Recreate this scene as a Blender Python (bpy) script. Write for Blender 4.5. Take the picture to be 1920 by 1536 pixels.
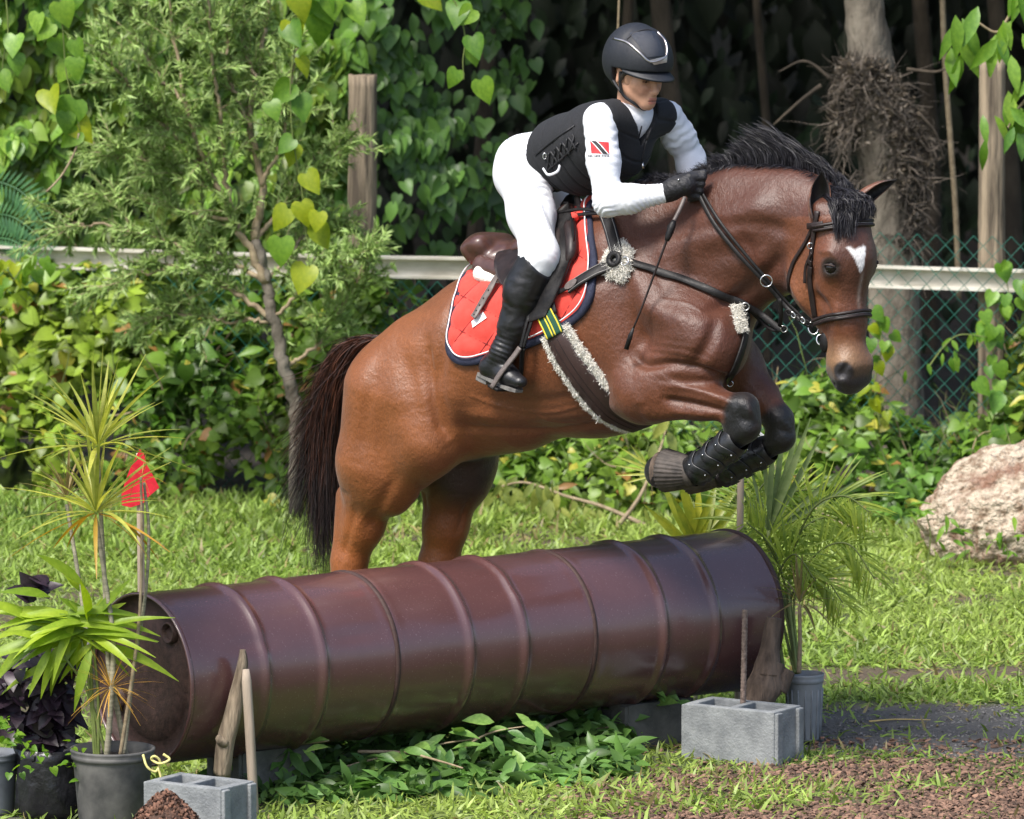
import bpy, bmesh, math, random
import numpy as np
from mathutils import Vector, Matrix
from mathutils.bvhtree import BVHTree

random.seed(7)
RNG = np.random.default_rng(7)
scene = bpy.context.scene
for _o in list(bpy.data.objects):
    bpy.data.objects.remove(_o)
COL = scene.collection

# ------------------------------------------------------------------ camera
FPX = 11100.0                    # focal length in pixels of the 1920 px wide photograph
CAM = np.array([0.0, -20.5, 3.6])
PITCH = math.radians(6.5)
cam_d = bpy.data.cameras.new('camera')
cam = bpy.data.objects.new('camera', cam_d)
COL.objects.link(cam)
cam.location = CAM
cam.rotation_euler = (math.radians(90) - PITCH, 0, 0)
cam_d.sensor_fit = 'HORIZONTAL'
cam_d.sensor_width = 36.0
cam_d.lens = 36.0 * FPX / 1920.0
cam_d.clip_start = 0.5
cam_d.clip_end = 400
cam_d.dof.use_dof = True
cam_d.dof.focus_distance = 20.35
cam_d.dof.aperture_fstop = 7.0
scene.camera = cam

# ------------------------------------------------------------------ sky and sun
SUN_EL, SUN_AZ = math.radians(55), math.radians(-142)   # azimuth from +Y towards +X
world = bpy.data.worlds.new('World')
scene.world = world
world.use_nodes = True
wn = world.node_tree
sky = wn.nodes.new('ShaderNodeTexSky')
sky.sky_type = 'NISHITA'
sky.sun_disc = False
sky.sun_elevation = SUN_EL
sky.sun_rotation = SUN_AZ
sky.dust_density = 3.0
sky.air_density = 1.0
wn.nodes['Background'].inputs['Strength'].default_value = 0.115
wn.links.new(sky.outputs['Color'], wn.nodes['Background'].inputs['Color'])
sun_d = bpy.data.lights.new('sun', 'SUN')
sun = bpy.data.objects.new('sun', sun_d)
COL.objects.link(sun)
sun_d.energy = 2.6
sun_d.angle = math.radians(15)
sun_d.color = (1.0, 0.96, 0.90)
_sd = Vector((math.sin(SUN_AZ) * math.cos(SUN_EL), math.cos(SUN_AZ) * math.cos(SUN_EL), math.sin(SUN_EL)))
sun.rotation_euler = _sd.to_track_quat('Z', 'Y').to_euler()
scene.view_settings.view_transform = 'Standard'
scene.view_settings.look = 'None'
scene.view_settings.exposure = 1.05
scene.view_settings.gamma = 1.0
scene.render.engine = 'CYCLES'
scene.cycles.max_bounces = 6
scene.cycles.diffuse_bounces = 3
scene.cycles.transparent_max_bounces = 4

# ------------------------------------------------------------------ helpers
_FW = np.array([0, math.cos(PITCH), -math.sin(PITCH)])
_UP = np.array([0, math.sin(PITCH), math.cos(PITCH)])
_RT = np.array([1.0, 0, 0])


def ray(px, py):
    d = _FW + _RT * ((px - 960.0) / FPX) + _UP * ((768.0 - py) / FPX)
    return d / np.linalg.norm(d)


def P(px, py, y):
    """world point seen at pixel (px, py) of the photograph standing at depth y"""
    d = ray(px, py)
    return CAM + d * ((y - CAM[1]) / d[1])


def G(px, py, z=0.0):
    """world point on the ground (height z) seen at pixel (px, py)"""
    d = ray(px, py)
    return CAM + d * ((z - CAM[2]) / d[2])


def norm(v):
    v = np.asarray(v, float)
    return v / (np.linalg.norm(v) + 1e-12)


def mesh_obj(name, V, F, mat=None, parent=None, smooth=True, color=None, attrs=None):
    """F: list of faces, or an (n,3)/(n,4) int array; color: (nverts,3) colour attribute 'col'"""
    me = bpy.data.meshes.new(name)
    V = np.asarray(V, dtype=np.float32)
    if isinstance(F, np.ndarray):
        n, k = F.shape
        me.vertices.add(len(V))
        me.vertices.foreach_set('co', V.ravel())
        me.loops.add(n * k)
        me.loops.foreach_set('vertex_index', F.astype(np.int32).ravel())
        me.polygons.add(n)
        me.polygons.foreach_set('loop_start', np.arange(0, n * k, k, dtype=np.int32))
        me.update(calc_edges=True)
    else:
        me.from_pydata([tuple(map(float, v)) for v in V], [], [tuple(int(i) for i in f) for f in F])
        me.update()
    if smooth:
        me.polygons.foreach_set('use_smooth', np.ones(len(me.polygons), dtype=bool))
    if color is not None:
        a = me.color_attributes.new('col', 'FLOAT_COLOR', 'POINT')
        c = np.ones((len(V), 4), dtype=np.float32)
        c[:, :3] = color
        a.data.foreach_set('color', c.ravel())
    if mat is not None:
        me.materials.append(mat)
    o = bpy.data.objects.new(name, me)
    COL.objects.link(o)
    if parent is not None:
        o.parent = parent
    return o


def thing(name, label, cat, loc=(0, 0, 0), group=None):
    o = bpy.data.objects.new(name, None)
    o.empty_display_size = 0.05
    COL.objects.link(o)
    o.location = [float(x) for x in loc]
    o['label'] = label
    o['category'] = cat
    if group:
        o['group'] = group
    o.matrix_world = Matrix.Translation(o.location)
    return o


def tag(o, label=None, cat=None, group=None, kind=None):
    if label: o['label'] = label
    if cat: o['category'] = cat
    if group: o['group'] = group
    if kind: o['kind'] = kind
    return o


def wpart(name, V, F, mat, parent, **kw):
    """a part given in world coordinates, parented to a thing standing anywhere"""
    p = parent
    off = np.zeros(3)
    while p is not None:
        off += np.array(p.location)
        p = p.parent
    return mesh_obj(name, np.asarray(V, float) - off, F, mat, parent, **kw)


# ---- materials
def _n(nt, t, **kw):
    nd = nt.nodes.new(t)
    for k, v in kw.items():
        if hasattr(nd, k):
            setattr(nd, k, v)
        else:
            nd.inputs[k].default_value = v
    return nd


def ramp(nt, fac, stops):
    r = nt.nodes.new('ShaderNodeValToRGB')
    el = r.color_ramp.elements
    while len(el) < len(stops):
        el.new(0.5)
    for e, (p, c) in zip(el, stops):
        e.position = p
        e.color = (*c, 1) if len(c) == 3 else c
    nt.links.new(fac, r.inputs['Fac'])
    return r.outputs['Color']


def mixc(nt, fac, a, b, mode='MIX'):
    m = nt.nodes.new('ShaderNodeMix')
    m.data_type = 'RGBA'
    m.blend_type = mode
    for s, v in ((0, fac), (6, a), (7, b)):
        if hasattr(v, 'links') or hasattr(v, 'is_linked'):
            nt.links.new(v, m.inputs[s])
        elif isinstance(v, (int, float)):
            m.inputs[s].default_value = v
        else:
            m.inputs[s].default_value = (*v, 1)
    return m.outputs[2]


def material(name, c1, c2=None, scale=20, rough=0.6, bump=0.0, bscale=None, spec=0.5, metal=0.0, attr=None, coords='Object',
             stretch=None, rnd=0.0, sheen=0.0, coat=0.0, translucent=0.0, detail=6, rough2=None, lo=0.35, hi=0.65, bdist=0.004):
    m = bpy.data.materials.new(name)
    m.use_nodes = True
    nt = m.node_tree
    b = nt.nodes['Principled BSDF']
    tc = _n(nt, 'ShaderNodeTexCoord')
    vec = tc.outputs[coords]
    if stretch:
        mp = _n(nt, 'ShaderNodeMapping')
        mp.inputs['Scale'].default_value = stretch
        nt.links.new(vec, mp.inputs['Vector'])
        vec = mp.outputs['Vector']
    nz = _n(nt, 'ShaderNodeTexNoise', Scale=scale, Detail=detail, Roughness=0.6)
    nt.links.new(vec, nz.inputs['Vector'])
    if attr:
        at = _n(nt, 'ShaderNodeAttribute', attribute_name=attr)
        base = at.outputs['Color']
        if c2 is not None:      # c1, c2 act as multipliers on the attribute colour
            v = ramp(nt, nz.outputs['Fac'], [(lo, c1), (hi, c2)])
            base = mixc(nt, 1.0, base, v, 'MULTIPLY')
    else:
        base = ramp(nt, nz.outputs['Fac'], [(lo, c1), (hi, c2 if c2 is not None else c1)])
    if rnd > 0:
        oi = _n(nt, 'ShaderNodeObjectInfo')
        hs = _n(nt, 'ShaderNodeHueSaturation')
        mr = _n(nt, 'ShaderNodeMapRange')
        mr.inputs['To Min'].default_value = 1 - rnd
        mr.inputs['To Max'].default_value = 1 + rnd
        nt.links.new(oi.outputs['Random'], mr.inputs['Value'])
        nt.links.new(mr.outputs['Result'], hs.inputs['Value'])
        mr2 = _n(nt, 'ShaderNodeMapRange')
        mr2.inputs['To Min'].default_value = 0.5 + 0.05 * rnd
        mr2.inputs['To Max'].default_value = 0.5 - 0.05 * rnd
        nt.links.new(oi.outputs['Random'], mr2.inputs['Value'])
        nt.links.new(mr2.outputs['Result'], hs.inputs['Hue'])
        nt.links.new(base, hs.inputs['Color'])
        base = hs.outputs['Color']
    nt.links.new(base, b.inputs['Base Color'])
    b.inputs['Roughness'].default_value = rough
    if rough2 is not None:
        mr = _n(nt, 'ShaderNodeMapRange')
        mr.inputs['From Min'].default_value = 0.3
        mr.inputs['From Max'].default_value = 0.7
        mr.inputs['To Min'].default_value = rough
        mr.inputs['To Max'].default_value = rough2
        nt.links.new(nz.outputs['Fac'], mr.inputs['Value'])
        nt.links.new(mr.outputs['Result'], b.inputs['Roughness'])
    b.inputs['Specular IOR Level'].default_value = spec
    b.inputs['Metallic'].default_value = metal
    if sheen:
        b.inputs['Sheen Weight'].default_value = sheen
    if coat:
        b.inputs['Coat Weight'].default_value = coat
        b.inputs['Coat Roughness'].default_value = 0.115
    if bump:
        nb = _n(nt, 'ShaderNodeTexNoise', Scale=bscale or scale * 3, Detail=5)
        nt.links.new(vec, nb.inputs['Vector'])
        bp = _n(nt, 'ShaderNodeBump', Strength=bump, Distance=bdist)
        nt.links.new(nb.outputs['Fac'], bp.inputs['Height'])
        nt.links.new(bp.outputs['Normal'], b.inputs['Normal'])
    if translucent:
        out = nt.nodes['Material Output']
        tr = _n(nt, 'ShaderNodeBsdfTranslucent')
        hs2 = _n(nt, 'ShaderNodeHueSaturation', Saturation=1.1, Value=1.5)
        nt.links.new(base, hs2.inputs['Color'])
        nt.links.new(hs2.outputs['Color'], tr.inputs['Color'])
        mx = _n(nt, 'ShaderNodeMixShader', Fac=translucent)
        nt.links.new(b.outputs['BSDF'], mx.inputs[1])
        nt.links.new(tr.outputs['BSDF'], mx.inputs[2])
        nt.links.new(mx.outputs['Shader'], out.inputs['Surface'])
    return m


# ---- mesh generators (return V, F)
def tube(path, rad, seg=8, cap=True, up=None, flat=None):
    """swept tube through the points; rad scalar or per point; flat=(a,b) factors make an elliptic section"""
    pts = np.asarray(path, float)
    n = len(pts)
    rad = np.full(n, rad) if np.isscalar(rad) else np.asarray(rad, float)
    T = np.gradient(pts, axis=0)
    T /= np.linalg.norm(T, axis=1)[:, None] + 1e-12
    u = np.array([0, 0, 1.0]) if up is None else np.asarray(up, float)
    if abs(np.dot(u, T[0])) > 0.95:
        u = np.array([1.0, 0, 0])
    V = []
    for i in range(n):
        u = u - T[i] * np.dot(u, T[i])
        u = norm(u)
        w = np.cross(T[i], u)
        fa, fb = flat if flat else (1, 1)
        for k in range(seg):
            a = 2 * math.pi * k / seg
            V.append(pts[i] + rad[i] * (fa * math.cos(a) * u + fb * math.sin(a) * w))
    F = []
    for i in range(n - 1):
        for k in range(seg):
            k2 = (k + 1) % seg
            F.append((i * seg + k, i * seg + k2, (i + 1) * seg + k2, (i + 1) * seg + k))
    if cap:
        F.append(tuple(range(seg - 1, -1, -1)))
        F.append(tuple((n - 1) * seg + k for k in range(seg)))
    return np.array(V), F


def spline(pts, n=24):
    """Catmull-Rom through the points"""
    p = np.asarray(pts, float)
    if len(p) < 3:
        return np.array([p[0] + (p[-1] - p[0]) * t for t in np.linspace(0, 1, n)])
    q = np.vstack([2 * p[0] - p[1], p, 2 * p[-1] - p[-2]])
    out = []
    m = len(p) - 1
    for t in np.linspace(0, m - 1e-9, n):
        i = int(t)
        f = t - i
        a, b, c, d = q[i], q[i + 1], q[i + 2], q[i + 3]
        out.append(0.5 * ((2 * b) + (c - a) * f + (2 * a - 5 * b + 4 * c - d) * f * f + (3 * b - a - 3 * c + d) * f ** 3))
    return np.array(out)


def join(parts):
    Vs, Fs, k = [], [], 0
    for V, F in parts:
        Vs.append(np.asarray(V, float))
        Fs += [tuple(int(i) + k for i in f) for f in F]
        k += len(V)
    return np.vstack(Vs), Fs


def box(c, s, bev=0.0, rz=0.0, R=None):
    bm = bmesh.new()
    bmesh.ops.create_cube(bm, size=1.0)
    for v in bm.verts:
        v.co = Vector((v.co.x * s[0], v.co.y * s[1], v.co.z * s[2]))
    if bev:
        bmesh.ops.bevel(bm, geom=bm.edges[:], offset=bev, segments=2, affect='EDGES', profile=0.5)
    M = Matrix.Rotation(rz, 3, 'Z') if R is None else R
    V = [np.array(M @ v.co) + np.asarray(c, float) for v in bm.verts]
    F = [tuple(v.index for v in f.verts) for f in bm.faces]
    bm.free()
    return np.array(V), F


def lathe(prof, seg=32, c=(0, 0, 0), axis=None, cap0=False, cap1=False):
    """prof: (radius, height) list; axis: unit direction (default z)"""
    ax = np.array([0, 0, 1.0]) if axis is None else norm(axis)
    u = norm(np.cross(ax, [0, 1, 0] if abs(ax[1]) < 0.9 else [1, 0, 0]))
    w = np.cross(ax, u)
    V = []
    for r, h in prof:
        for k in range(seg):
            a = 2 * math.pi * k / seg
            V.append(np.asarray(c, float) + ax * h + r * (math.cos(a) * u + math.sin(a) * w))
    F = []
    for i in range(len(prof) - 1):
        for k in range(seg):
            k2 = (k + 1) % seg
            F.append((i * seg + k, i * seg + k2, (i + 1) * seg + k2, (i + 1) * seg + k))
    if cap0: F.append(tuple(range(seg - 1, -1, -1)))
    if cap1: F.append(tuple((len(prof) - 1) * seg + k for k in range(seg)))
    return np.array(V), F


def vnoise(p, seed=0):
    """cheap smooth pseudo noise in -1..1 for arrays of points"""
    p = np.asarray(p, float)
    r = np.random.default_rng(seed)
    s = np.zeros(p.shape[:-1])
    for i in range(5):
        k = r.normal(size=3)
        s += np.sin(p @ k * (1.0 + 0.5 * i) + r.uniform(0, 6.28)) / (1 + 0.5 * i)
    return s / 2.4


def batch(tV, tF, R, T, S=None):
    """many copies of one template in one array: R (N,3,3), T (N,3), S (N,) -> V, F (all faces same size)"""
    tV = np.asarray(tV, float)
    tF = np.asarray(tF, int)
    N = len(T)
    if S is not None:
        R = R * np.asarray(S)[:, None, None]
    V = np.einsum('nij,kj->nki', R, tV) + T[:, None, :]
    F = tF[None] + (np.arange(N) * len(tV))[:, None, None]
    return V.reshape(-1, 3), F.reshape(-1, tF.shape[1])


def rots(n, rng, tilt=1.0):
    """random orientations: (n,3,3)"""
    q = rng.normal(size=(n, 4))
    q /= np.linalg.norm(q, axis=1)[:, None]
    w, x, y, z = q.T
    return np.stack([np.stack([1 - 2 * (y * y + z * z), 2 * (x * y - z * w), 2 * (x * z + y * w)], -1),
                     np.stack([2 * (x * y + z * w), 1 - 2 * (x * x + z * z), 2 * (y * z - x * w)], -1),
                     np.stack([2 * (x * z - y * w), 2 * (y * z + x * w), 1 - 2 * (x * x + y * y)], -1)], 1)


def frames(dirs, ups):
    """(n,3,3) with columns x = side, y = dir, z = normal"""
    d = dirs / (np.linalg.norm(dirs, axis=1)[:, None] + 1e-9)
    s = np.cross(d, ups)
    s /= np.linalg.norm(s, axis=1)[:, None] + 1e-9
    n = np.cross(s, d)
    return np.stack([s, d, n], axis=2)
# ================================================================== the setting: ground
def ground_h(x, y):
    return 0.02 * np.sin(x * 0.9 + 1.3) * np.cos(y * 0.7) * np.clip((y - 1.5) / 3, 0, 1)


def build_ground():
    m = bpy.data.materials.new('soil_and_turf')
    m.use_nodes = True
    nt = m.node_tree
    b = nt.nodes['Principled BSDF']
    g = _n(nt, 'ShaderNodeNewGeometry')
    n1 = _n(nt, 'ShaderNodeTexNoise', Scale=9.0, Detail=8, Roughness=0.65)
    n2 = _n(nt, 'ShaderNodeTexNoise', Scale=70.0, Detail=6, Roughness=0.7)
    n3 = _n(nt, 'ShaderNodeTexNoise', Scale=1.3, Detail=4)
    for n in (n1, n2, n3):
        nt.links.new(g.outputs['Position'], n.inputs['Vector'])
    soil = ramp(nt, n2.outputs['Fac'], [(0.3, (0.05, 0.036, 0.026)), (0.55, (0.12, 0.082, 0.06)), (0.75, (0.22, 0.155, 0.115))])
    mud = ramp(nt, n2.outputs['Fac'], [(0.3, (0.06, 0.058, 0.056)), (0.6, (0.115, 0.11, 0.105)), (0.8, (0.20, 0.19, 0.18))])
    turf = ramp(nt, n1.outputs['Fac'], [(0.3, (0.035, 0.06, 0.012)), (0.6, (0.07, 0.11, 0.02)), (0.8, (0.12, 0.11, 0.045))])
    at = _n(nt, 'ShaderNodeAttribute', attribute_name='col')
    sp = _n(nt, 'ShaderNodeSeparateColor')
    nt.links.new(at.outputs['Color'], sp.inputs[0])
    c = mixc(nt, sp.outputs[1], soil, turf)
    c = mixc(nt, sp.outputs[2], c, mud)
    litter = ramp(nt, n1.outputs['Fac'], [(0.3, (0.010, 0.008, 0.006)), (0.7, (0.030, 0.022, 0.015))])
    c = mixc(nt, sp.outputs[0], c, litter)          # leaf litter on the forest floor, the wood's shade put into its colour
    nt.links.new(c, b.inputs['Base Color'])
    b.inputs['Roughness'].default_value = 0.85
    bp = _n(nt, 'ShaderNodeBump', Strength=0.9, Distance=0.012)
    nt.links.new(n2.outputs['Fac'], bp.inputs['Height'])
    nt.links.new(bp.outputs['Normal'], b.inputs['Normal'])
    xs = np.concatenate([np.linspace(-60, -4, 15), np.linspace(-3.6, 3.6, 145), np.linspace(4, 60, 15)])
    ys = np.concatenate([np.linspace(-40, -3, 12), np.linspace(-2.6, 8.5, 180), np.linspace(9, 90, 24)])
    X, Y = np.meshgrid(xs, ys)
    Z = ground_h(X, Y)
    near = (np.abs(X) < 3.7) & (Y > -2.7) & (Y < 8.6)
    pts = np.stack([X, Y, X * 0], -1)
    Z = Z + near * 0.008 * vnoise(pts * 9, 3)
    V = np.stack([X, Y, Z], -1).reshape(-1, 3)
    ny, nx = X.shape
    i = np.arange((ny - 1) * nx).reshape(ny - 1, nx)[:, :-1].ravel()
    F = np.stack([i, i + 1, i + nx + 1, i + nx], 1)
    tf, md = cover(V[:, 0], V[:, 1])
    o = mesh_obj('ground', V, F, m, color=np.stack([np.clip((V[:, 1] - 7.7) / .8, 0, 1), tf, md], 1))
    tag(o, 'grassy ground with bare mulch and wet grey mud in front', 'ground', kind='structure')


def cover(x, y):
    """turf share and mud share of the ground at world x, y"""
    p = np.stack([x, y, x * 0], -1)
    w = 0.35 * vnoise(p * 1.7, 11) + 0.2 * vnoise(p * 5, 12)
    turf = np.ones_like(x)
    # brown mulch: the front right corner and a strip along the jump's approach
    front = np.clip((-(y - 0.10 - 0.12 * x) + 0.28 * w) / 0.35, 0, 1) * np.clip((x + 0.05 + w * 0.6) / 0.5, 0, 1)
    turf = turf * (1 - 0.93 * front * np.clip(.85 + .8 * vnoise(p * 3.3, 19), 0, 1))
    # the bare grey patch at the right pot and beyond it
    e = ((x - 1.62) / 0.95) ** 2 + ((y - 0.78) / 0.62) ** 2 + 0.5 * w
    mud = np.clip((1.15 - e) / 0.5, 0, 1)
    # beneath the drums
    d = np.abs((y - 0.0) - (x + 0.225) * 0.782)
    under = np.clip((0.45 - d) / 0.2, 0, 1) * (x < 1.0)
    mud = np.maximum(mud, 0.7 * under)
    turf = turf * (1 - mud)
    bare = np.clip((0.50 * vnoise(p * 1.1, 15) + 0.55 * vnoise(p * 3.1, 16) - 0.14) / 0.3, 0, 1)
    turf = turf * (1 - 0.80 * bare * (y > 0.5))
    strip = np.clip((.5 - np.abs(y - 1.75 - .15 * x + .6 * w) ) / .4, 0, 1) * np.clip((x - .6) / .4, 0, 1)
    turf = turf * (1 - .92 * strip)
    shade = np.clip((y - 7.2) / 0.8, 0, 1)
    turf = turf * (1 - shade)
    return turf, mud


build_ground()

# ================================================================== barrel jump
AX0 = np.array([-0.225, 0.0, 0.44])                 # middle of the roll
ADIR = np.array([math.cos(math.radians(38)), math.sin(math.radians(38)), 0.0])
DR, DL = 0.29, 0.866


def drum_material():
    m = material('maroon_drum_paint', (0.078, 0.034, 0.033), (0.094, 0.042, 0.041), scale=5, rough=0.26, bump=0.22, bscale=300, spec=0.85, coat=0.4, bdist=0.0015, lo=0.25, hi=0.75)
    nt = m.node_tree
    b = nt.nodes['Principled BSDF']
    # dust and small chips
    tc = _n(nt, 'ShaderNodeTexCoord')
    nz = _n(nt, 'ShaderNodeTexNoise', Scale=150.0, Detail=3)
    nt.links.new(tc.outputs['Object'], nz.inputs['Vector'])
    f = ramp(nt, nz.outputs['Fac'], [(0.63, (0, 0, 0)), (0.72, (1, 1, 1))])
    src = b.inputs['Base Color'].links[0].from_socket
    nt.links.new(mixc(nt, f, src, (0.14, 0.08, 0.08)), b.inputs['Base Color'])
    return m


M_drum = drum_material()
M_head = material('dirty_drum_head', (0.030, 0.017, 0.014), (0.062, 0.034, 0.028), scale=40, rough=0.65, bump=0.4, bscale=160, spec=0.3)
M_rust = material('rusty_seam', (0.030, 0.014, 0.012), (0.055, 0.026, 0.02), scale=60, rough=0.7, bump=0.5, bscale=200)


def build_drums():
    t = thing('barrel_jump', 'long maroon roll of three steel drums laid on its side as a jump', 'jump', (AX0[0], AX0[1], 0))
    L0 = -1.5 * DL
    for k in range(3):
        z0 = L0 + k * DL
        prof = []
        for s in np.linspace(0, 1, 90):
            h = z0 + 0.004 + s * (DL - 0.008)
            r = DR
            for c in (0.36, 0.64):                        # rolling hoops
                r += 0.0135 * math.exp(-((s - c) * DL / 0.016) ** 2)
            for c in (0.02, 0.98):
                r += 0.002 * math.exp(-((s - c) * DL / 0.02) ** 2)
            prof.append((r, h))
        V, F = lathe(prof, 112, AX0, ADIR)
        # dents, faceted by use
        rel = V - AX0
        h = rel @ ADIR
        rad = rel - h[:, None] * ADIR
        rn = np.linalg.norm(rad, axis=1)[:, None]
        ang = np.arctan2(rad[:, 2], rad @ np.array([ADIR[1], -ADIR[0], 0]))
        q = np.stack([h * 2.2, np.cos(ang) * 1.6, np.sin(ang) * 1.6], -1)
        dn = 0.0022 * vnoise(q, 20 + k) + 0.0016 * vnoise(q * 3.1, 40 + k)
        dents = [(-1.03, 0.46, 0.007, 0.10, 0.028), (-0.60, 0.42, 0.0055, 0.13, 0.026), (0.16, 0.80, 0.005, 0.20, 0.03), (-0.05, 0.62, 0.004, 0.11, 0.06), (0.95, 0.5, 0.004, 0.1, 0.08), (-1.1, 0.75, 0.006, 0.12, 0.10)]
        for hh, aa, dd, wh, wa in dents:
            dn -= dd * np.exp(-((h - hh) / wh) ** 2 - ((ang - aa) / (wa / DR)) ** 2)
        V = V + rad / rn * dn[:, None]
        wpart('drum', V, F, M_drum, t)
        # beaded rim
        rim = lambda hh, rr, mm: [(DR + rr * math.cos(a), hh + mm * math.sin(a)) for a in np.linspace(-math.pi, math.pi, 9)]
        V, F = lathe(rim(z0 + (0.008 if k == 0 else 0.0), 0.006, 0.010), 96, AX0, ADIR)
        wpart('rim' if k == 0 else 'weld_seam', V, F, M_drum if k == 0 else M_rust, t)
    V, F = lathe(rim(L0 + 3 * DL - 0.008, 0.008, 0.011), 96, AX0, ADIR)
    wpart('rim', V, F, M_rust, t)
    # the heads of the drums: the near end sits deep inside the open rim, the far end is closed
    V, F = lathe([(DR - 0.004, 0.012), (DR - 0.012, 0.034), (DR - 0.03, 0.040), (DR * .72, 0.043), (DR * .70, 0.036), (DR * .4, 0.040), (0.0005, 0.040)], 64, AX0 + ADIR * L0, ADIR)
    hd = wpart('drum_head', V, F, M_head, t)
    V, F = lathe([(DR - 0.003, -0.014), (DR - 0.02, -0.03), (0.0005, -0.032)], 64, AX0 - ADIR * L0, ADIR)
    wpart('drum_head', V, F, M_drum, t)
    # bung hole rings in the near head
    side = np.array([ADIR[1], -ADIR[0], 0])
    for a, r in ((0.95, 0.21), (3.6, 0.21)):
        c = AX0 + ADIR * (L0 + 0.022) + side * r * math.cos(a) + np.array([0, 0, 1]) * r * math.sin(a)
        V, F = lathe([(0.024, 0.02), (0.030, 0.0), (0.036, 0.0), (0.04, 0.02)], 24, c, ADIR)
        wpart('bung_ring', V, F, M_rust, hd)


build_drums()

# ================================================================== concrete blocks
M_conc = material('damp_concrete', (0.13, 0.14, 0.148), (0.27, 0.285, 0.29), scale=11, rough=0.9, bump=0.8, bscale=120, bdist=0.004, lo=0.3, hi=0.7)
M_conc_d = material('dark_concrete', (0.06, 0.06, 0.055), (0.15, 0.145, 0.13), scale=8, rough=0.9, bump=0.8, bscale=120)  # darker concrete for the two blocks under the drums


def block(label, loc, rz, mat, L=0.395, D=0.19, H=0.195):
    """hollow concrete block: two holes open upward, ribs on the end faces"""
    t = thing('concrete_block', label, 'block', loc, 'concrete blocks holding the barrel jump')
    t.rotation_euler = (0, 0, rz)
    bm = bmesh.new()
    w = 0.032
    xs = [-L / 2, -L / 2 + w, -w / 2, w / 2, L / 2 - w, L / 2]
    ys = [-D / 2, -D / 2 + w, D / 2 - w, D / 2]
    vs = {}
    def vert(x, y, z):
        k = (round(x, 5), round(y, 5), round(z, 5))
        if k not in vs:
            vs[k] = bm.verts.new(k)
        return vs[k]
    hole = lambda i, j: j == 1 and i in (1, 3)
    for i in range(5):
        for j in range(3):
            if hole(i, j):
                z0 = 0.05
                a, b_, c, d = [vert(x, y, z0) for x, y in ((xs[i], ys[1]), (xs[i + 1], ys[1]), (xs[i + 1], ys[2]), (xs[i], ys[2]))]
                bm.faces.new((a, b_, c, d))
                ring = [(xs[i], ys[1]), (xs[i + 1], ys[1]), (xs[i + 1], ys[2]), (xs[i], ys[2])]
                for q in range(4):
                    (x0, y0), (x1, y1) = ring[q], ring[(q + 1) % 4]
                    bm.faces.new((vert(x0, y0, H), vert(x1, y1, H), vert(x1, y1, z0), vert(x0, y0, z0)))
            else:
                bm.faces.new([vert(x, y, H) for x, y in ((xs[i], ys[j]), (xs[i + 1], ys[j]), (xs[i + 1], ys[j + 1]), (xs[i], ys[j + 1]))])
    for i in range(5):
        bm.faces.new((vert(xs[i], ys[0], 0), vert(xs[i + 1], ys[0], 0), vert(xs[i + 1], ys[0], H), vert(xs[i], ys[0], H)))
        bm.faces.new((vert(xs[i + 1], ys[3], 0), vert(xs[i], ys[3], 0), vert(xs[i], ys[3], H), vert(xs[i + 1], ys[3], H)))
    for j in range(3):
        bm.faces.new((vert(xs[5], ys[j], 0), vert(xs[5], ys[j + 1], 0), vert(xs[5], ys[j + 1], H), vert(xs[5], ys[j], H)))
        bm.faces.new((vert(xs[0], ys[j + 1], 0), vert(xs[0], ys[j], 0), vert(xs[0], ys[j], H), vert(xs[0], ys[j + 1], H)))
    bmesh.ops.recalc_face_normals(bm, faces=bm.faces[:])
    ed = [e for e in bm.edges if len(e.link_faces) == 2 and e.calc_face_angle(0) > 0.6]
    bmesh.ops.bevel(bm, geom=ed, offset=0.0045, segments=2, affect='EDGES', profile=0.6)
    V = np.array([v.co[:] for v in bm.verts])
    F = [tuple(v.index for v in f.verts) for f in bm.faces]
    bm.free()
    V = V + 0.0015 * np.stack([vnoise(V * 60, s) for s in (1, 2, 3)], -1)
    mesh_obj('shell', V, F, mat, t, smooth=False)
    for sx in (-1, 1):
        for yy in (-D / 2 + 0.022, D / 2 - 0.022):
            V, F = box((sx * (L / 2 + 0.006), yy, H / 2 - 0.001), (0.016, 0.036, H - 0.008), 0.004)
            mesh_obj('end_rib', V, F, mat, t, smooth=False)
    return t


RB = G(1378, 1432)
block('pale grey concrete block at the right drum with a log wedged in it', (RB[0] + 0.03, RB[1] + 0.10, 0), math.radians(-33), M_conc, L=0.37)
LB = G(374, 1580)
block('grey concrete block at the left end of the drums beside the mulch heap', (LB[0], LB[1] + 0.06, 0), math.radians(-33), M_conc, L=0.30)
DB = P(1242, 1385, 0.42)
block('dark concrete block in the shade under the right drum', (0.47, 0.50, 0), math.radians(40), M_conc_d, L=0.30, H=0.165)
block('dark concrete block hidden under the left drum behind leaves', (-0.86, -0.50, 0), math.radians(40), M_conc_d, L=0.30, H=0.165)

# ================================================================== wedges, stakes and flags
M_bark = material('grey_brown_bark', (0.10, 0.075, 0.05), (0.34, 0.27, 0.19), scale=26, rough=0.95, bump=1.0, bscale=60, stretch=(1, 1, 0.16), bdist=0.012)
M_bark_d = material('dark_brown_log_bark', (0.045, 0.032, 0.024), (0.16, 0.115, 0.085), scale=24, rough=0.95, bump=1.0, bscale=50, stretch=(1, 1, 0.25), bdist=0.014)
M_stake = material('weathered_stake', (0.24, 0.19, 0.14), (0.38, 0.31, 0.24), scale=30, rough=0.8, bump=0.4, stretch=(1, 1, 0.1))
M_rebar = material('rusty_rebar', (0.10, 0.07, 0.055), (0.24, 0.18, 0.15), scale=90, rough=0.85, bump=0.8, bscale=200)


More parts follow.
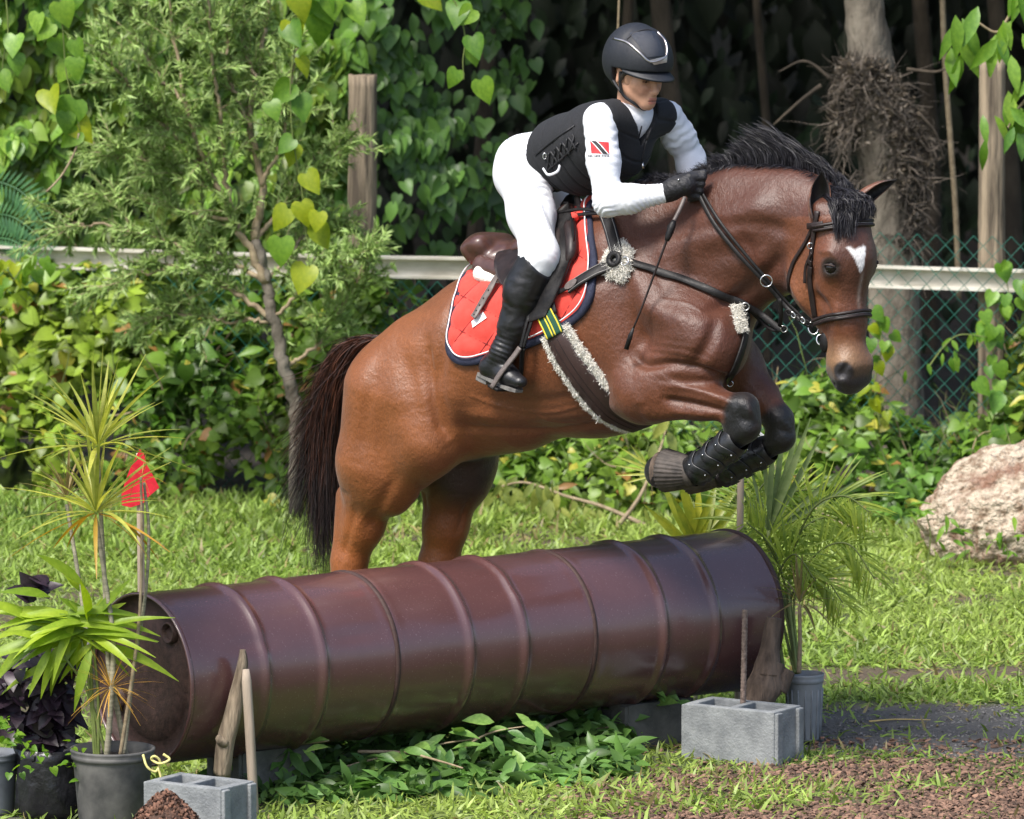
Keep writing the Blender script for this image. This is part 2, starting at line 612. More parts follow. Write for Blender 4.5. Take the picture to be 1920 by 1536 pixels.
def rough_log(path, rad, seg=18, n=40, amp=0.1, seed=1, flat=None):
    p = spline(path, n)
    r = np.interp(np.linspace(0, 1, n), np.linspace(0, 1, len(rad)), rad)
    V, F = tube(p, r, seg, True, flat=flat)
    c = np.repeat(p, seg, 0)
    d = V - c
    L = np.linalg.norm(d, axis=1)[:, None] + 1e-9
    ridge = vnoise(np.concatenate([d[:, :2] / L[:, :1] * 3.2, c[:, 2:3] * 5], 1), seed) * 0.6 + vnoise(np.concatenate([d / L * 5], 1) + c * 20, seed + 1) * 0.5
    return V + d / L * (ridge * amp)[:, None] * np.mean(rad), F


t = thing('wood_wedge', 'ragged piece of grey bark wood standing in the left concrete block', 'wood', P(420, 1440, -0.95))
V, F = rough_log([P(417, 1452, -0.93), P(424, 1390, -0.95), P(437, 1340, -0.96), P(446, 1290, -0.955), P(455, 1245, -0.95), P(455, 1218, -0.945)], [0.036, 0.036, 0.034, 0.028, 0.022, 0.010], amp=0.22, seed=4, flat=(0.8, 1))
wpart('stem', V, F, M_bark, t)
V, F = rough_log([P(421, 1392, -0.97), P(412, 1386, -0.985), P(410, 1378, -0.99)], [0.022, 0.016, 0.004], seg=10, n=8, amp=0.2, seed=5)
wpart('knot', V, F, M_bark, t)
V, F = tube(spline([P(478, 1560, -1.02), P(470, 1400, -1.02), P(461, 1255, -1.0)], 14), [0.0165] * 13 + [0.011], 10)
tag(wpart('wooden_stake', V, F, M_stake, None), 'thin grey wooden stake standing upright before the left drum', 'stake')
t = thing('log_wedge', 'short dark brown log wedged between the right block and the drum', 'log', P(1440, 1320, 0.5))
V, F = rough_log([P(1410, 1335, 0.40), P(1432, 1290, 0.42), P(1447, 1240, 0.44)], [0.045, 0.066, 0.052], amp=0.16, seed=8, seg=24)
wpart('stump', V, F, M_bark_d, t)
V, F = rough_log([P(1438, 1265, 0.42), P(1443, 1215, 0.43), P(1452, 1158, 0.44)], [0.052, 0.034, 0.028], amp=0.16, seed=9, seg=20)
wpart('branch_stub', V, F, M_bark_d, t)
V, F = rough_log([P(1455, 1290, 0.43), P(1478, 1255, 0.44)], [0.048, 0.030], amp=0.22, seed=10, seg=16, n=10)
wpart('knot', V, F, M_bark_d, t)
rb0, rb1 = P(1391, 1432, 0.215), P(1397, 1143, 0.235)
V, F = tube(np.linspace(rb0, rb1, 120), 0.0098 + 0.0014 * (np.arange(120) % 3 == 0), 10)
tag(wpart('steel_bar', V, F, M_rebar, None), 'ribbed rusty steel bar standing before the right drum', 'bar')

M_red = material('red_flag_cloth', (0.62, 0.012, 0.03), (0.75, 0.02, 0.05), scale=25, rough=0.75, bump=0.3, translucent=0.25)
M_white_cloth = material('white_flag_cloth', (0.75, 0.75, 0.75), (0.85, 0.85, 0.85), scale=25, rough=0.75, translucent=0.25)
M_pole = material('bare_wood_pole', (0.36, 0.27, 0.20), (0.50, 0.40, 0.31), scale=40, rough=0.7, bump=0.3, stretch=(1, 1, 0.1))


def flag(label, foot, top, outline, y, mat):
    t = thing('flag', label, 'flag', foot, 'red and white flags marking the jump')
    V, F = tube(np.linspace(foot, top, 6), 0.0125, 10)
    wpart('pole', V, F, M_pole, t)
    pts = [P(a, b, y) for a, b in outline]
    c = np.mean(pts, 0)
    rings = []
    n = len(pts)
    V = []
    for k in range(7):
        f = k / 6
        for j, p in enumerate(pts):
            q = c + (p - c) * f
            q[1] += 0.010 * math.sin(q[0] * 22 + q[2] * 6) * f
            V.append(q)
    F = [(k * n + j, k * n + (j + 1) % n, (k + 1) * n + (j + 1) % n, (k + 1) * n + j) for k in range(6) for j in range(n)]
    V = np.array(V)
    V2 = V + np.array([0, 0.003, 0])
    F2 = [tuple(i + len(V) for i in f[::-1]) for f in F]
    wpart('cloth', np.vstack([V, V2]), F + F2, mat, t)


yf = -0.62
flag('red cloth flag on a thin wooden pole beside the potted plants', P(268, 1395, yf), P(262, 850, yf),
     [(262, 842), (270, 850), (276, 872), (288, 892), (299, 914), (280, 930), (268, 944), (245, 952), (228, 948), (227, 930), (234, 905), (244, 878), (254, 858)], yf - 0.02, M_red)
yf = 1.0
flag('small white flag on a bare pole behind the right drum', P(1383, 1360, yf), P(1390, 800, yf),
     [(1390, 792), (1420, 806), (1446, 826), (1420, 846), (1390, 856), (1388, 824)], yf - 0.03, M_white_cloth)

# ================================================================== rock
M_rock = material('pale_limestone', (0.22, 0.15, 0.095), (0.60, 0.50, 0.385), scale=26, rough=0.92, bump=1.0, bscale=44, detail=12, bdist=0.05, lo=0.36, hi=0.56)
nt = M_rock.node_tree
_b = nt.nodes['Principled BSDF']
_tc = _n(nt, 'ShaderNodeTexCoord')
_nz = _n(nt, 'ShaderNodeTexNoise', Scale=5.5, Detail=9)
nt.links.new(_tc.outputs['Object'], _nz.inputs['Vector'])
_f = ramp(nt, _nz.outputs['Fac'], [(0.50, (0, 0, 0)), (0.62, (0.75, 0.75, 0.75))])
_s = _b.inputs['Base Color'].links[0].from_socket
nt.links.new(mixc(nt, _f, _s, (0.20, 0.085, 0.05)), _b.inputs['Base Color'])
bm = bmesh.new()
bmesh.ops.create_icosphere(bm, subdivisions=6, radius=1.0)
V = np.array([v.co[:] for v in bm.verts])
F = np.array([[v.index for v in f.verts] for f in bm.faces])
bm.free()
d = 1 + 0.02 * vnoise(V * 40, 66) + 0.13 * vnoise(V * 1.6, 61) + 0.06 * vnoise(V * 4, 62) + 0.035 * vnoise(V * 9, 63) - 0.05 * np.abs(vnoise(V * 6, 64)) + 0.015 * vnoise(V * 22, 65)
Rk = G(1905, 1058)
V = V * d[:, None] * np.array([0.44, 0.32, 0.33])
V[:, 2] += 0.10 * np.clip(V[:, 0], -.3, .5) + .03 * np.abs(vnoise(V * 5, 68))
V = V + np.array([1, 0, 0]) * (0.10 * np.clip(V[:, 2], -.1, .3))[:, None]
V = np.maximum(V, np.array([-9, -9, -0.30]))
tag(mesh_obj('rock', V + np.array([Rk[0] + .06, Rk[1] + 0.2, 0.17]), F, M_rock), 'big pale rough rock lying in the grass', 'rock')
# ================================================================== signed-distance modelling kit
class Field:
    """grid in a rotated frame: columns of B are the local axes in world space"""

    def __init__(self, lo, hi, h, B=None, o=None):
        self.h = h
        self.lo = np.asarray(lo, float)
        self.n = np.ceil((np.asarray(hi, float) - self.lo) / h).astype(int) + 1
        self.D = np.full(self.n, 1.0, dtype=np.float32)
        self.B = np.eye(3) if B is None else B
        self.o = np.zeros(3) if o is None else np.asarray(o, float)

    def loc(self, p):
        return (np.asarray(p, float) - self.o) @ self.B

    def _sub(self, lo, hi):
        i0 = np.maximum(np.floor((lo - self.lo) / self.h).astype(int), 0)
        i1 = np.minimum(np.ceil((hi - self.lo) / self.h).astype(int) + 1, self.n)
        if np.any(i1 <= i0):
            return None
        sl = tuple(slice(a, b) for a, b in zip(i0, i1))
        ax = [(self.lo[k] + self.h * np.arange(i0[k], i1[k])).astype(np.float32) for k in range(3)]
        return sl, ax

    def cone(self, a, b, ra, rb, k=0.05, u=None, s=1.0, sub=False, local=False):
        """tapered capsule, optionally squashed by s along u; k blend; sub = carve away"""
        if not local:
            a, b = self.loc(a), self.loc(b)
            u = None if u is None else np.asarray(u, float) @ self.B
        m = max(k, 3 * self.h) + 0.02
        R = max(ra, rb) * max(1, s) + m
        got = self._sub(np.minimum(a, b) - R, np.maximum(a, b) + R)
        if got is None:
            return
        sl, (X, Y, Z) = got
        q = [X[:, None, None] - np.float32(a[0]), Y[None, :, None] - np.float32(a[1]), Z[None, None, :] - np.float32(a[2])]
        ba = np.asarray(b, float) - a
        if u is not None and s != 1.0:
            u = norm(u)
            f = 1.0 / s - 1.0
            du = (q[0] * np.float32(u[0]) + q[1] * np.float32(u[1]) + q[2] * np.float32(u[2])) * np.float32(f)
            q = [q[i] + du * np.float32(u[i]) for i in range(3)]
            ba = ba + u * (ba @ u) * f
        L2 = float(ba @ ba)
        if L2 > 1e-10:
            t = (q[0] * np.float32(ba[0] / L2) + q[1] * np.float32(ba[1] / L2) + q[2] * np.float32(ba[2] / L2))
            t = np.clip(t, 0, 1)
            d = np.sqrt((q[0] - t * np.float32(ba[0])) ** 2 + (q[1] - t * np.float32(ba[1])) ** 2 + (q[2] - t * np.float32(ba[2])) ** 2)
            d -= np.float32(ra) + np.float32(rb - ra) * t
        else:
            d = np.sqrt(q[0] ** 2 + q[1] ** 2 + q[2] ** 2) - np.float32(ra)
        if s < 1:
            d *= np.float32(s)
        D = self.D[sl]
        if sub:
            d = -d
            h = np.maximum(k - np.abs(D - d), 0) / k
            self.D[sl] = np.maximum(D, d) + h * h * np.float32(k * 0.25)
        else:
            h = np.maximum(k - np.abs(D - d), 0) / k
            self.D[sl] = np.minimum(D, d) - h * h * np.float32(k * 0.25)

    def chain(self, pts, k=0.05, u=None, s=1.0):
        for (a, ra), (b, rb) in zip(pts[:-1], pts[1:]):
            self.cone(a, b, ra, rb, k, u, s)

    def coords(self):
        ax = [(self.lo[k] + self.h * np.arange(self.n[k])).astype(np.float32) for k in range(3)]
        return ax[0][:, None, None], ax[1][None, :, None], ax[2][None, None, :]

    def mesh(self):
        D = self.D
        s = D < 0
        n = self.n
        c = np.zeros(n - 1, dtype=np.int8)
        for i in (0, 1):
            for j in (0, 1):
                for k in (0, 1):
                    c += s[i:n[0] - 1 + i, j:n[1] - 1 + j, k:n[2] - 1 + k]
        act = (c > 0) & (c < 8)
        I = np.argwhere(act)
        vid = np.full(n - 1, -1, dtype=np.int64)
        vid[act] = np.arange(len(I))
        corners = np.array([[i, j, k] for i in (0, 1) for j in (0, 1) for k in (0, 1)])
        val = np.stack([D[I[:, 0] + a, I[:, 1] + b, I[:, 2] + c_] for a, b, c_ in corners], 1).astype(float)
        acc = np.zeros((len(I), 3))
        cnt = np.zeros(len(I))
        for e0 in range(8):
            for ax in range(3):
                e1 = e0 | (4 >> ax)
                if e1 == e0:
                    continue
                d0, d1 = val[:, e0], val[:, e1]
                x = (d0 < 0) != (d1 < 0)
                t = np.where(x, d0 / np.where(x, d0 - d1, 1), 0)
                p = corners[e0] + t[:, None] * (corners[e1] - corners[e0])
                acc += p * x[:, None]
                cnt += x
        V = self.lo + self.h * (I + acc / cnt[:, None])
        Fs = []
        for ax in range(3):
            o1, o2 = [a for a in range(3) if a != ax]
            sa = [slice(None)] * 3
            sb = [slice(None)] * 3
            sa[ax] = slice(0, n[ax] - 1)
            sb[ax] = slice(1, n[ax])
            x = s[tuple(sa)] != s[tuple(sb)]
            E = np.argwhere(x)
            E = E[(E[:, o1] > 0) & (E[:, o2] > 0) & (E[:, o1] < n[o1] - 1) & (E[:, o2] < n[o2] - 1)]
            inside = s[E[:, 0], E[:, 1], E[:, 2]]
            def idx(d1, d2):
                J = E.copy()
                J[:, o1] -= d1
                J[:, o2] -= d2
                return vid[J[:, 0], J[:, 1], J[:, 2]]
            q = np.stack([idx(1, 1), idx(0, 1), idx(0, 0), idx(1, 0)], 1)
            flip = inside if ax != 1 else ~inside
            q = np.where(flip[:, None], q, q[:, ::-1])
            Fs.append(q)
        F = np.vstack(Fs)
        F = F[(F >= 0).all(1)]
        if np.linalg.det(self.B) < 0:
            F = F[:, ::-1]
        return V @ self.B.T + self.o, np.ascontiguousarray(F)

    def sample(self, p):
        """trilinear distance at world points"""
        q = (self.loc(p) - self.lo) / self.h
        q = np.clip(q, 0, self.n - 1.001)
        i = q.astype(int)
        f = q - i
        r = 0
        for a in (0, 1):
            for b in (0, 1):
                for c in (0, 1):
                    w = (f[:, 0] if a else 1 - f[:, 0]) * (f[:, 1] if b else 1 - f[:, 1]) * (f[:, 2] if c else 1 - f[:, 2])
                    r = r + w * self.D[i[:, 0] + a, i[:, 1] + b, i[:, 2] + c]
        return r


def sm(x, a, b):
    t = np.clip((x - a) / (b - a), 0, 1)
    return t * t * (3 - 2 * t)


def relax(V, F, it=2, w=0.5):
    """Laplacian smoothing of a quad mesh"""
    E = np.vstack([F[:, [0, 1]], F[:, [1, 2]], F[:, [2, 3]], F[:, [3, 0]]])
    n = len(V)
    deg = np.bincount(E.ravel(), minlength=n)[:, None]
    for _ in range(it):
        S = np.zeros_like(V)
        for c in range(3):
            S[:, c] = np.bincount(E[:, 0], V[E[:, 1], c], n) + np.bincount(E[:, 1], V[E[:, 0], c], n)
        V = V * (1 - w) + w * S / deg
    return V
# ================================================================== horse
YAW = math.radians(32)
HA = np.array([-0.42, 0.60, 0.0])
HH = np.array([math.cos(YAW), -math.sin(YAW), 0.0])       # heading
HL = np.array([-math.sin(YAW), -math.cos(YAW), 0.0])      # its right side, towards the camera
HB = np.stack([HH, HL, np.array([0, 0, 1.0])], 1)


def S(px, py, off=0.0):
    """point at a pixel on the horse's sagittal plane, or on a plane beside it"""
    d = ray(px, py)
    t = (off - (CAM - HA) @ HL) / (d @ HL)
    return CAM + d * t


HC = P(1574, 402, -0.47)
TH = math.radians(50)
Hf = np.array([math.cos(TH), -math.sin(TH), 0])
Hr = np.array([-math.sin(TH), -math.cos(TH), 0])
_tl = math.radians(5)
Ha = -np.array([0, 0, 1.0]) * math.cos(_tl) + Hf * math.sin(_tl)
Hn = Hf * math.cos(_tl) + np.array([0, 0, 1.0]) * math.sin(_tl)


def HD(u, w, v=0.0):
    return HC + Ha * u + Hn * w + Hr * v


def vnormals(V, F):
    n = np.cross(V[F[:, 2]] - V[F[:, 0]], V[F[:, 3]] - V[F[:, 1]])
    N = np.zeros_like(V)
    for k in range(4):
        for c in range(3):
            N[:, c] += np.bincount(F[:, k], n[:, c], len(V))
    return N / (np.linalg.norm(N, axis=1)[:, None] + 1e-12)


STROKES = [   # pixel path, height (m, negative = groove), width (m)
    ([(856, 560), (832, 640), (822, 720), (836, 795), (846, 832)], -.013, .030),
    ([(800, 640), (786, 720), (790, 800)], -.006, .035),
    ([(765, 640), (740, 720), (735, 800)], .007, .04),
    ([(712, 670), (688, 760), (680, 860)], -.007, .028),
    ([(860, 800), (940, 806), (1040, 806), (1140, 792)], -.007, .018),
    ([(860, 775), (960, 782), (1060, 780), (1150, 762)], .006, .025),
    ([(905, 745), (1000, 752), (1100, 740)], -.004, .02),
    ([(1185, 660), (1210, 684), (1260, 682), (1310, 692), (1372, 712)], -.014, .016),
    ([(1215, 660), (1270, 668), (1330, 684)], -.003, .006),
    ([(1225, 648), (1280, 656), (1335, 674)], -.0025, .006),
    ([(1240, 636), (1290, 644)], -.002, .006),
    ([(1240, 440), (1330, 425), (1420, 420), (1500, 440)], -.008, .028),
    ([(1300, 590), (1370, 565), (1430, 520), (1480, 470)], -.012, .028),
    ([(1260, 500), (1340, 500), (1420, 480)], .008, .04),
    ([(1345, 590), (1330, 640), (1300, 690)], -.010, .022),
    ([(1180, 560), (1240, 590), (1330, 600)], .007, .035),
    ([(1160, 470), (1200, 540), (1210, 600)], .007, .03),
    ([(1215, 470), (1245, 540), (1260, 580)], -.007, .026),
    ([(1380, 430), (1410, 470), (1400, 520)], -.005, .02),
    ([(1245, 748), (1300, 757), (1362, 772)], -.011, .010),
    ([(1240, 722), (1310, 732), (1372, 752)], .005, .010),
    ([(1250, 770), (1330, 780)], .004, .010),
    ([(1190, 735), (1205, 770)], .006, .02),
    ([(745, 890), (712, 950), (690, 1000)], -.006, .022),
    ([(668, 950), (655, 1000), (642, 1050)], -.004, .013),
    ([(642, 924), (650, 928)], -.005, .012),
    ([(800, 640), (808, 725), (820, 790), (840, 815)], -.011, .016),
    ([(775, 650), (788, 720), (800, 790)], .007, .025),
    ([(790, 905), (800, 960)], -.006, .015),
    ([(880, 930), (858, 1000)], -.005, .012),
    ([(1398, 752), (1412, 782)], .005, .012),
    ([(1386, 776), (1400, 800)], -.004, .009),
    ([(1470, 480), (1490, 545), (1520, 590)], .006, .02),
    ([(1535, 470), (1560, 474), (1572, 492)], .005, .010),
    ([(1520, 540), (1550, 575), (1560, 620)], -.007, .018),
    ([(1572, 560), (1566, 620)], .004, .012),
    ([(880, 742), (950, 765), (1030, 772), (1090, 760)], .0028, .006),          # veins
    ([(1000, 770), (1040, 790), (1100, 795)], .0025, .006),
    ([(1230, 700), (1270, 722), (1330, 742), (1370, 757)], .0028, .006),
    ([(1240, 560), (1290, 570), (1330, 590)], .0025, .006),
    ([(1545, 545), (1560, 575), (1572, 605)], .0025, .006),
    ([(1386, 752), (1392, 764)], .004, .008), ([(1404, 770), (1410, 776)], .004, .008), ([(1392, 786), (1412, 792)], -.004, .007),
    ([(1452, 776), (1462, 786)], .004, .008), ([(1470, 790), (1478, 800)], .004, .008), ([(1460, 806), (1480, 812)], -.004, .007),
    ([(672, 985), (690, 960), (712, 950)], .0015, .006),
]


def sculpt(V, F):
    bv = BVHTree.FromPolygons([tuple(v) for v in V], [tuple(q) for q in F])
    N = vnormals(V, F)
    D = np.zeros(len(V))
    for path, amp, wid in STROKES:
        pts = []
        for x, y in spline([(a, b, 0) for a, b in path], 4 * len(path))[:, :2]:
            r = bv.ray_cast(Vector(CAM), Vector(ray(x, y)), 60)
            if r[0] is not None:
                pts.append(np.array(r[0]))
        if len(pts) < 2:
            continue
        d = np.full(len(V), 9.0)
        box_ = np.all((V > np.min(pts, 0) - 3 * wid) & (V < np.max(pts, 0) + 3 * wid), 1)
        sub = V[box_]
        dd = np.full(len(sub), 9.0)
        for a, b in zip(pts[:-1], pts[1:]):
            dd = np.minimum(dd, smin_dist(sub, a, b))
        ends = np.minimum(np.linalg.norm(sub - pts[0], axis=1), np.linalg.norm(sub - pts[-1], axis=1))
        D[box_] += 1.35 * amp * np.exp(-(dd / wid) ** 2) * (0.35 + 0.65 * sm(ends, 0, 3 * wid))
    return relax(V + N * D[:, None], F, 1, 0.4)


def build_horse():
    f = Field((-0.35, -0.50, -0.02), (2.25, 0.62, 2.32), 0.007, HB, HA)
    c = f.cone
    # trunk
    c(S(775, 722), S(930, 668), .205, .27, .06, HL, .98)
    c(S(930, 668), S(1120, 622), .298, .355, .08, HL, .80)
    c(S(1120, 622), S(1285, 615), .345, .245, .08, HL, .72)
    c(S(1060, 480), S(1210, 420), .09, .13, .12, HL, .6)
    c(S(870, 640), S(1000, 575), .08, .10, .10, HL, .9)
    c(S(782, 668, .09), S(880, 636, .09), .135, .11, .08)          # croup muscle
    c(S(782, 668, -.09), S(880, 636, -.09), .135, .11, .08)
    for sg in (1, -1):
        c(S(1325, 640, sg * .11), S(1290, 690, sg * .10), .135, .10, .06)
        c(S(1150, 470, sg * .11), S(1300, 620, sg * .16), .09, .115, .09)     # shoulder blade
        c(S(1130, 560, sg * .20), S(1180, 690, sg * .19), .08, .08, .08)      # triceps
    # neck
    f.chain([(S(1235, 505), .265), (S(1400, 442, .01), .205), (S(1500, 425, .035), .148), (S(1568, 428, .075), .105)], .09, HL, .52)
    c(S(1300, 560, .06), S(1440, 490, .06), .07, .05, .06)
    c(S(1250, 480, .10), S(1430, 400, .10), .06, .05, .07)
    # near hind leg
    hk = S(658, 1092, .12)
    c(S(735, 735, .12), S(705, 868, .135), .175, .137, .07)
    c(S(800, 760, .15), S(806, 830, .17), .135, .10, .07)
    c(S(806, 822, .17), S(735, 930, .14), .105, .070, .10)
    f.chain([(S(705, 868, .135), .134), (S(681, 985, .12), .069), (S(657, 1058, .12), .051), (hk, .058)], .05)
    c(S(648, 930, .12), S(640, 1050, .12), .035, .03, .05)
    # far hind leg
    hk2 = S(822, 1092, -.14)
    c(S(800, 760, -.13), S(852, 868, -.14), .18, .135, .07)
    c(S(880, 800, -.15), S(868, 900, -.15), .12, .09, .07)
    f.chain([(S(852, 868, -.14), .132), (S(836, 985, -.14), .075), (S(823, 1058, -.14), .066), (hk2, .068)], .05)
    for k0, fw in ((hk, 0.02), (hk2, 0.05)):
        z0 = k0[2]
        q = lambda dx, z: np.array([k0[0] + HH[0] * dx, k0[1] + HH[1] * dx, z])
        c(q(-.02, z0), q(-.055, z0 - .05), .05, .045, .04)
        c(q(-.02, z0 - .03), q(fw - .02, .22), .046, .036, .04)
        c(q(fw - .02, .22), q(fw - .02, .17), .042, .046, .03)
        c(q(fw, .16), q(fw + .05, .085), .040, .045, .03)
        c(q(fw + .06, .065), q(fw + .08, .028), .052, .062, .02)
    # near foreleg
    nf = .195
    c(S(1330, 655, .15), S(1210, 735, nf), .12, .105, .06)
    f.chain([(S(1205, 738, nf), .096), (S(1250, 738, nf), .084), (S(1320, 752, nf), .059), (S(1385, 766, nf), .046)], .04)
    c(S(1175, 755, nf), S(1220, 760, nf), .045, .05, .04)
    c(S(1397, 764, nf), S(1402, 798, nf), .051, .048, .03)
    c(S(1378, 792, nf), S(1384, 800, nf), .044, .04, .03)
    f.chain([(S(1396, 808, nf), .040), (S(1345, 850, nf - .01), .036), (S(1298, 884, nf - .02), .044)], .03)
    c(S(1298, 884, nf - .02), S(1268, 884, nf - .02), .042, .048, .03)
    c(S(1262, 884, nf - .02), S(1240, 884, nf - .02), .056, .060, .02)
    # forearm muscle ridges
    c(S(1215, 715, nf + .05), S(1350, 748, nf + .035), .035, .018, .03)
    c(S(1225, 770, nf + .05), S(1340, 775, nf + .03), .032, .016, .03)
    c(S(1262, 752, nf + .092), S(1350, 764, nf + .07), .008, .007, .02, sub=True)
    # far foreleg
    ff = -.13
    c(S(1330, 650, -.13), S(1380, 690, ff), .12, .095, .06)
    f.chain([(S(1380, 690, ff), .090), (S(1425, 745, ff), .062), (S(1456, 784, ff), .047)], .04)
    c(S(1461, 788, ff), S(1466, 818, ff), .052, .048, .03)
    f.chain([(S(1462, 826, ff), .040), (S(1400, 862, ff), .038), (S(1345, 886, ff + .01), .043)], .03)
    c(S(1345, 886, ff), S(1322, 886, ff), .045, .05, .03)
    c(S(1315, 886, ff), S(1290, 886, ff), .055, .060, .02)
    # belly and groin
    c(S(880, 770), S(960, 740), .17, .2, .08, HL, .9)
    c(S(838, 800, .19), S(850, 740, .21), .03, .05, .06)
    # head
    c(HD(.02, -.005), HD(.15, .008), .088, .098, .05)
    c(HD(.15, .005), HD(.36, .0), .092, .067, .05, Hr, .98)
    c(HD(.36, .002), HD(.50, .008), .066, .060, .04, Hr, .98)
    for v in (1, -1):
        c(HD(.07, -.09, v * .035), HD(.235, -.105, v * .042), .07, .098, .05, Hr, .52)
        c(HD(.13, .040, v * .070), HD(.18, .035, v * .078), .032, .034, .03)      # orbit
        c(HD(.22, -.01, v * .072), HD(.36, -.012, v * .050), .018, .013, .025)    # facial crest
        c(HD(.515, .040, v * .042), HD(.545, .028, v * .048), .032, .028, .03)      # nostril
        c(HD(.508, .058, v * .060), HD(.540, .042, v * .066), .014, .021, .008, sub=True)
        c(HD(.177, .050, v * .112), HD(.177, .050, v * .098), .019, .014, .012, sub=True)
        c(HD(.02, -.01, v * .066), HD(-.02, -.02, v * .072), .034, .028, .03)     # ear base
    c(HD(.24, -.09), HD(.46, -.045), .075, .045, .05, Hr, .62)
    c(HD(.51, .006), HD(.555, .0), .066, .052, .04, Hr, 1.05)
    c(HD(.565, .024), HD(.583, .012), .034, .024, .03, Hr, 1.6)
    c(HD(.53, -.045), HD(.572, -.028), .036, .024, .02, Hr, 1.25)
    c(HD(.570, -.012, .055), HD(.570, -.012, -.055), .005, .005, .01, sub=True)     # mouth
    c(HD(.30, -.045, .10), HD(.46, -.03, .085), .022, .018, .04, sub=True)
    # creases: shoulder, flank, throat
    c(S(1365, 600, .26), S(1300, 680, .30), .012, .010, .04, sub=True)
    V, F = f.mesh()
    V = relax(V, F, 2, 0.5)
    V = sculpt(V, F)
    return f, V, F


def smin_dist(V, a, b):
    ba = b - a
    t = np.clip((V - a) @ ba / (ba @ ba), 0, 1)
    return np.linalg.norm(V - a - t[:, None] * ba, axis=1)


def horse_colour(V):
    n = len(V)
    base = np.tile(np.array([0.140, 0.046, 0.020]), (n, 1))
    loc = (V - HA) @ HB
    nz = vnoise(V * 5, 71)

    def mixin(col, w):
        nonlocal base
        w = np.clip(w, 0, 1)[:, None]
        base = base * (1 - w) + np.array(col) * w
    # warmer quarters, darker forehand and neck
    mixin((0.185, 0.062, 0.022), sm(loc[:, 0], 0.75, 0.15) * 0.9)
    mixin((0.085, 0.028, 0.016), sm(loc[:, 0], 0.9, 1.35) * sm(loc[:, 2], 1.15, 1.5) * (0.8 + 0.3 * nz))
    mixin((0.085, 0.030, 0.018), sm(loc[:, 2], 1.55, 1.72) * 0.5)
    mixin((0.26, 0.080, 0.022), sm(loc[:, 2], 0.95, 0.65) * sm(loc[:, 0], 0.8, 0.4) * 0.6)  # orange light on the lower hind legs put into the coat
    # groin between the hind legs: mostly shade put into the coat, some dust
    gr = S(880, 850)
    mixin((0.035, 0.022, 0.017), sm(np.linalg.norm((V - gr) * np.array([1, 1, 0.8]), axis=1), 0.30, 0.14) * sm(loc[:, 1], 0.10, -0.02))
    # black points
    for segs in ([S(1394, 770, .195), S(1394, 806, .195), S(1298, 884, .175), S(1240, 884, .175)], [S(1459, 790, -.13), S(1462, 826, -.13), S(1345, 886, -.12), S(1290, 886, -.12)]):
        d = np.minimum.reduce([smin_dist(V, p0, p1) for p0, p1 in zip(segs[:-1], segs[1:])])
        mixin((0.005, 0.005, 0.006), sm(d, .080, .060))
    for k0 in (S(658, 1092, .12), S(822, 1092, -.14)):
        mixin((0.014, 0.012, 0.011), sm(V[:, 2], k0[2] + .02, k0[2] - .10) * (np.linalg.norm((V - k0)[:, :2], axis=1) < .25))
    # head
    h = V - HC
    u, w, v = h @ Ha, h @ Hn, h @ Hr
    inh = sm(smin_dist(V, HD(.0, 0), HD(.6, 0)), .22, .17) * (u > .0)
    mixin((0.150, 0.050, 0.022), inh * 0.8)
    mixin((0.22, 0.080, 0.034), inh * sm(w, -.02, -.09) * sm(u, .1, .2) * 0.7)           # jaw
    mixin((0.080, 0.031, 0.020), inh * sm(w, .035, .07) * sm(u, .42, .2) * 0.75)          # brow
    mixin((0.25, 0.145, 0.078), inh * sm(u, .39, .49) * (0.55 + .35 * sm(v, -.02, .05)))                              # mealy muzzle
    mixin((0.06, 0.045, 0.04), inh * sm(u, .49, .545) * .75)
    mixin((0.018, 0.016, 0.018), inh * np.maximum(sm(u, .535, .565), sm(np.minimum(np.linalg.norm(np.stack([u - .53, w - .045, v - .06], 1), axis=1), np.linalg.norm(np.stack([u - .53, w - .045, v + .06], 1), axis=1)), .042, .030)))
    for sv in (1, -1):
        mixin((0.022, 0.014, 0.012), inh * sm(np.linalg.norm(np.stack([u - .175, w - .048, v - sv * .098], 1), axis=1), .046, .026))
    # star
    sd = np.maximum(np.abs(v - 0.022 + (u - .13) * 0.12) / np.clip(.034 - .34 * (u - .115), .003, .05), np.abs(u - .158) / .048) + .14 * vnoise(V * 80, 5)
    mixin((0.78, 0.76, 0.75), inh * sm(sd, 1.05, .80) * (w > .03))
    mixin((0.50, 0.42, 0.38), inh * np.exp(-((v - .004) / .007) ** 2) * sm(u, .18, .22) * sm(u, .36, .27) * (w > .03) * .45)
    base *= (1 + 0.10 * vnoise(V * 14, 9) + 0.06 * vnoise(V * 45, 10))[:, None]
    bay_ = np.where((base.mean(1) < .3) & (base[:, 0] > 1.5 * base[:, 2]), 1, 0)[:, None]
    fh_ = sm(loc[:, 0], .55, 1.15)[:, None]
    base = base * (1 - bay_) + base * (np.array([1.02, 1.02, .82]) * (1 - fh_) + np.array([.82, .80, .74]) * fh_) * bay_
    return np.clip(base, 0.004, 1)


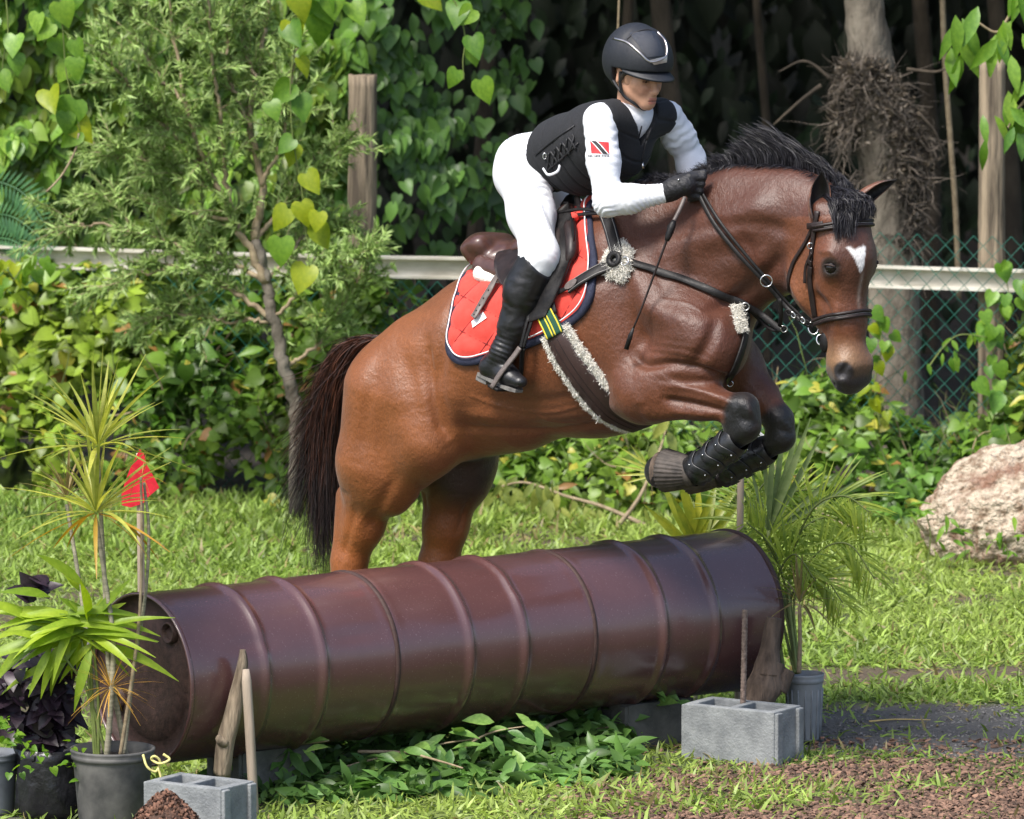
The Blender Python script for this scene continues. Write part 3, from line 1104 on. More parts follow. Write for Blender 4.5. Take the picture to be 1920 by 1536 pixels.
def coat_material():
    m = bpy.data.materials.new('bay_coat')
    m.use_nodes = True
    nt = m.node_tree
    b = nt.nodes['Principled BSDF']
    at = _n(nt, 'ShaderNodeAttribute', attribute_name='col')
    g = _n(nt, 'ShaderNodeTexCoord')
    mp = _n(nt, 'ShaderNodeMapping')
    mp.inputs['Scale'].default_value = (1, 1, 0.35)
    nt.links.new(g.outputs['Object'], mp.inputs['Vector'])
    nz = _n(nt, 'ShaderNodeTexNoise', Scale=260.0, Detail=4)
    nt.links.new(mp.outputs['Vector'], nz.inputs['Vector'])
    v = ramp(nt, nz.outputs['Fac'], [(0.3, (0.80, 0.80, 0.80)), (0.7, (1.2, 1.2, 1.2))])
    nt.links.new(mixc(nt, 1.0, at.outputs['Color'], v, 'MULTIPLY'), b.inputs['Base Color'])
    b.inputs['Roughness'].default_value = 0.44
    b.inputs['Specular IOR Level'].default_value = 0.48
    b.inputs['Sheen Weight'].default_value = 0.10
    b.inputs['Sheen Roughness'].default_value = 0.4
    n2 = _n(nt, 'ShaderNodeTexNoise', Scale=48.0, Detail=6)
    nt.links.new(g.outputs['Object'], n2.inputs['Vector'])
    ad = _n(nt, 'ShaderNodeMath', operation='MULTIPLY_ADD')
    ad.inputs[1].default_value = 0.55
    nt.links.new(nz.outputs['Fac'], ad.inputs[0])
    nt.links.new(n2.outputs['Fac'], ad.inputs[2])
    bp = _n(nt, 'ShaderNodeBump', Strength=0.6, Distance=0.0055)
    nt.links.new(ad.outputs[0], bp.inputs['Height'])
    nt.links.new(bp.outputs['Normal'], b.inputs['Normal'])
    return m


hf, hV, hF = build_horse()
M_coat = coat_material()
horse = thing('horse', 'glossy bay horse with black points leaping over the maroon drums', 'horse', S(740, 1200) * np.array([1, 1, 0]))
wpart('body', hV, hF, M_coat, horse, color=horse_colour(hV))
HBV = BVHTree.FromPolygons([tuple(v) for v in hV], [tuple(f_) for f_ in hF])


def hit(px, py, bvh=None, fall=None):
    """first surface of the horse under a pixel: point, normal"""
    d = ray(px, py)
    r = (bvh or HBV).ray_cast(Vector(CAM), Vector(d), 60.0)
    if r[0] is None:
        q = S(px, py, fall or 0.0)
        r = (bvh or HBV).find_nearest(Vector(q))
    n = np.array(r[1])
    return np.array(r[0]), n


def cling(p, d=0.0, bvh=None):
    """nearest surface point pushed out by d"""
    r = (bvh or HBV).find_nearest(Vector([float(x) for x in p]))
    return np.array(r[0]) + np.array(r[1]) * d, np.array(r[1])


# ears
M_earin = material('dark_ear_lining', (0.012, 0.010, 0.010), (0.05, 0.03, 0.022), scale=60, rough=0.8)


def ear(root, tip, opening, width, dark=True):
    """a cupped, pointed ear: opening = direction the hollow faces"""
    ax = tip - root
    L = np.linalg.norm(ax)
    a = ax / L
    o = norm(opening - a * (opening @ a))
    s = np.cross(a, o)
    V, colr = [], []
    nu, nv = 14, 17
    for layer in (0, 1):
        for i in range(nu):
            t = i / (nu - 1)
            w = width * (0.72 + 1.1 * t - 1.82 * t * t) if t < 0.55 else width * (0.7745) * (1 - ((t - .55) / .45) ** 1.7)
            w = max(w, 0.001)
            for j in range(nv):
                th = math.radians(-140 + 280 * j / (nv - 1)) * (1 - 0.45 * t)
                rr = w * (1.0 - 0.12 * layer) - 0.001 * layer
                p = root + a * (t * L) - o * math.cos(th) * rr * 0.9 + s * math.sin(th) * rr - o * 0.012 * math.sin(t * 3.1) + s * 0
                V.append(p)
                edge = abs(math.sin(th)) if abs(th) > 1.5 else 0
                bay = np.array([0.13, 0.048, 0.024])
                blk = np.array([0.010, 0.009, 0.010])
                k = max(sm(np.array(t), .55, .95), 1.0 if layer else 0.0, 0.8 * (abs(th) > 2.0))
                colr.append(bay * (1 - k) + blk * k)
    F = []
    for layer in (0, 1):
        b0 = layer * nu * nv
        for i in range(nu - 1):
            for j in range(nv - 1):
                q = (b0 + i * nv + j, b0 + i * nv + j + 1, b0 + (i + 1) * nv + j + 1, b0 + (i + 1) * nv + j)
                F.append(q if layer == 0 else q[::-1])
    for i in range(nu - 1):
        for j in (0, nv - 1):
            F.append((i * nv + j, (i + 1) * nv + j, nu * nv + (i + 1) * nv + j, nu * nv + i * nv + j))
    wpart('ear', V, F, M_coat, horse, color=np.array(colr))


e1 = HD(.008, -.012, .084)
ear(e1, P(1541, 322, e1[1] - 0.01), norm(Hf * .25 + np.array([-.15, -.95, 0.1])), .046)
e2 = HD(-.02, -.015, -.078)
ear(e2, P(1682, 338, e2[1] - 0.02), norm(Hf * .9 + np.array([.5, -.1, 0])), .036)
# eyes
M_eye = material('dark_wet_eye', (0.004, 0.003, 0.003), (0.008, 0.005, 0.004), scale=30, rough=0.12, spec=0.5)
for sv in (1, -1):
    c0 = HD(.177, .045, sv * .091)
    V, F = lathe([(0.0225 * math.sin(a), 0.0225 * math.cos(a)) for a in np.linspace(0.01, math.pi - .01, 12)], 18, c0)
    ey = wpart('eye', V, F, M_eye, horse)
    # lids
    for up in (1,):
        pts = []
        for a in np.linspace(-1.25, 1.25, 11):
            q = c0 + Hr * sv * (.0195 * math.cos(a) + .002) + (Ha * (-up) * (.011 if up > 0 else .010) * math.cos(a) + Hn * .0255 * math.sin(a))
            pts.append(q)
        V, F = tube(spline(pts, 20), 0.0036, 8)
        M_lid = bpy.data.materials.get('dark_eyelid') or material('dark_eyelid', (0.02, 0.012, 0.010), (0.03, 0.016, 0.012), rough=0.7)
        wpart('eyelid', V, F, M_lid, ey)


# ---- hair
def strands(name, roots, mids, tips, width, mat, parent, seg=7, rng=None, col=None, jitter=0.01):
    """flat hair ribbons along quadratic curves, all in one mesh"""
    rng = rng or RNG
    n = len(roots)
    t = np.linspace(0, 1, seg)
    wav = rng.normal(size=(n, 3)) * jitter
    ph = rng.uniform(0, 6.28, n)
    V = []
    C = (1 - t)[None, :, None] ** 2 * roots[:, None] + 2 * (t * (1 - t))[None, :, None] * mids[:, None] + (t * t)[None, :, None] * tips[:, None]
    C = C + wav[:, None] * np.sin(t[None, :] * 5 + ph[:, None])[:, :, None] * t[None, :, None]
    T = np.gradient(C, axis=1)
    side = np.cross(T, (C - CAM)[:, :, :] * 0 + rng.normal(size=(n, 1, 3)))
    side /= np.linalg.norm(side, axis=2)[:, :, None] + 1e-9
    w = (np.asarray(width) * (1 - 0.75 * t ** 2))[None, :, None] * rng.uniform(.6, 1.2, (n, 1, 1))
    A = C - side * w
    B_ = C + side * w
    V = np.stack([A, B_], 2).reshape(-1, 3)
    i = (np.arange(n)[:, None] * seg + np.arange(seg - 1)[None]).ravel() * 2
    F = np.stack([i, i + 1, i + 3, i + 2], 1)
    cc = None
    if col is not None:
        cc = np.repeat(col, seg * 2, 0)
    return wpart(name, V, F, mat, parent, smooth=True, color=cc)


M_hair = material('black_hair', (0.55, 0.55, 0.55), (1.3, 1.3, 1.3), scale=40, rough=0.5, spec=0.35, attr='col')
hr = np.random.default_rng(3)
_lat = HL


def mane():
    crest = spline([S(1215, 350), S(1260, 338), S(1310, 326), S(1360, 320), S(1420, 317), S(1470, 322), S(1520, 336), S(1560, 362, .03), S(1585, 384, .06)], 80)
    n = 10500
    s = hr.uniform(0, 1, n)
    root = np.array([crest[int(v * 79)] for v in s]) + hr.normal(size=(n, 3)) * .010
    root = np.array([cling(r, -0.004)[0] for r in root])
    up = np.array([0, 0, 1.0])
    tuft = (np.floor(s * 34) * 7.31) % 1.0
    hgt = np.interp(s, [0, .15, .30, .42, .52, .60, .70, .82, .92, 1], [.020, .026, .036, .052, .090, .140, .130, .092, .062, .045]) * (.55 + .35 * tuft + .25 * hr.uniform(size=n))
    lean = np.interp(s, [0, .3, .5, .62, .8, 1], [.6, .7, .6, .75, .9, .6])
    tips = root + up * hgt[:, None] - HH * (lean * hgt * 1.15)[:, None] + hr.normal(size=(n, 3)) * (.004 + .07 * hgt)[:, None]
    tips = tips + HL * (np.interp(s, [0, .6, 1], [0, .0, -.03]) + .02 * (tuft - .5))[:, None]
    mids = root + up * (hgt * .75)[:, None] + HH * (.16 * hgt)[:, None] + hr.normal(size=(n, 3)) * .006
    # part of the hair lies over the crest, close to the neck
    lay = hr.uniform(size=n) < .30
    side = np.where(hr.uniform(size=n) < .35, 1.0, -1.0)
    ltip = root - HH * .03 + HL * (side * .05)[:, None] - up * .015
    ltip = np.array([cling(q, .006)[0] if l_ else q for q, l_ in zip(ltip, lay)])
    tips = np.where(lay[:, None], ltip, tips)
    mids = np.where(lay[:, None], (root + ltip) / 2 + up * .02, mids)
    col = np.array([0.016, 0.015, 0.019]) * hr.uniform(.4, 1.7, (n, 1))
    strands('mane', root, mids, tips, 0.0012, M_hair, horse, 8, hr, col, .005)
    # hair over the poll and the forelock falling between the ears onto the brow
    n = 2600
    a = hr.uniform(-1, 1, n)
    b = hr.uniform(0, 1, n)
    root = np.array([cling(HD(-.08 + .07 * y, -.06 + .11 * y, x * .05), 0)[0] for x, y in zip(a, b)])
    ln = hr.uniform(-.03, .022, n)
    off = np.clip(a * .06 + .02 + hr.normal(size=n) * .045, -.105, .095)
    long_ = (off > .035) & (hr.uniform(size=n) < .55)
    ln = np.where(long_, hr.uniform(.02, .085, n), ln)
    tips = np.array([cling(HD(l_, .125 - abs(o_) * .5, o_), .010 + .014 * hr.uniform())[0] for l_, o_ in zip(ln, off)])
    mids = root * .5 + tips * .5 + Hn * .030 + up * .034 + Hr * (off * .15)[:, None]
    col = np.array([0.015, 0.014, 0.018]) * hr.uniform(.4, 1.8, (n, 1))
    strands('forelock', root, mids, tips, 0.0015, M_hair, horse, 9, hr, col, .006)


def tail():
    n = 11000
    path = spline([S(716, 632, .02), S(680, 640, .03), S(646, 676, .03), S(628, 740, .02), S(616, 820), S(610, 900), S(612, 980), S(606, 1078)], 60)
    wid = np.interp(np.linspace(0, 1, 60), [0, .12, .3, .45, .6, .75, .9, 1], [.030, .042, .052, .048, .042, .044, .040, .025])
    V, F = tube(path[:44] - np.array([0, 0, .012]), wid[:44] * np.linspace(.55, .35, 44), 12)
    wpart('tail_dock', V, F, M_hair, horse, color=np.tile(np.array([0.014, 0.011, 0.011]), (len(V), 1)))
    s0 = hr.uniform(0, 1, n) ** 1.4 * .48
    ln = hr.uniform(.30, .60, n)
    th = hr.uniform(0, 6.28, n)
    rr = np.sqrt(hr.uniform(0, 1, n)) * (1 + .25 * hr.normal(size=n) ** 2 * .4)
    s1 = np.clip(s0 + ln, 0, 1)

    def at(s, k):
        i = (s * 59).astype(int)
        q = path[i]
        ww = wid[i]
        return q + (HH * (np.cos(th) * rr * ww * k)[:, None] + HL * (np.sin(th) * rr * ww * k)[:, None])
    root, tip = at(s0, .8), at(s1, 1.0)
    mid = 2 * at((s0 + s1) / 2, 1.05) - (root + tip) / 2
    fly = (hr.uniform(size=n) < .26) & (s0 > .16)
    flx = np.where(fly, hr.uniform(.04, .19, n), 0)[:, None]
    tip = tip * (1 - .4 * (flx > 0)) + mid * (.4 * (flx > 0)) - HH * flx + np.array([0, 0, 1.0]) * flx * hr.uniform(-.9, .5, (n, 1))
    tip += hr.normal(size=(n, 3)) * .016
    red = sm(s0, .5, .1)[:, None] * hr.uniform(0, 1, (n, 1))
    col = np.array([0.014, 0.011, 0.012]) * (1 - red) + np.array([0.075, 0.024, 0.011]) * red
    col = col * hr.uniform(.5, 1.6, (n, 1))
    strands('tail_hair', root, mid, tip, 0.0012, M_hair, horse, 10, hr, col, .020)


mane()
tail()
# ================================================================== rider
TY = math.radians(48)
Tf = np.array([math.cos(TY), -math.sin(TY), 0])
Tl = np.array([-math.sin(TY), -math.cos(TY), 0])
Zu = np.array([0, 0, 1.0])
M_skin = material('skin', (0.92, 0.92, 0.92), (1.06, 1.06, 1.06), scale=60, rough=0.5, attr='col', bump=0.06, bscale=400)
M_shirt = material('white_sleeve_jersey', (0.66, 0.68, 0.73), (0.74, 0.76, 0.80), scale=8, rough=0.75, bump=0.30, bscale=38, bdist=0.006, stretch=(1, 1, 1.8))
M_breech = material('white_breeches_cloth', (0.67, 0.69, 0.74), (0.75, 0.77, 0.80), scale=6, rough=0.8, bump=0.18, bscale=26, bdist=0.006)
M_vest = material('black_vest_fabric', (0.004, 0.0045, 0.006), (0.011, 0.012, 0.016), scale=160, rough=0.85, bump=0.5, bscale=700, sheen=0.04, bdist=0.001)
M_vest_trim = material('black_vest_binding', (0.006, 0.006, 0.008), (0.012, 0.012, 0.015), scale=160, rough=0.6)
M_boot = material('black_boot_leather', (0.005, 0.005, 0.006), (0.012, 0.012, 0.015), scale=18, rough=0.33, rough2=0.5, bump=0.25, bscale=90, spec=0.55)
M_sole = material('grey_boot_sole', (0.10, 0.095, 0.09), (0.18, 0.17, 0.16), scale=50, rough=0.8)
M_glove = material('black_glove', (0.004, 0.004, 0.006), (0.012, 0.012, 0.016), scale=70, rough=0.6, bump=0.6, bscale=160, sheen=0.03)
M_helmet = material('matt_black_helmet', (0.010, 0.012, 0.017), (0.017, 0.019, 0.025), scale=120, rough=0.55, bump=0.25, bscale=400, spec=0.45, bdist=0.001)
M_helmet_top = material('glitter_black_panel', (0.006, 0.009, 0.018), (0.05, 0.06, 0.085), scale=420, rough=0.35, bump=0.6, bscale=500, lo=0.45, hi=0.75)
M_chrome = material('silver_trim', (0.42, 0.38, 0.38), (0.62, 0.58, 0.57), scale=30, rough=0.28, metal=1.0)
M_strap = material('black_webbing', (0.007, 0.007, 0.009), (0.014, 0.014, 0.017), scale=100, rough=0.55)
M_hairr = material('dark_brown_hair', (0.012, 0.008, 0.006), (0.03, 0.02, 0.014), scale=80, rough=0.4)
M_steel = material('polished_steel', (0.50, 0.50, 0.50), (0.68, 0.68, 0.68), scale=20, rough=0.22, metal=1.0)

NB = S(1186, 212, .06)                       # base of the neck
PV = S(992, 318, .0)                         # middle of the pelvis
SHn, SHf = NB + Tl * .155 - Zu * .018 + Tf * .0, NB - Tl * .165 - Zu * .022
ELn, WRn = S(1139, 380, .28), S(1248, 362, .185)
ELf, WRf = S(1296, 296, -.20), S(1296, 342, -.13)
HIPn, HIPf = S(984, 338, .10), S(990, 332, -.10)
KNn, KNf = S(1012, 482, .275), S(1085, 420, -.27)
ANn, ANf = S(944, 660, .315), S(1010, 600, -.31)
HCn = S(1196, 134, .075)                      # head, at eye level
_hy = math.radians(47)
_hp = math.radians(13)
_hf = np.array([math.cos(_hy), -math.sin(_hy), 0])
Kf = _hf * math.cos(_hp) - Zu * math.sin(_hp)
Ku = _hf * math.sin(_hp) + Zu * math.cos(_hp)
Kl = np.array([-math.sin(_hy), -math.cos(_hy), 0])


def KD(x, y, z):
    return HCn + Kf * x + Kl * y + Ku * z


def torso(f, g, k=.05):
    """pelvis, waist and ribcage grown by g"""
    c = f.cone
    mid = PV * .52 + NB * .48
    c(PV, PV * .6 + NB * .4, .104 + g, .098 + g, k, Tl, 1.2)
    c(PV * .62 + NB * .38 - Zu * .015, NB * .72 + PV * .28 - Zu * .035, .098 + g, .112 + g, k, Tl, 1.22)
    c(NB * .72 + PV * .28 - Zu * .035, NB * .93 + PV * .07 - Zu * .03, .110 + g, .070 + g, k, Tl, 1.35)
    c(SHn * .8 + NB * .2, SHf * .8 + NB * .2, .050 + g, .050 + g, k)


def arm(f, g, near, k=.03):
    a, e, w = (SHn, ELn, WRn) if near else (SHf, ELf, WRf)
    m = a * .5 + e * .5
    f.chain([(a, .054 + g), (m, .050 + g), (e, .040 + g)], k)
    m2 = e * .62 + w * .38
    f.chain([(e, .040 + g), (m2, .042 + g), (w, .028 + g)], k)


def leg_upper(f, g, near, k=.05):
    h, kn, an = (HIPn, KNn, ANn) if near else (HIPf, KNf, ANf)
    f.chain([(h, .090 + g), (h * .55 + kn * .45, .072 + g), (kn * .97 + h * .03, .056 + g)], k)
    c1 = kn * .72 + an * .28
    f.chain([(kn, .060 + g), (c1, .056 + g)], k)


def leg_lower(f, g, near, k=.04):
    kn, an = (KNn, ANn) if near else (KNf, ANf)
    f.chain([(kn * .92 + an * .08, .060 + g), (kn * .66 + an * .34 - HH * .012, .062 + g), (kn * .3 + an * .7, .045 + g), (an, .037 + g)], k)


def foot_pts(near):
    if near:
        return S(922, 690, .30), S(975, 716, .35)
    return ANf + np.array([-.03, 0, -.07]), ANf + HH * .11 - Zu * .10 - HL * .03


def hand(f, g, near):
    w = WRn if near else WRf
    sg = 1 if near else -1
    if near:
        k0 = [S(1293, 332 + 11 * i, .165 - .004 * i) for i in range(4)]
        m0 = [S(1318 - 3 * i, 333 + 12 * i, .132) for i in range(4)]
        t0 = [S(1300 - 2 * i, 341 + 11 * i, .108) for i in range(4)]
        f.cone(w, S(1262, 354, .18), .027 + g, .031 + g, .02)
        f.cone(S(1262, 354, .178), S(1286, 346, .165), .031 + g, .034 + g, .02)
        f.cone(S(1270, 340, .165), S(1296, 330, .14), .016 + g, .0125 + g, .015)
        f.cone(S(1296, 330, .14), S(1321, 324, .125), .0125 + g, .0095 + g, .008)
    else:
        k0 = [w + HH * .06 - Zu * (.02 * i) + Zu * .03 for i in range(4)]
        m0 = [q + HH * .03 + HL * .03 for q in k0]
        t0 = [q + HL * .045 - HH * .01 for q in k0]
        f.cone(w, w + HH * .05, .028 + g, .036 + g, .02)
        f.cone(w + HH * .03 + Zu * .03, w + HH * .085 + Zu * .045, .014 + g, .010 + g, .012)
    for i in range(4):
        rr = (.0105, .0108, .0104, .0092)[i]
        f.cone(k0[i], m0[i], rr + .002 + g, rr + g, .007)
        f.cone(m0[i], t0[i], rr + g, rr * .9 + g, .006)


def person_body():
    allp = np.array([PV, NB, SHn, SHf, ELn, WRn, ELf, WRf, HIPn, HIPf, KNn, KNf, ANn, ANf, HCn])
    f = Field(allp.min(0) - .22, allp.max(0) + .2, 0.006)
    torso(f, -.012)
    for nr in (True, False):
        arm(f, -.006, nr)
        leg_upper(f, -.010, nr)
        leg_lower(f, -.010, nr)
        a, b = foot_pts(nr)
        f.cone((KNn if nr else KNf) * .02 + (ANn if nr else ANf) * .98, a, .030, .026, .02)
        f.cone(a, a * .3 + b * .7, .024, .016, .02)
        hand(f, -.003, nr)
    f.cone(NB - Tf * .01, KD(-.02, 0, -.05), .050, .046, .03)
    f.cone(KD(-.012, 0, .03), KD(.0, 0, .0), .080, .078, .03)
    V, F = f.mesh()
    V = relax(V, F, 2)
    return V, F


def person_head():
    f = Field(HCn - .20, HCn + .19, 0.0032)
    c = f.cone
    c(KD(-.035, 0, .03), KD(.012, 0, .035), .078, .076, .02, Kl, .92)
    c(KD(.03, 0, -.01), KD(.036, 0, -.05), .060, .050, .02)
    for v in (1, -1):
        c(KD(-.005, v * .052, -.045), KD(.062, v * .014, -.093), .022, .017, .025)      # jaw
        c(KD(.050, v * .040, -.030), KD(.066, v * .030, -.040), .024, .020, .02)        # cheek
        c(KD(.076, v * .012, .012), KD(.062, v * .048, .008), .013, .011, .012)         # brow
        c(KD(.092, v * .032, -.014), KD(.086, v * .040, -.014), .0135, .010, .010, sub=True)
        c(KD(.094, v * .0085, -.052), KD(.096, v * .0105, -.050), .0075, .006, .006)    # nostril wing
        c(KD(-.008, v * .076, .004), KD(-.012, v * .078, -.034), .012, .008, .006)      # ear
        c(KD(-.002, v * .085, -.004), KD(-.004, v * .085, -.020), .006, .004, .005, sub=True)
        c(KD(.070, v * .020, -.012), KD(.070, v * .044, -.014), .012, .010, .006)       # lids
    c(KD(.082, 0, .0), KD(.101, 0, -.042), .0080, .0095, .010)                          # nose
    c(KD(.100, 0, -.044), KD(.102, 0, -.047), .0105, .0105, .008)
    c(KD(.074, 0, -.075), KD(.076, 0, -.082), .022, .022, .02)
    c(KD(.091, .014, -.0745), KD(.091, -.014, -.0745), .0062, .0062, .004)              # lips
    c(KD(.0925, .002, -.0735), KD(.0925, -.002, -.0735), .0066, .0066, .004)
    c(KD(.089, .011, -.0855), KD(.089, -.011, -.0855), .0072, .0072, .004)
    c(KD(.098, .020, -.080), KD(.098, -.020, -.080), .0022, .0022, .003, sub=True)
    c(KD(.074, 0, -.099), KD(.070, .006, -.101), .019, .017, .016)                      # chin
    c(KD(-.02, 0, -.05), NB - Tf * .012 - Zu * .02, .046, .052, .03)                    # neck
    V, F = f.mesh()
    V = relax(V, F, 3, .45)
    h = V - HCn
    x, y, z = h @ Kf, h @ Kl, h @ Ku
    col = np.tile(np.array([0.50, 0.275, 0.18]), (len(V), 1))

    def mx(cc, w):
        nonlocal col
        w = np.clip(w, 0, 1)[:, None]
        col = col * (1 - w) + np.array(cc) * w
    mx((0.46, 0.19, 0.13), .5 * np.exp(-((x - .07) / .03) ** 2 - ((np.abs(y) - .036) / .02) ** 2 - ((z + .045) / .02) ** 2))
    mx((0.42, 0.15, 0.12), .8 * sm(x, .082, .088) * sm(np.abs(y), .021, .015) * sm(np.abs(z + .080), .0135, .010))
    mx((0.05, 0.02, 0.016), .8 * sm(np.abs(z + .080), .0028, .0012) * sm(np.abs(y), .022, .018) * (x > .08))
    mx((0.06, 0.035, 0.025), .6 * sm(np.abs(z - .016 - .10 * (np.abs(y) - .03) * -1), .0055, .003) * sm(np.abs(np.abs(y) - .032), .022, .017) * (x > .05))
    mx((0.07, 0.038, 0.03), .7 * sm(np.abs(z + .013), .0055, .003) * sm(np.abs(np.abs(y) - .034), .016, .012) * (x > .055))
    return V, F, col


person = thing('person', 'rider in white breeches and black body protector leaning over the horse\'s neck', 'person', PV)
bV, bF = person_body()
bcol = np.tile(np.array([0.50, 0.275, 0.18]), (len(bV), 1))
bo = wpart('body', bV, bF, M_skin, person, color=bcol)
hV2, hF2, hc2 = person_head()
wpart('head', hV2, hF2, M_skin, person, color=hc2)
for v in (1, -1):
    V, F = lathe([(0.0118 * math.sin(a), 0.0118 * math.cos(a)) for a in np.linspace(0.01, math.pi - .01, 10)], 16, KD(.070, v * .032, -.0145))
    wpart('eye', V, F, M_eye, person)


def wave(V, N, terms):
    """cloth folds: displacement along normals from several oriented ripples"""
    d = np.zeros(len(V))
    for ctr, axis, wl, amp, rad, ph in terms:
        r = np.linalg.norm(V - ctr, axis=1)
        s = (V - ctr) @ norm(axis)
        wob = 0.55 * wl * vnoise(V * 26, int(ph * 10) + 3)
        amp = amp * (1 + .9 * vnoise(V * 17, int(ph * 10) + 9))
        d += amp * np.sin(2 * math.pi * (s + wob) / wl + ph) * np.exp(-(r / rad) ** 2)
    return V + N * d[:, None]


def clip_field(f, fn):
    """keep only where fn(points) < 0"""
    X, Y, Z = f.coords()
    lo, B, o = f.lo, f.B, f.o
    f.D = np.maximum(f.D, fn(X, Y, Z).astype(np.float32))


def plane(p, n):
    n = norm(n)
    return lambda X, Y, Z: (X - p[0]) * n[0] + (Y - p[1]) * n[1] + (Z - p[2]) * n[2]


# ---- breeches
f = Field(np.minimum.reduce([PV, HIPn, KNn, KNf, HIPf]) - .2, np.maximum.reduce([PV, HIPn, KNn, KNf, HIPf]) + .2, 0.005)
f.cone(PV, PV * .6 + NB * .4, .106, .102, .05, Tl, 1.2)
f.cone(S(976, 297, .06), S(974, 326, .07), .078, .080, .05)
f.cone(S(984, 292, -.07), S(982, 325, -.07), .078, .080, .05)
leg_upper(f, .004, True)
leg_upper(f, .004, False)
sp_ = norm(NB - PV)
clip_field(f, plane(PV * .70 + NB * .30, sp_ + Zu * .15))
V, F = f.mesh()
V = relax(V, F, 2)
N = vnormals(V, F)
groin = S(1018, 345, .16)
V = wave(V, N, [(groin, KNn - HIPn, .030, .0034, .080, 0.3), (S(985, 300, .14), np.array([.6, -.3, .8]), .030, .0026, .09, 1.0),
                (S(1010, 505, .28), KNn - HIPn, .020, .0026, .06, 0.7), (S(1000, 420, .25), np.array([1, 0, .5]), .045, .0022, .12, 2.0)])
breeches = wpart('breeches', V, F, M_breech, person)
BRV = BVHTree.FromPolygons([tuple(v) for v in V], [tuple(q) for q in F])


def on(bvh, px, py, d=0.003):
    r = bvh.ray_cast(Vector(CAM), Vector(ray(px, py)), 60)
    if r[0] is None:
        return None
    return np.array(r[0]) + np.array(r[1]) * d


def seam(bvh, pts, rad, mat, name, parent, n=20, d=0.0, seg=6, flat=None):
    q = [on(bvh, x, y, d) for x, y in spline([(a, b, 0) for a, b in pts], n)[:, :2]]
    q = [p for p in q if p is not None]
    if len(q) < 3:
        return
    V, F = tube(q, rad, seg, flat=flat)
    wpart(name, V, F, mat, parent)


M_seam = material('breeches_seam', (0.34, 0.36, 0.42), (0.42, 0.44, 0.50), scale=20, rough=0.8)
seam(BRV, [(980, 285), (1000, 300), (1026, 326)], .0022, M_seam, 'pocket', breeches)
seam(BRV, [(976, 284), (988, 282), (1000, 278)], .0018, M_seam, 'pocket', breeches)
seam(BRV, [(948, 268), (955, 262), (964, 264)], .0020, M_seam, 'belt_loop', breeches, 10)
seam(BRV, [(1000, 300), (1012, 370), (1030, 430)], .0012, M_seam, 'leg_seam', breeches)
seam(BRV, [(952, 262), (972, 258), (985, 262)], .0028, M_seam, 'waistband', breeches)

# ---- shirt
f = Field(np.minimum.reduce([SHn, ELn, WRn, ELf, WRf, SHf]) - .15, np.maximum.reduce([SHn, ELn, WRn, ELf, WRf, SHf]) + .15, 0.004)
torso(f, -.004, .05)
arm(f, .005, True)
arm(f, .005, False)
f.cone(NB - Tf * .008 - Zu * .02, NB - Tf * .006 + Zu * .030, .060, .052, .02)
dirn = norm(WRn - ELn)
clip_field(f, lambda X, Y, Z: np.minimum(plane(WRn + dirn * .012, dirn)(X, Y, Z), 0.25 - np.sqrt((X - WRn[0]) ** 2 + (Y - WRn[1]) ** 2 + (Z - WRn[2]) ** 2) + plane(WRn, dirn)(X, Y, Z) * 0))
f.cone(NB + Zu * .048 - Tf * .003, NB + Zu * .14, .050, .06, .006, sub=True)
V, F = f.mesh()
V = relax(V, F, 2)
N = vnormals(V, F)
ea, eb = norm(ELn - SHn), norm(WRn - ELn)
V = wave(V, N, [(ELn, ea + eb * .3, .018, .0022, .07, 0.0), (ELn * .4 + WRn * .6, eb + Zu * .4, .017, .0018, .085, 1.2), (SHn * .7 + ELn * .3, ea - Tf * .5, .030, .0020, .08, 0.4),
                (SHf * .5 + ELf * .5, norm(ELf - SHf), .034, .0022, .10, 0.9), (WRn, eb, .012, .0018, .04, 0.2)])
shirt = wpart('shirt', V, F, M_shirt, person)
SHV = BVHTree.FromPolygons([tuple(v) for v in V], [tuple(q) for q in F])

# ---- body protector
f = Field(np.minimum.reduce([PV, NB, SHn, SHf]) - .22, np.maximum.reduce([PV, NB, SHn, SHf]) + .22, 0.0045)
torso(f, .016, .05)
f.cone(PV * .50 + NB * .50 - Zu * .095 + Tf * .02, NB * .8 + PV * .2 - Zu * .09 + Tf * .03, .095, .10, .05, Tl, 1.25)
# neck hole, V front, arm holes
f.cone(NB + Zu * .02 - Tf * .01, NB + Zu * .22, .066, .075, .015, sub=True)
f.cone(NB + Zu * .02 + Tf * .085, NB - Zu * .125 + Tf * .175, .066, .014, .012, sub=True)
f.cone(NB + Zu * .02 + Tf * .03, NB - Zu * .0 + Tf * .12, .058, .05, .012, sub=True)
_vb = P(1204, 280, NB[1] - .14)
clip_field(f, lambda X, Y, Z: np.minimum(-(np.abs((X - NB[0]) * Tl[0] + (Y - NB[1]) * Tl[1]) - .50 * (Z - _vb[2])) * .85, (X - NB[0]) * Tf[0] + (Y - NB[1]) * Tf[1] - .015))
for a, e, sgn in ((SHn, ELn, 1), (SHf, ELf, -1)):
    dr = norm(e - a)
    f.cone(a + Tl * sgn * .035 + Zu * .005, a + dr * .16 + Tl * sgn * .09, .064, .07, .015, sub=True)
clip_field(f, lambda X, Y, Z: -plane(PV * .78 + NB * .22 + Zu * .02, norm(NB - PV) + Zu * -.35)(X, Y, Z))
V, F = f.mesh()
V = relax(V, F, 2)
N = vnormals(V, F)
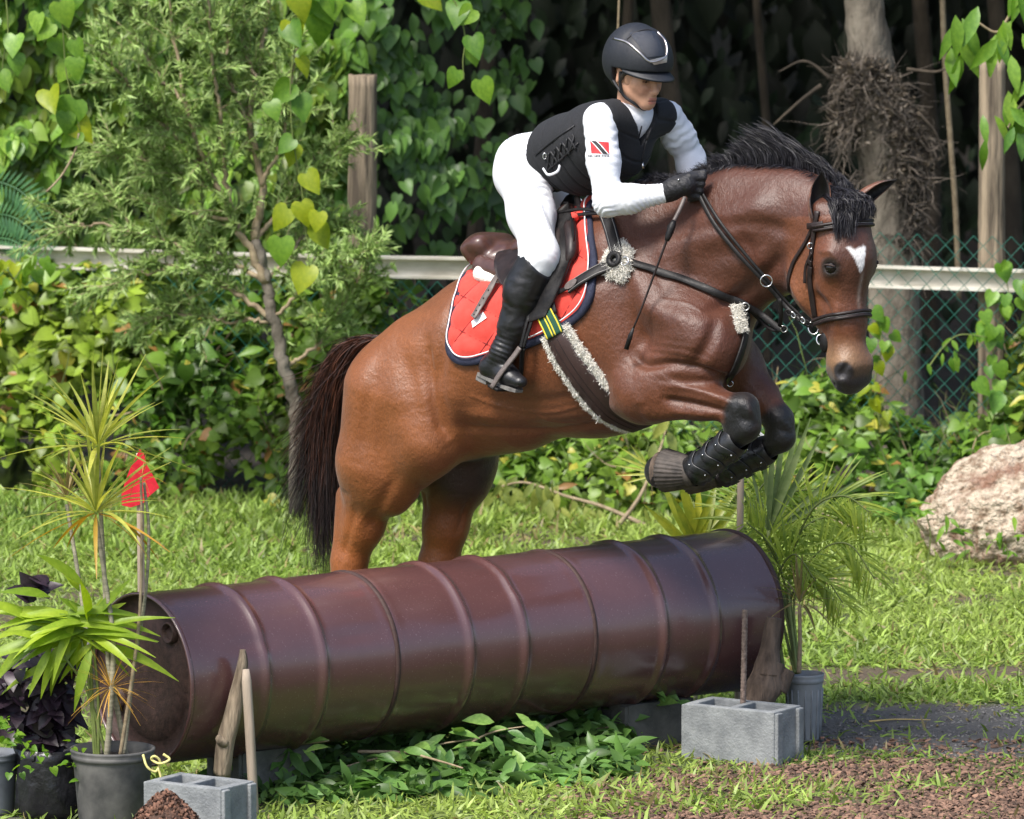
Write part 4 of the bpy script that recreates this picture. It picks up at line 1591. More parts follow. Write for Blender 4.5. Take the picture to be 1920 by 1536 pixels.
# stitched channels across the foam
sx = (V - PV) @ norm(NB - PV)
front = sm((V - (PV * .5 + NB * .5)) @ Tf - ((V - (PV * .5 + NB * .5)) @ Zu) * .6, .0, .06)
ch = np.abs(((sx / .052) % 1.0) - .5) * 2
V = V - N * (.0045 * np.exp(-((1 - ch) / .12) ** 2) * (0.35 + .65 * front))[:, None]
vest = wpart('body_protector', V, F, M_vest, person)
VEV = BVHTree.FromPolygons([tuple(v) for v in V], [tuple(q) for q in F])
seam(VEV, [(1222, 240), (1212, 265), (1203, 300)], .0035, M_vest_trim, 'zip', vest, 20, .001)
q0 = on(VEV, 1203, 302, .004)
if q0 is not None:
    V, F = tube([q0, q0 + np.array([.004, -.004, -.022])], .004, 8, flat=(1, .4))
    wpart('zip_pull', V, F, M_steel, vest)
# side lacing
for i in range(5):
    x0, y0 = 1022 + 11 * i, 292 - 8.5 * i
    seam(VEV, [(x0, y0), (x0 + 8, y0 + 11), (x0 + 14, y0 + 22)], .0045, M_strap, 'lace', vest, 8, .003)
    seam(VEV, [(x0 + 9, y0 - 6), (x0 + 8, y0 + 8), (x0 + 5, y0 + 24)], .0032, M_strap, 'lace', vest, 8, .005)
seam(VEV, [(1004, 290), (1040, 262), (1078, 236)], .004, M_vest_trim, 'lacing_edge', vest, 16, .002)
seam(VEV, [(1022, 322), (1050, 300), (1085, 268)], .004, M_vest_trim, 'lacing_edge', vest, 16, .002)
q0 = on(VEV, 1024, 292, .006)
if q0 is not None:
    V, F = tube([q0 + np.array([.010 * math.cos(a) * .6, 0, .010 * math.sin(a)]) for a in np.linspace(0, 2 * math.pi, 16)], .0028, 6, cap=False)
    wpart('buckle', V, F, M_steel, vest)
V, F = tube(spline([S(1018, 316, .20), S(1028, 328, .21), S(1045, 322, .20), S(1050, 310, .18)], 14), .005, 8, flat=(1, .4))
wpart('white_loop', V, F, M_breech, vest)
# shirt zip in the V of the vest
seam(SHV, [(1203, 236), (1198, 256), (1192, 276)], .0026, M_strap, 'zip', shirt, 14, .001)

# ---- flag badge and its lettering on the sleeve
def decal(bvh, corners, nx, ny, mat, name, parent, d=.0012, bulge=0.0):
    """patch pressed on a surface; corners in pixels: top-left, top-right, bottom-right, bottom-left"""
    c = np.array(corners, float)
    V, ok = [], True
    for j in range(ny + 1):
        for i in range(nx + 1):
            u, v = i / nx, j / ny
            x, y = (c[0] * (1 - u) + c[1] * u) * (1 - v) + (c[3] * (1 - u) + c[2] * u) * v
            p = on(bvh, x, y, d)
            if p is None:
                return None
            V.append(p)
    F = [(j * (nx + 1) + i, j * (nx + 1) + i + 1, (j + 1) * (nx + 1) + i + 1, (j + 1) * (nx + 1) + i) for j in range(ny) for i in range(nx)]
    return wpart(name, V, F, mat, parent)


M_badge_red = material('badge_red', (0.62, 0.02, 0.025), (0.70, 0.03, 0.035), scale=40, rough=0.7)
M_badge_blk = material('badge_black', (0.010, 0.010, 0.012), rough=0.7)
M_badge_wht = material('badge_white', (0.80, 0.80, 0.80), rough=0.7)
bc = [(1107, 264), (1141, 267), (1142, 289), (1109, 288)]
bd = decal(SHV, bc, 10, 6, M_badge_red, 'flag_badge', shirt, .0015)


def bpt(u, v):
    c = np.array(bc, float)
    return (c[0] * (1 - u) + c[1] * u) * (1 - v) + (c[3] * (1 - u) + c[2] * u) * v


if bd:
    decal(SHV, [bpt(.02, 0), bpt(.40, 0), bpt(.98, 1), bpt(.60, 1)], 3, 8, M_badge_wht, 'stripe', bd, .0024)
    decal(SHV, [bpt(.08, 0), bpt(.34, 0), bpt(.92, 1), bpt(.66, 1)], 3, 8, M_badge_blk, 'stripe', bd, .0031)
    for i in range(14):                       # the small line of letters under the flag
        x0 = 1104 + i * 2.75
        if i in (3, 8):
            continue
        decal(SHV, [(x0, 290.5 + (i % 3) * .5), (x0 + 1.7, 290.7), (x0 + 1.6, 294.4), (x0 + .1, 294.0 + (i % 2) * .5)], 1, 2, M_badge_blk, 'letter', bd, .0024)

# ---- boots
def boot(near):
    kn, an = (KNn, ANn) if near else (KNf, ANf)
    a, b = foot_pts(near)
    f = Field(np.minimum.reduce([kn, an, a, b]) - .12, np.maximum.reduce([kn, an, a, b]) + .12, 0.0045)
    leg_lower(f, .004, near)
    f.cone(kn * 1.02 - an * .02, kn * .6 + an * .4, .068, .064, .03)
    f.cone(an, a, .042, .040, .03)
    f.cone(a + Zu * .005, a * .4 + b * .6 + Zu * .002, .037, .036, .03)
    f.cone(a * .45 + b * .55, b, .037, .027, .02, Zu, .8)
    top = kn * .95 + an * .05
    dz = norm(kn - an)
    clip_field(f, plane(top + dz * .005, dz + HH * .75))
    low = norm(np.cross(b - a, HL))
    low = low if low[2] < 0 else -low
    clip_field(f, plane(a + low * .034, low))
    V, F = f.mesh()
    V = relax(V, F, 2)
    N = vnormals(V, F)
    V = wave(V, N, [(an + Zu * .02, kn - an, .018, .0032, .05, .4), (an - Zu * .02 + HH * .02, kn - an + HH * .05, .016, .0025, .04, 1.4), (kn * .5 + an * .5, kn - an + HH * .1, .06, .0016, .12, .3)])
    o = wpart('boot', V, F, M_boot, person)
    # sole and heel
    d = norm(b - a)
    s = norm(np.cross(low, d))
    prof = []
    for t_, w_ in ((-.040, .022), (-.030, .032), (.02, .034), (.07, .034), (.11, .036), (.145, .030), (.165, .014)):
        prof.append((t_, w_))
    V = []
    for lay, (z_, gg) in enumerate(((.028, .003), (.038, .003))):
        for t_, w_ in prof:
            V.append(a + d * t_ + low * z_ + s * (w_ + gg))
        for t_, w_ in prof[::-1]:
            V.append(a + d * t_ + low * z_ - s * (w_ + gg))
    n = len(prof) * 2
    F = [tuple(range(n))[::-1], tuple(range(n, 2 * n))] + [(i, (i + 1) % n, n + (i + 1) % n, n + i) for i in range(n)]
    wpart('sole', V, F, M_sole, o, smooth=False)
    R = Matrix([list(d), list(s), list(-low)]).transposed()
    V, F = box(a - d * .010 + low * .046, (.058, .060, .022), .003, R=R)
    wpart('heel', V, F, M_sole, o, smooth=False)
    return o


nb_ = boot(True)
boot(False)

# ---- gloves
for nr in (True, False):
    w = WRn if nr else WRf
    f = Field(w - .16, w + .16, 0.003)
    hand(f, .0025, nr)
    d = norm((WRn - ELn) if nr else (WRf - ELf))
    if nr:
        f.cone(w - d * .01, w + d * .02, .034, .031, .01)
        clip_field(f, lambda X, Y, Z: -plane(w - d * .004, d)(X, Y, Z))
    V, F = f.mesh()
    V = relax(V, F, 1, .25)
    N = vnormals(V, F)
    V = V + N * (.0012 * vnoise(V * 160, 8))[:, None]
    g = wpart('glove', V, F, M_glove, person)
    if nr:
        GLV = BVHTree.FromPolygons([tuple(v) for v in V], [tuple(q) for q in F])
        decal(GLV, [(1262, 327), (1284, 330), (1284, 352), (1264, 352)], 6, 6, M_boot, 'wrist_tab', g, .003)
        q = on(GLV, 1273, 339, .004)
        if q is not None:
            V, F = lathe([(0.004 * math.sin(a), 0.004 * math.cos(a)) for a in np.linspace(0.01, math.pi - .01, 7)], 10, q)
            wpart('stud', V, F, M_steel, g)

# ---- helmet
f = Field(HCn - .2, HCn + .24, 0.0035)
f.cone(KD(-.030, 0, .043), KD(.018, 0, .045), .110, .108, .03, Kl, .93)
f.cone(KD(-.035, 0, .020), KD(-.02, 0, .02), .098, .10, .03, Kl, .9)
f.cone(KD(-.020, 0, .070), KD(-.005, 0, .070), .085, .08, .04, Kl, .95)
f.cone(KD(-.03, 0, .03), KD(.02, 0, .03), .088, .088, .006, Kl, .93, sub=True)
Xc, Yc, Zc = f.coords()
pl = lambda p, n: plane(p, n)(Xc, Yc, Zc)
cutf = np.maximum(pl(KD(.0, 0, .022), -Ku), 0)
low1 = pl(KD(.02, 0, .018), -Ku + Kf * .12)            # front and sides end above the brow
low2 = pl(KD(-.05, 0, -.045), -Ku - Kf * .25)          # the nape comes lower
backs = pl(KD(-.022, 0, 0), -Kf)
f.D = np.maximum(f.D, np.where(pl(KD(-.030, 0, 0), Kf) < 0, low2, low1).astype(np.float32))
V, F = f.mesh()
V = relax(V, F, 2)
helmet = wpart('helmet', V, F, M_helmet, person)
HEV = BVHTree.FromPolygons([tuple(v) for v in V], [tuple(q) for q in F])
# peak
V = []
nu, nv = 25, 7
for lay in (0, 1):
    for j in range(nv):
        t_ = j / (nv - 1)
        for i in range(nu):
            a = math.radians(-78 + 156 * i / (nu - 1))
            rx = .108 + t_ * .052 * max(math.cos(a), 0) ** .7
            ry = .096 + t_ * .014 * max(math.cos(a), 0)
            V.append(KD(-.006 + rx * math.cos(a), ry * math.sin(a), .030 - .022 * t_ * math.cos(a) - .014 * (math.sin(a)) ** 2 * 1.0 - .006 * lay + .004 * (1 - t_)))
F = []
for lay in (0, 1):
    o_ = lay * nu * nv
    for j in range(nv - 1):
        for i in range(nu - 1):
            q = (o_ + j * nu + i, o_ + j * nu + i + 1, o_ + (j + 1) * nu + i + 1, o_ + (j + 1) * nu + i)
            F.append(q if lay == 0 else q[::-1])
for i in range(nu - 1):
    F.append(((nv - 1) * nu + i, (nv - 1) * nu + i + 1, nu * nv + (nv - 1) * nu + i + 1, nu * nv + (nv - 1) * nu + i))
wpart('peak', V, F, M_helmet, helmet)
# glitter top panel and silver frame
decal(HEV, [(1180, 62), (1228, 58), (1247, 104), (1214, 108)], 10, 12, M_helmet_top, 'top_panel', helmet, .0025)
seam(HEV, [(1150, 72), (1176, 80), (1198, 98), (1220, 116), (1246, 108), (1250, 92), (1246, 76), (1232, 60)], .0042, M_chrome, 'silver_frame', helmet, 50, .001, flat=(1, 1))
seam(HEV, [(1176, 74), (1190, 62), (1212, 56), (1232, 60)], .0025, M_vest_trim, 'panel_edge', helmet, 24, .001)
decal(HEV, [(1218, 113), (1250, 105), (1249, 117), (1226, 122)], 6, 3, M_chrome, 'name_plate', helmet, .0035)
# chin strap and side straps
M_hstr = M_strap
sv = [KD(.000, .078, .02), KD(.000, .082, -.02), KD(.012, .068, -.075), KD(.048, .040, -.100), KD(.066, .0, -.119), KD(.048, -.040, -.100), KD(.012, -.066, -.075), KD(0, -.080, -.02)]
V, F = tube(spline(sv, 40), .0052, 8, flat=(1, .35))
wpart('chin_strap', V, F, M_strap, helmet)
V, F = tube(spline([KD(-.055, .070, .005), KD(-.035, .078, -.035), KD(.008, .071, -.070)], 14), .0055, 8, flat=(1, .4))
wpart('side_strap', V, F, M_strap, helmet)
# hair gathered at the nape
V, F = tube(spline([KD(-.075, 0, -.015), KD(-.085, 0, -.045), KD(-.07, 0, -.07)], 10), [.045, .045, .043, .04, .037, .034, .03, .027, .022, .015], 14)
wpart('hair', V, F, M_hairr, person)
V, F = tube(spline([KD(.03, .074, .012), KD(.010, .079, -.005), KD(.004, .079, -.03)], 10), [.009] * 8 + [.006, .003], 8, flat=(1, .5))
wpart('hair', V, F, M_hairr, person)
# ================================================================== tack
M_blk = material('black_leather', (0.005, 0.0045, 0.005), (0.011, 0.010, 0.010), scale=50, rough=0.42, rough2=0.6, spec=0.3, bump=0.2, bscale=150)
M_brn = material('brown_saddle_leather', (0.050, 0.022, 0.018), (0.090, 0.042, 0.034), scale=14, rough=0.30, rough2=0.42, bump=0.15, bscale=160, coat=0.15)
M_dkb = material('dark_brown_leather', (0.012, 0.008, 0.008), (0.026, 0.017, 0.016), scale=30, rough=0.45, spec=0.35, bump=0.15, bscale=160)
M_grey_leather = material('worn_grey_leather', (0.085, 0.068, 0.062), (0.14, 0.115, 0.105), scale=40, rough=0.5, bump=0.2, bscale=200)
M_pipe = material('grey_piping', (0.16, 0.155, 0.15), (0.24, 0.23, 0.22), scale=40, rough=0.6)
M_red_pad = material('red_quilted_cotton', (0.55, 0.040, 0.026), (0.65, 0.055, 0.038), scale=30, rough=0.85, bump=0.25, bscale=500, sheen=0.15, bdist=0.001)
M_navy = material('navy_binding', (0.010, 0.013, 0.034), (0.020, 0.025, 0.055), scale=120, rough=0.8, bump=0.5, bscale=400)
M_whitep = material('white_piping', (0.72, 0.72, 0.74), (0.80, 0.80, 0.82), scale=40, rough=0.7)
M_fleece = material('cream_sheepskin', (0.70, 0.66, 0.58), (0.90, 0.87, 0.80), scale=120, rough=0.95, bump=1.0, bscale=220, bdist=0.006, sheen=0.2)
M_girth = material('brown_girth_leather', (0.026, 0.013, 0.012), (0.044, 0.022, 0.020), scale=22, rough=0.5, bump=0.25, bscale=200, stretch=(1, 1, 0.3))
M_green = material('green_elastic', (0.006, 0.055, 0.030), (0.010, 0.075, 0.042), scale=80, rough=0.8)
M_yel = material('yellow_stripe', (0.62, 0.50, 0.03), (0.70, 0.56, 0.05), scale=60, rough=0.8)


def off_surface(px, py, d):
    p, n = hit(px, py)
    return p + n * d, n


def ribbon(pts, nrm, width, thick, close=False):
    """flat strap with rounded edges through pts, lying square to nrm"""
    P_ = np.asarray(pts, float)
    N_ = np.asarray(nrm, float)
    n = len(P_)
    T = np.gradient(P_, axis=0)
    T /= np.linalg.norm(T, axis=1)[:, None] + 1e-9
    W = np.cross(T, N_)
    W /= np.linalg.norm(W, axis=1)[:, None] + 1e-9
    N_ = np.cross(W, T)
    w = (np.full(n, width) if np.isscalar(width) else np.asarray(width))[:, None] / 2
    h = thick / 2
    sec = [(-1, -h), (-1, h * .3), (-.86, h), (.86, h), (1, h * .3), (1, -h)]
    V = np.stack([P_ + W * w * a + N_ * b for a, b in sec], 1).reshape(-1, 3)
    k = len(sec)
    F = [(i * k + j, i * k + (j + 1) % k, (i + 1) * k + (j + 1) % k, (i + 1) * k + j) for i in range(n - 1) for j in range(k)]
    F += [tuple(range(k))[::-1], tuple((n - 1) * k + j for j in range(k))]
    return V, F


def smooth_path(p, it=2):
    p = np.array(p, float)
    for _ in range(it):
        p[1:-1] = (p[:-2] + 2 * p[1:-1] + p[2:]) / 4
    return p


def strap_on(path, width, thick, d, n=30):
    pp = spline([(a, b, 0) for a, b in path], n)[:, :2]
    q = [off_surface(x, y, d) for x, y in pp]
    return smooth_path([a for a, _ in q]), smooth_path([b for _, b in q], 4)


def strap(path, width, thick, d, mat, name, parent, n=30):
    p, nn = strap_on(path, width, thick, d, n)
    V, F = ribbon(p, nn, width, thick)
    return wpart(name, V, F, mat, parent), p, nn


def strap3(pts, nrm, width, thick, mat, name, parent, n=30):
    p = spline(pts, n)
    nn = spline(nrm, n) if np.ndim(nrm) > 1 else np.tile(nrm, (n, 1))
    V, F = ribbon(p, nn, width, thick)
    return wpart(name, V, F, mat, parent)


def ring(c, a, b, r, tube_r, mat, name, parent, n=24):
    c = np.asarray(c, float)
    pts = [c + np.asarray(a) * r * math.cos(t_) + np.asarray(b) * r * math.sin(t_) for t_ in np.linspace(0, 2 * math.pi, n + 1)]
    V, F = tube(pts, tube_r, 8, cap=False)
    return wpart(name, V, F, mat, parent)


def fleece(p, nn, width, thick, name, parent, seed=0, m=12):
    """a shaggy strip: rounded, lumpy surface with curls"""
    p, nn = np.asarray(p), np.asarray(nn)
    n = len(p)
    T = np.gradient(p, axis=0)
    T /= np.linalg.norm(T, axis=1)[:, None]
    W = np.cross(T, nn)
    W /= np.linalg.norm(W, axis=1)[:, None]
    V = []
    for i in range(n):
        for j in range(m):
            a = math.pi * j / (m - 1)
            V.append(p[i] + W[i] * math.cos(a) * width / 2 + nn[i] * math.sin(a) ** .6 * thick)
    V = np.array(V)
    dirn = V - np.repeat(p, m, 0)
    dirn /= np.linalg.norm(dirn, axis=1)[:, None] + 1e-9
    V = V + dirn * (.0045 * vnoise(V * 170, seed) + .003 * vnoise(V * 420, seed + 1))[:, None]
    F = [(i * m + j, i * m + j + 1, (i + 1) * m + j + 1, (i + 1) * m + j) for i in range(n - 1) for j in range(m - 1)]
    o = wpart(name, V, F, M_fleece, parent)
    # curls
    r = np.random.default_rng(seed)
    k = max(900, n * 60)
    idx = r.integers(0, len(V), k)
    roots = V[idx]
    tips = roots + dirn[idx] * .006 + r.normal(size=(k, 3)) * .004
    return o, (roots, (roots + tips) / 2 + r.normal(size=(k, 3)) * .003, tips)


M_wool = material('wool_curl', (0.9, 0.9, 0.9), (1.05, 1.05, 1.05), scale=60, rough=0.95, attr='col')


def curls(c, parent):
    a, b, t_ = c
    col = np.tile(np.array([0.90, 0.87, 0.79]), (len(a), 1)) * RNG.uniform(.75, 1.15, (len(a), 1))
    strands('wool', a, b, t_, 0.0011, M_wool, parent, 5, RNG, col, .003)


# ---- barrel wrap coordinates
BA0, BA1 = S(850, 700), S(1150, 605)
BAx = norm(BA1 - BA0)
BLn = np.linalg.norm(BA1 - BA0)
BUp = norm(Zu - BAx * (Zu @ BAx))


def to_sa(p):
    r = p - BA0
    s = r @ BAx / BLn
    q = r - BAx * (r @ BAx)
    return s, math.atan2(q @ HL, q @ BUp)


def wrap(s, a, d=0.0):
    c = BA0 + BAx * (s * BLn)
    dr = BUp * math.cos(a) + HL * math.sin(a)
    r = HBV.ray_cast(Vector(c + dr * 0.75), Vector(-dr), 1.0)
    if r[0] is None:
        return c + dr * (.3 + d), dr
    n = np.array(r[1])
    n = norm(n * .6 + dr * .4)
    return np.array(r[0]) + n * d, n


# ---- saddle pad
pad = thing('saddle_pad', 'red quilted saddle pad with navy edge lying under the saddle', 'saddle pad', S(960, 560))
out_px = [(888, 505), (868, 535), (855, 572), (848, 612), (845, 640), (848, 660), (862, 674), (885, 676), (910, 670), (950, 656), (1000, 640), (1040, 620), (1072, 600), (1095, 578), (1108, 548), (1112, 510), (1110, 460), (1106, 420), (1103, 392)]
sa = []
for x, y in out_px:
    p, n = hit(x, y)
    sa.append(to_sa(p))
sa = np.array(sa)
sa = np.vstack([[sa[0, 0] + .01, 0.0], sa, [sa[-1, 0] + .03, 0.0]])
O = spline(np.c_[sa, np.zeros(len(sa))], 130)[:, :2]
NJ = 44


def pad_surface(side, d):
    V = []
    for i, (s_, a_) in enumerate(O):
        ss = O[0, 0] + (O[-1, 0] - O[0, 0]) * i / (len(O) - 1)
        for j in range(NJ + 1):
            t_ = j / NJ
            s = ss + (s_ - ss) * t_ ** 1.2
            a = a_ * t_
            gx, gy = s * BLn / .085, a * .36 / .085
            u, v = gx + gy, gx - gy
            q = (abs(math.sin(math.pi * u / 2)) * abs(math.sin(math.pi * v / 2))) ** .6
            edge = min(1, (1 - t_) / .08)
            p, n = wrap(s, a * side, d + .015 * q * edge)
            V.append(p)
    return np.array(V)


for side in (1, -1):
    V0 = pad_surface(side, .010)
    V1 = pad_surface(side, .0)
    nO = len(O)
    w = NJ + 1
    F = [(i * w + j, i * w + j + 1, (i + 1) * w + j + 1, (i + 1) * w + j) for i in range(nO - 1) for j in range(NJ)]
    if side > 0:
        F = [q[::-1] for q in F]
    wpart('quilted_panel', V0, F, M_red_pad, pad)
    e = V0[NJ::w]
    e2 = V1[NJ::w]
    inn = V0[NJ - 2::w]
    rim_ = smooth_path((e + e2) / 2, 2)
    nn = smooth_path(e - e2, 4)
    V, F = ribbon(rim_ + (rim_ - smooth_path(inn, 2)) * .15, nn / np.linalg.norm(nn, axis=1)[:, None], .030, .022)
    wpart('binding', V, F, M_navy, pad)
    inward = smooth_path(inn, 2) - rim_
    inward /= np.linalg.norm(inward, axis=1)[:, None] + 1e-9
    nn2 = nn / np.linalg.norm(nn, axis=1)[:, None]
    V, F = tube(rim_ + inward * .0165 + nn2 * .010, .0024, 6)
    wpart('piping', V, F, M_whitep, pad)
PADV = BVHTree.FromPolygons([tuple(v) for v in pad_surface(1, .010)], [(i * w + j, i * w + j + 1, (i + 1) * w + j + 1, (i + 1) * w + j) for i in range(nO - 1) for j in range(NJ)])


def hit2(px, py):
    """pad if it lies there, else the horse"""
    r = PADV.ray_cast(Vector(CAM), Vector(ray(px, py)), 60)
    h_ = hit(px, py)
    if r[0] is None:
        return h_
    n = np.array(r[1])
    if n @ (CAM - np.array(r[0])) < 0:
        n = -n
    return np.array(r[0]), norm(n * .5 + h_[1] * .5)


def patch(left, right, d, thick, mat, name, parent, nu=14, nv=24, bul=0.0):
    """leather sheet between two pixel edges, laid over pad and horse"""
    Lp = spline([(a, b, 0) for a, b in left], nv)[:, :2]
    Rp = spline([(a, b, 0) for a, b in right], nv)[:, :2]
    top, bot = [], []
    for j in range(nv):
        for i in range(nu):
            u = i / (nu - 1)
            x, y = Lp[j] * (1 - u) + Rp[j] * u
            p, n = hit2(x, y)
            b = bul * math.sin(math.pi * u) ** .6
            top.append(p + n * (d + thick + b))
            bot.append(p + n * d)
    top = np.array(top).reshape(nv, nu, 3)
    bot = np.array(bot).reshape(nv, nu, 3)
    for _ in range(3):
        for A in (top, bot):
            A[1:-1, 1:-1] = (A[:-2, 1:-1] + A[2:, 1:-1] + A[1:-1, :-2] + A[1:-1, 2:] + 2 * A[1:-1, 1:-1]) / 6
    V = np.vstack([top.reshape(-1, 3), bot.reshape(-1, 3)])
    m = nu * nv
    F = []
    for j in range(nv - 1):
        for i in range(nu - 1):
            q = (j * nu + i, j * nu + i + 1, (j + 1) * nu + i + 1, (j + 1) * nu + i)
            F.append(q)
            F.append(tuple(m + k for k in q[::-1]))
    bd_ = [(0, i) for i in range(nu)] + [(j, nu - 1) for j in range(1, nv)] + [(nv - 1, i) for i in range(nu - 2, -1, -1)] + [(j, 0) for j in range(nv - 2, 0, -1)]
    ids = [a * nu + b for a, b in bd_]
    for a, b in zip(ids, ids[1:] + ids[:1]):
        F.append((a, b, m + b, m + a))
    return wpart(name, V, F, mat, parent)


# quilting seams: two crossing sets of dark red tubes standing in for groove shade
M_groove_shade = material('quilt_groove_shade', (0.16, 0.008, 0.008), (0.22, 0.012, 0.012), rough=.8)


def in_poly(x_, y_, poly):
    c_ = False
    for (x0, y0), (x1, y1) in zip(poly, np.roll(poly, -1, 0)):
        if (y0 > y_) != (y1 > y_) and x_ < (x1 - x0) * (y_ - y0) / (y1 - y0) + x0:
            c_ = not c_
    return c_


cO = O.mean(0)
inner = cO + (O - cO) * .93
qs = np.array([BLn / .085, .36 / .085])
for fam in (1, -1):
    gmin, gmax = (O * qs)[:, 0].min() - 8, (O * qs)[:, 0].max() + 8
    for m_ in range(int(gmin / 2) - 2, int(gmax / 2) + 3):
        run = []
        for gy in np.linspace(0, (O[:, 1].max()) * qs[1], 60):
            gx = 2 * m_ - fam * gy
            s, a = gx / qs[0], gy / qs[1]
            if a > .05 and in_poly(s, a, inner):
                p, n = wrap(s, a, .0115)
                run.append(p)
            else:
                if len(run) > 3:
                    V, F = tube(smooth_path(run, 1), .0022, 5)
                    wpart('seam_shade', V, F, M_groove_shade, pad)
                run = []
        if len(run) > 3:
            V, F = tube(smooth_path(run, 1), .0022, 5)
            wpart('seam_shade', V, F, M_groove_shade, pad)

# small white lozenge near the pad's rear corner
V = []
for x, y in ((886, 604), (907, 586), (914, 597), (888, 615)):
    p, n = hit2(x, y)
    V.append(p + n * .006)
wpart('white_lozenge', V, [(0, 1, 2, 3)], M_whitep, pad, smooth=False)

# ---- saddle
saddle = thing('saddle', 'brown leather jumping saddle on the red pad beneath the rider', 'saddle', S(980, 500))
f = Field(S(985, 450) - np.array([.40, .45, .25]), S(985, 450) + np.array([.35, .35, .25]), 0.005)
f.chain([(S(912, 465), .046), (S(950, 478), .040), (S(1000, 462), .042), (S(1040, 428), .045), (S(1072, 408), .040)], .04, HL, 2.3)
f.cone(S(905, 452), S(932, 449), .024, .022, .03, HL, 4.2)
f.cone(S(908, 484), S(960, 492), .030, .030, .04, HL, 2.8)
f.cone(S(892, 462, .0), S(895, 466, .0), .020, .020, .03, HL, 4.0)
f.cone(S(900, 458, .10), S(900, 458, -.10), .030, .030, .03)
f.cone(S(1066, 396, .06), S(1066, 396, -.06), .028, .028, .03)
V, F = f.mesh()
V = relax(V, F, 3)
wpart('seat', V, F, M_brn, saddle)
f = Field(S(940, 500) - np.array([.40, .45, .2]), S(940, 500) + np.array([.40, .35, .2]), 0.005)
for sg in (1, -1):
    f.chain([(S(905, 500, sg * .12), .038), (S(950, 512, sg * .14), .040), (S(1010, 490, sg * .15), .03)], .03)
f.cone(S(902, 488, .12), S(902, 488, -.12), .016, .016, .02)
V, F = f.mesh()
V = relax(V, F, 2)
wpart('panel', V, F, M_brn, saddle)
f = Field(S(930, 525) - np.array([.30, .35, .2]), S(930, 525) + np.array([.30, .35, .2]), 0.005)
f.chain([(S(900, 516, .15), .024), (S(940, 528, .17), .022), (S(985, 520, .18), .018)], .02)
f.cone(S(900, 508, .15), S(900, 508, -.15), .018, .018, .02)
V, F = f.mesh()
wpart('half_pad', V, F, M_fleece, saddle)
patch([(935, 486), (940, 520), (960, 560), (975, 600)], [(1000, 470), (1010, 520), (1015, 570), (1005, 605)], .020, .008, M_dkb, 'skirt', saddle)
patch([(1030, 430), (1010, 500), (1005, 560), (1000, 605)], [(1072, 392), (1088, 440), (1072, 510), (1030, 596)], .020, .009, M_blk, 'flap', saddle)
p, n = strap_on([(1052, 425), (1050, 470), (1036, 520), (1015, 565)], .04, .02, .035, 26)
V, F = ribbon(p, n, .048, .022)
wpart('stirrup_flap', V, F, M_dkb, saddle)
p, n = strap_on([(1076, 428), (1086, 452), (1084, 480), (1074, 500)], .04, .02, .035, 16)
V, F = tube(p, [.012, .019, .022, .023, .023, .023, .023, .023, .022, .022, .021, .02, .018, .016, .013, .009], 12)
wpart('knee_roll', V, F, M_dkb, saddle)
p, n = strap_on([(1078, 418), (1086, 414), (1092, 420)], .02, .01, .035, 10)
V, F = tube(p, .012, 10)
wpart('pommel_tab', V, F, M_red_pad, saddle)
V, F = tube(spline([S(1082, 372, .02), S(1086, 392, .05), S(1078, 402, .08)], 10), .018, 10, flat=(1, .6))
wpart('pommel_lining', V, F, M_grey_leather, saddle)
V, F = tube(spline([S(1060, 388, .06), S(1068, 376, .02), S(1074, 372, -.02)], 10), .020, 10)
wpart('pommel', V, F, M_blk, saddle)
# breast strap ends at the pommel
for dy in (0, 10):
    strap3([S(1048, 398 + dy, .12), S(1090, 392 + dy, .13), S(1128, 396 + dy * .3, .16)], HL * .8 + Zu * .5, .012, .005, M_blk, 'dee_strap', saddle)
# spare end of the stirrup leather over the pad
pp = spline([(948, 512, 0), (930, 538, 0), (912, 566, 0), (900, 590, 0), (893, 600, 0)], 24)[:, :2]
q = [hit2(x, y) for x, y in pp]
p = smooth_path([a + b * .022 for a, b in q])
n = smooth_path([b for a, b in q], 4)
V, F = ribbon(p, n, .027, .006)
so = wpart('stirrup_leather', V, F, M_grey_leather, saddle)
for k in (8, 11, 14, 17, 20):
    V, F = lathe([(.003, 0), (.003, .0016), (.0001, .0017)], 8, p[k] + n[k] * .0031, n[k])
    wpart('hole', V, F, M_blk, so)
# stirrup
an_a, an_b = foot_pts(True)
ft = norm(an_b - an_a)
low = norm(np.cross(ft, HL))
low = low if low[2] < 0 else -low
sd_ = norm(np.cross(low, ft))
sd_ = sd_ if sd_ @ HL > 0 else -sd_
tc = an_a + ft * .088 + low * .045
V, F = box(tc, (.056, .115, .012), .004, R=Matrix([list(ft), list(sd_), list(-low)]).transposed())
iron = wpart('stirrup_iron', V, F, M_blk, saddle)
topi = S(978, 652, .34)
for sg in (1, -1):
    b0 = tc + sd_ * sg * .060
    pts = [b0 - ft * .0, b0 + (topi - b0) * .35 + sd_ * sg * .008, b0 + (topi - b0) * .8 + sd_ * sg * .006, topi + sd_ * sg * .008]
    V, F = ribbon(spline(pts, 20), np.tile(sd_ * sg, (20, 1)), .020, .008)
    wpart('branch', V, F, M_blk if sg < 0 else M_grey_leather, iron)
for dx in (-4, 4):
    strap3([S(1002 + dx, 560, .30), S(990 + dx, 610, .33), topi + np.array([dx * .001, 0, 0])], HL, .012, .005, M_blk, 'stirrup_leather', saddle)

# ---- girth
girth = thing('girth', 'brown leather girth edged with cream sheepskin around the horse\'s belly', 'girth', S(1120, 720))
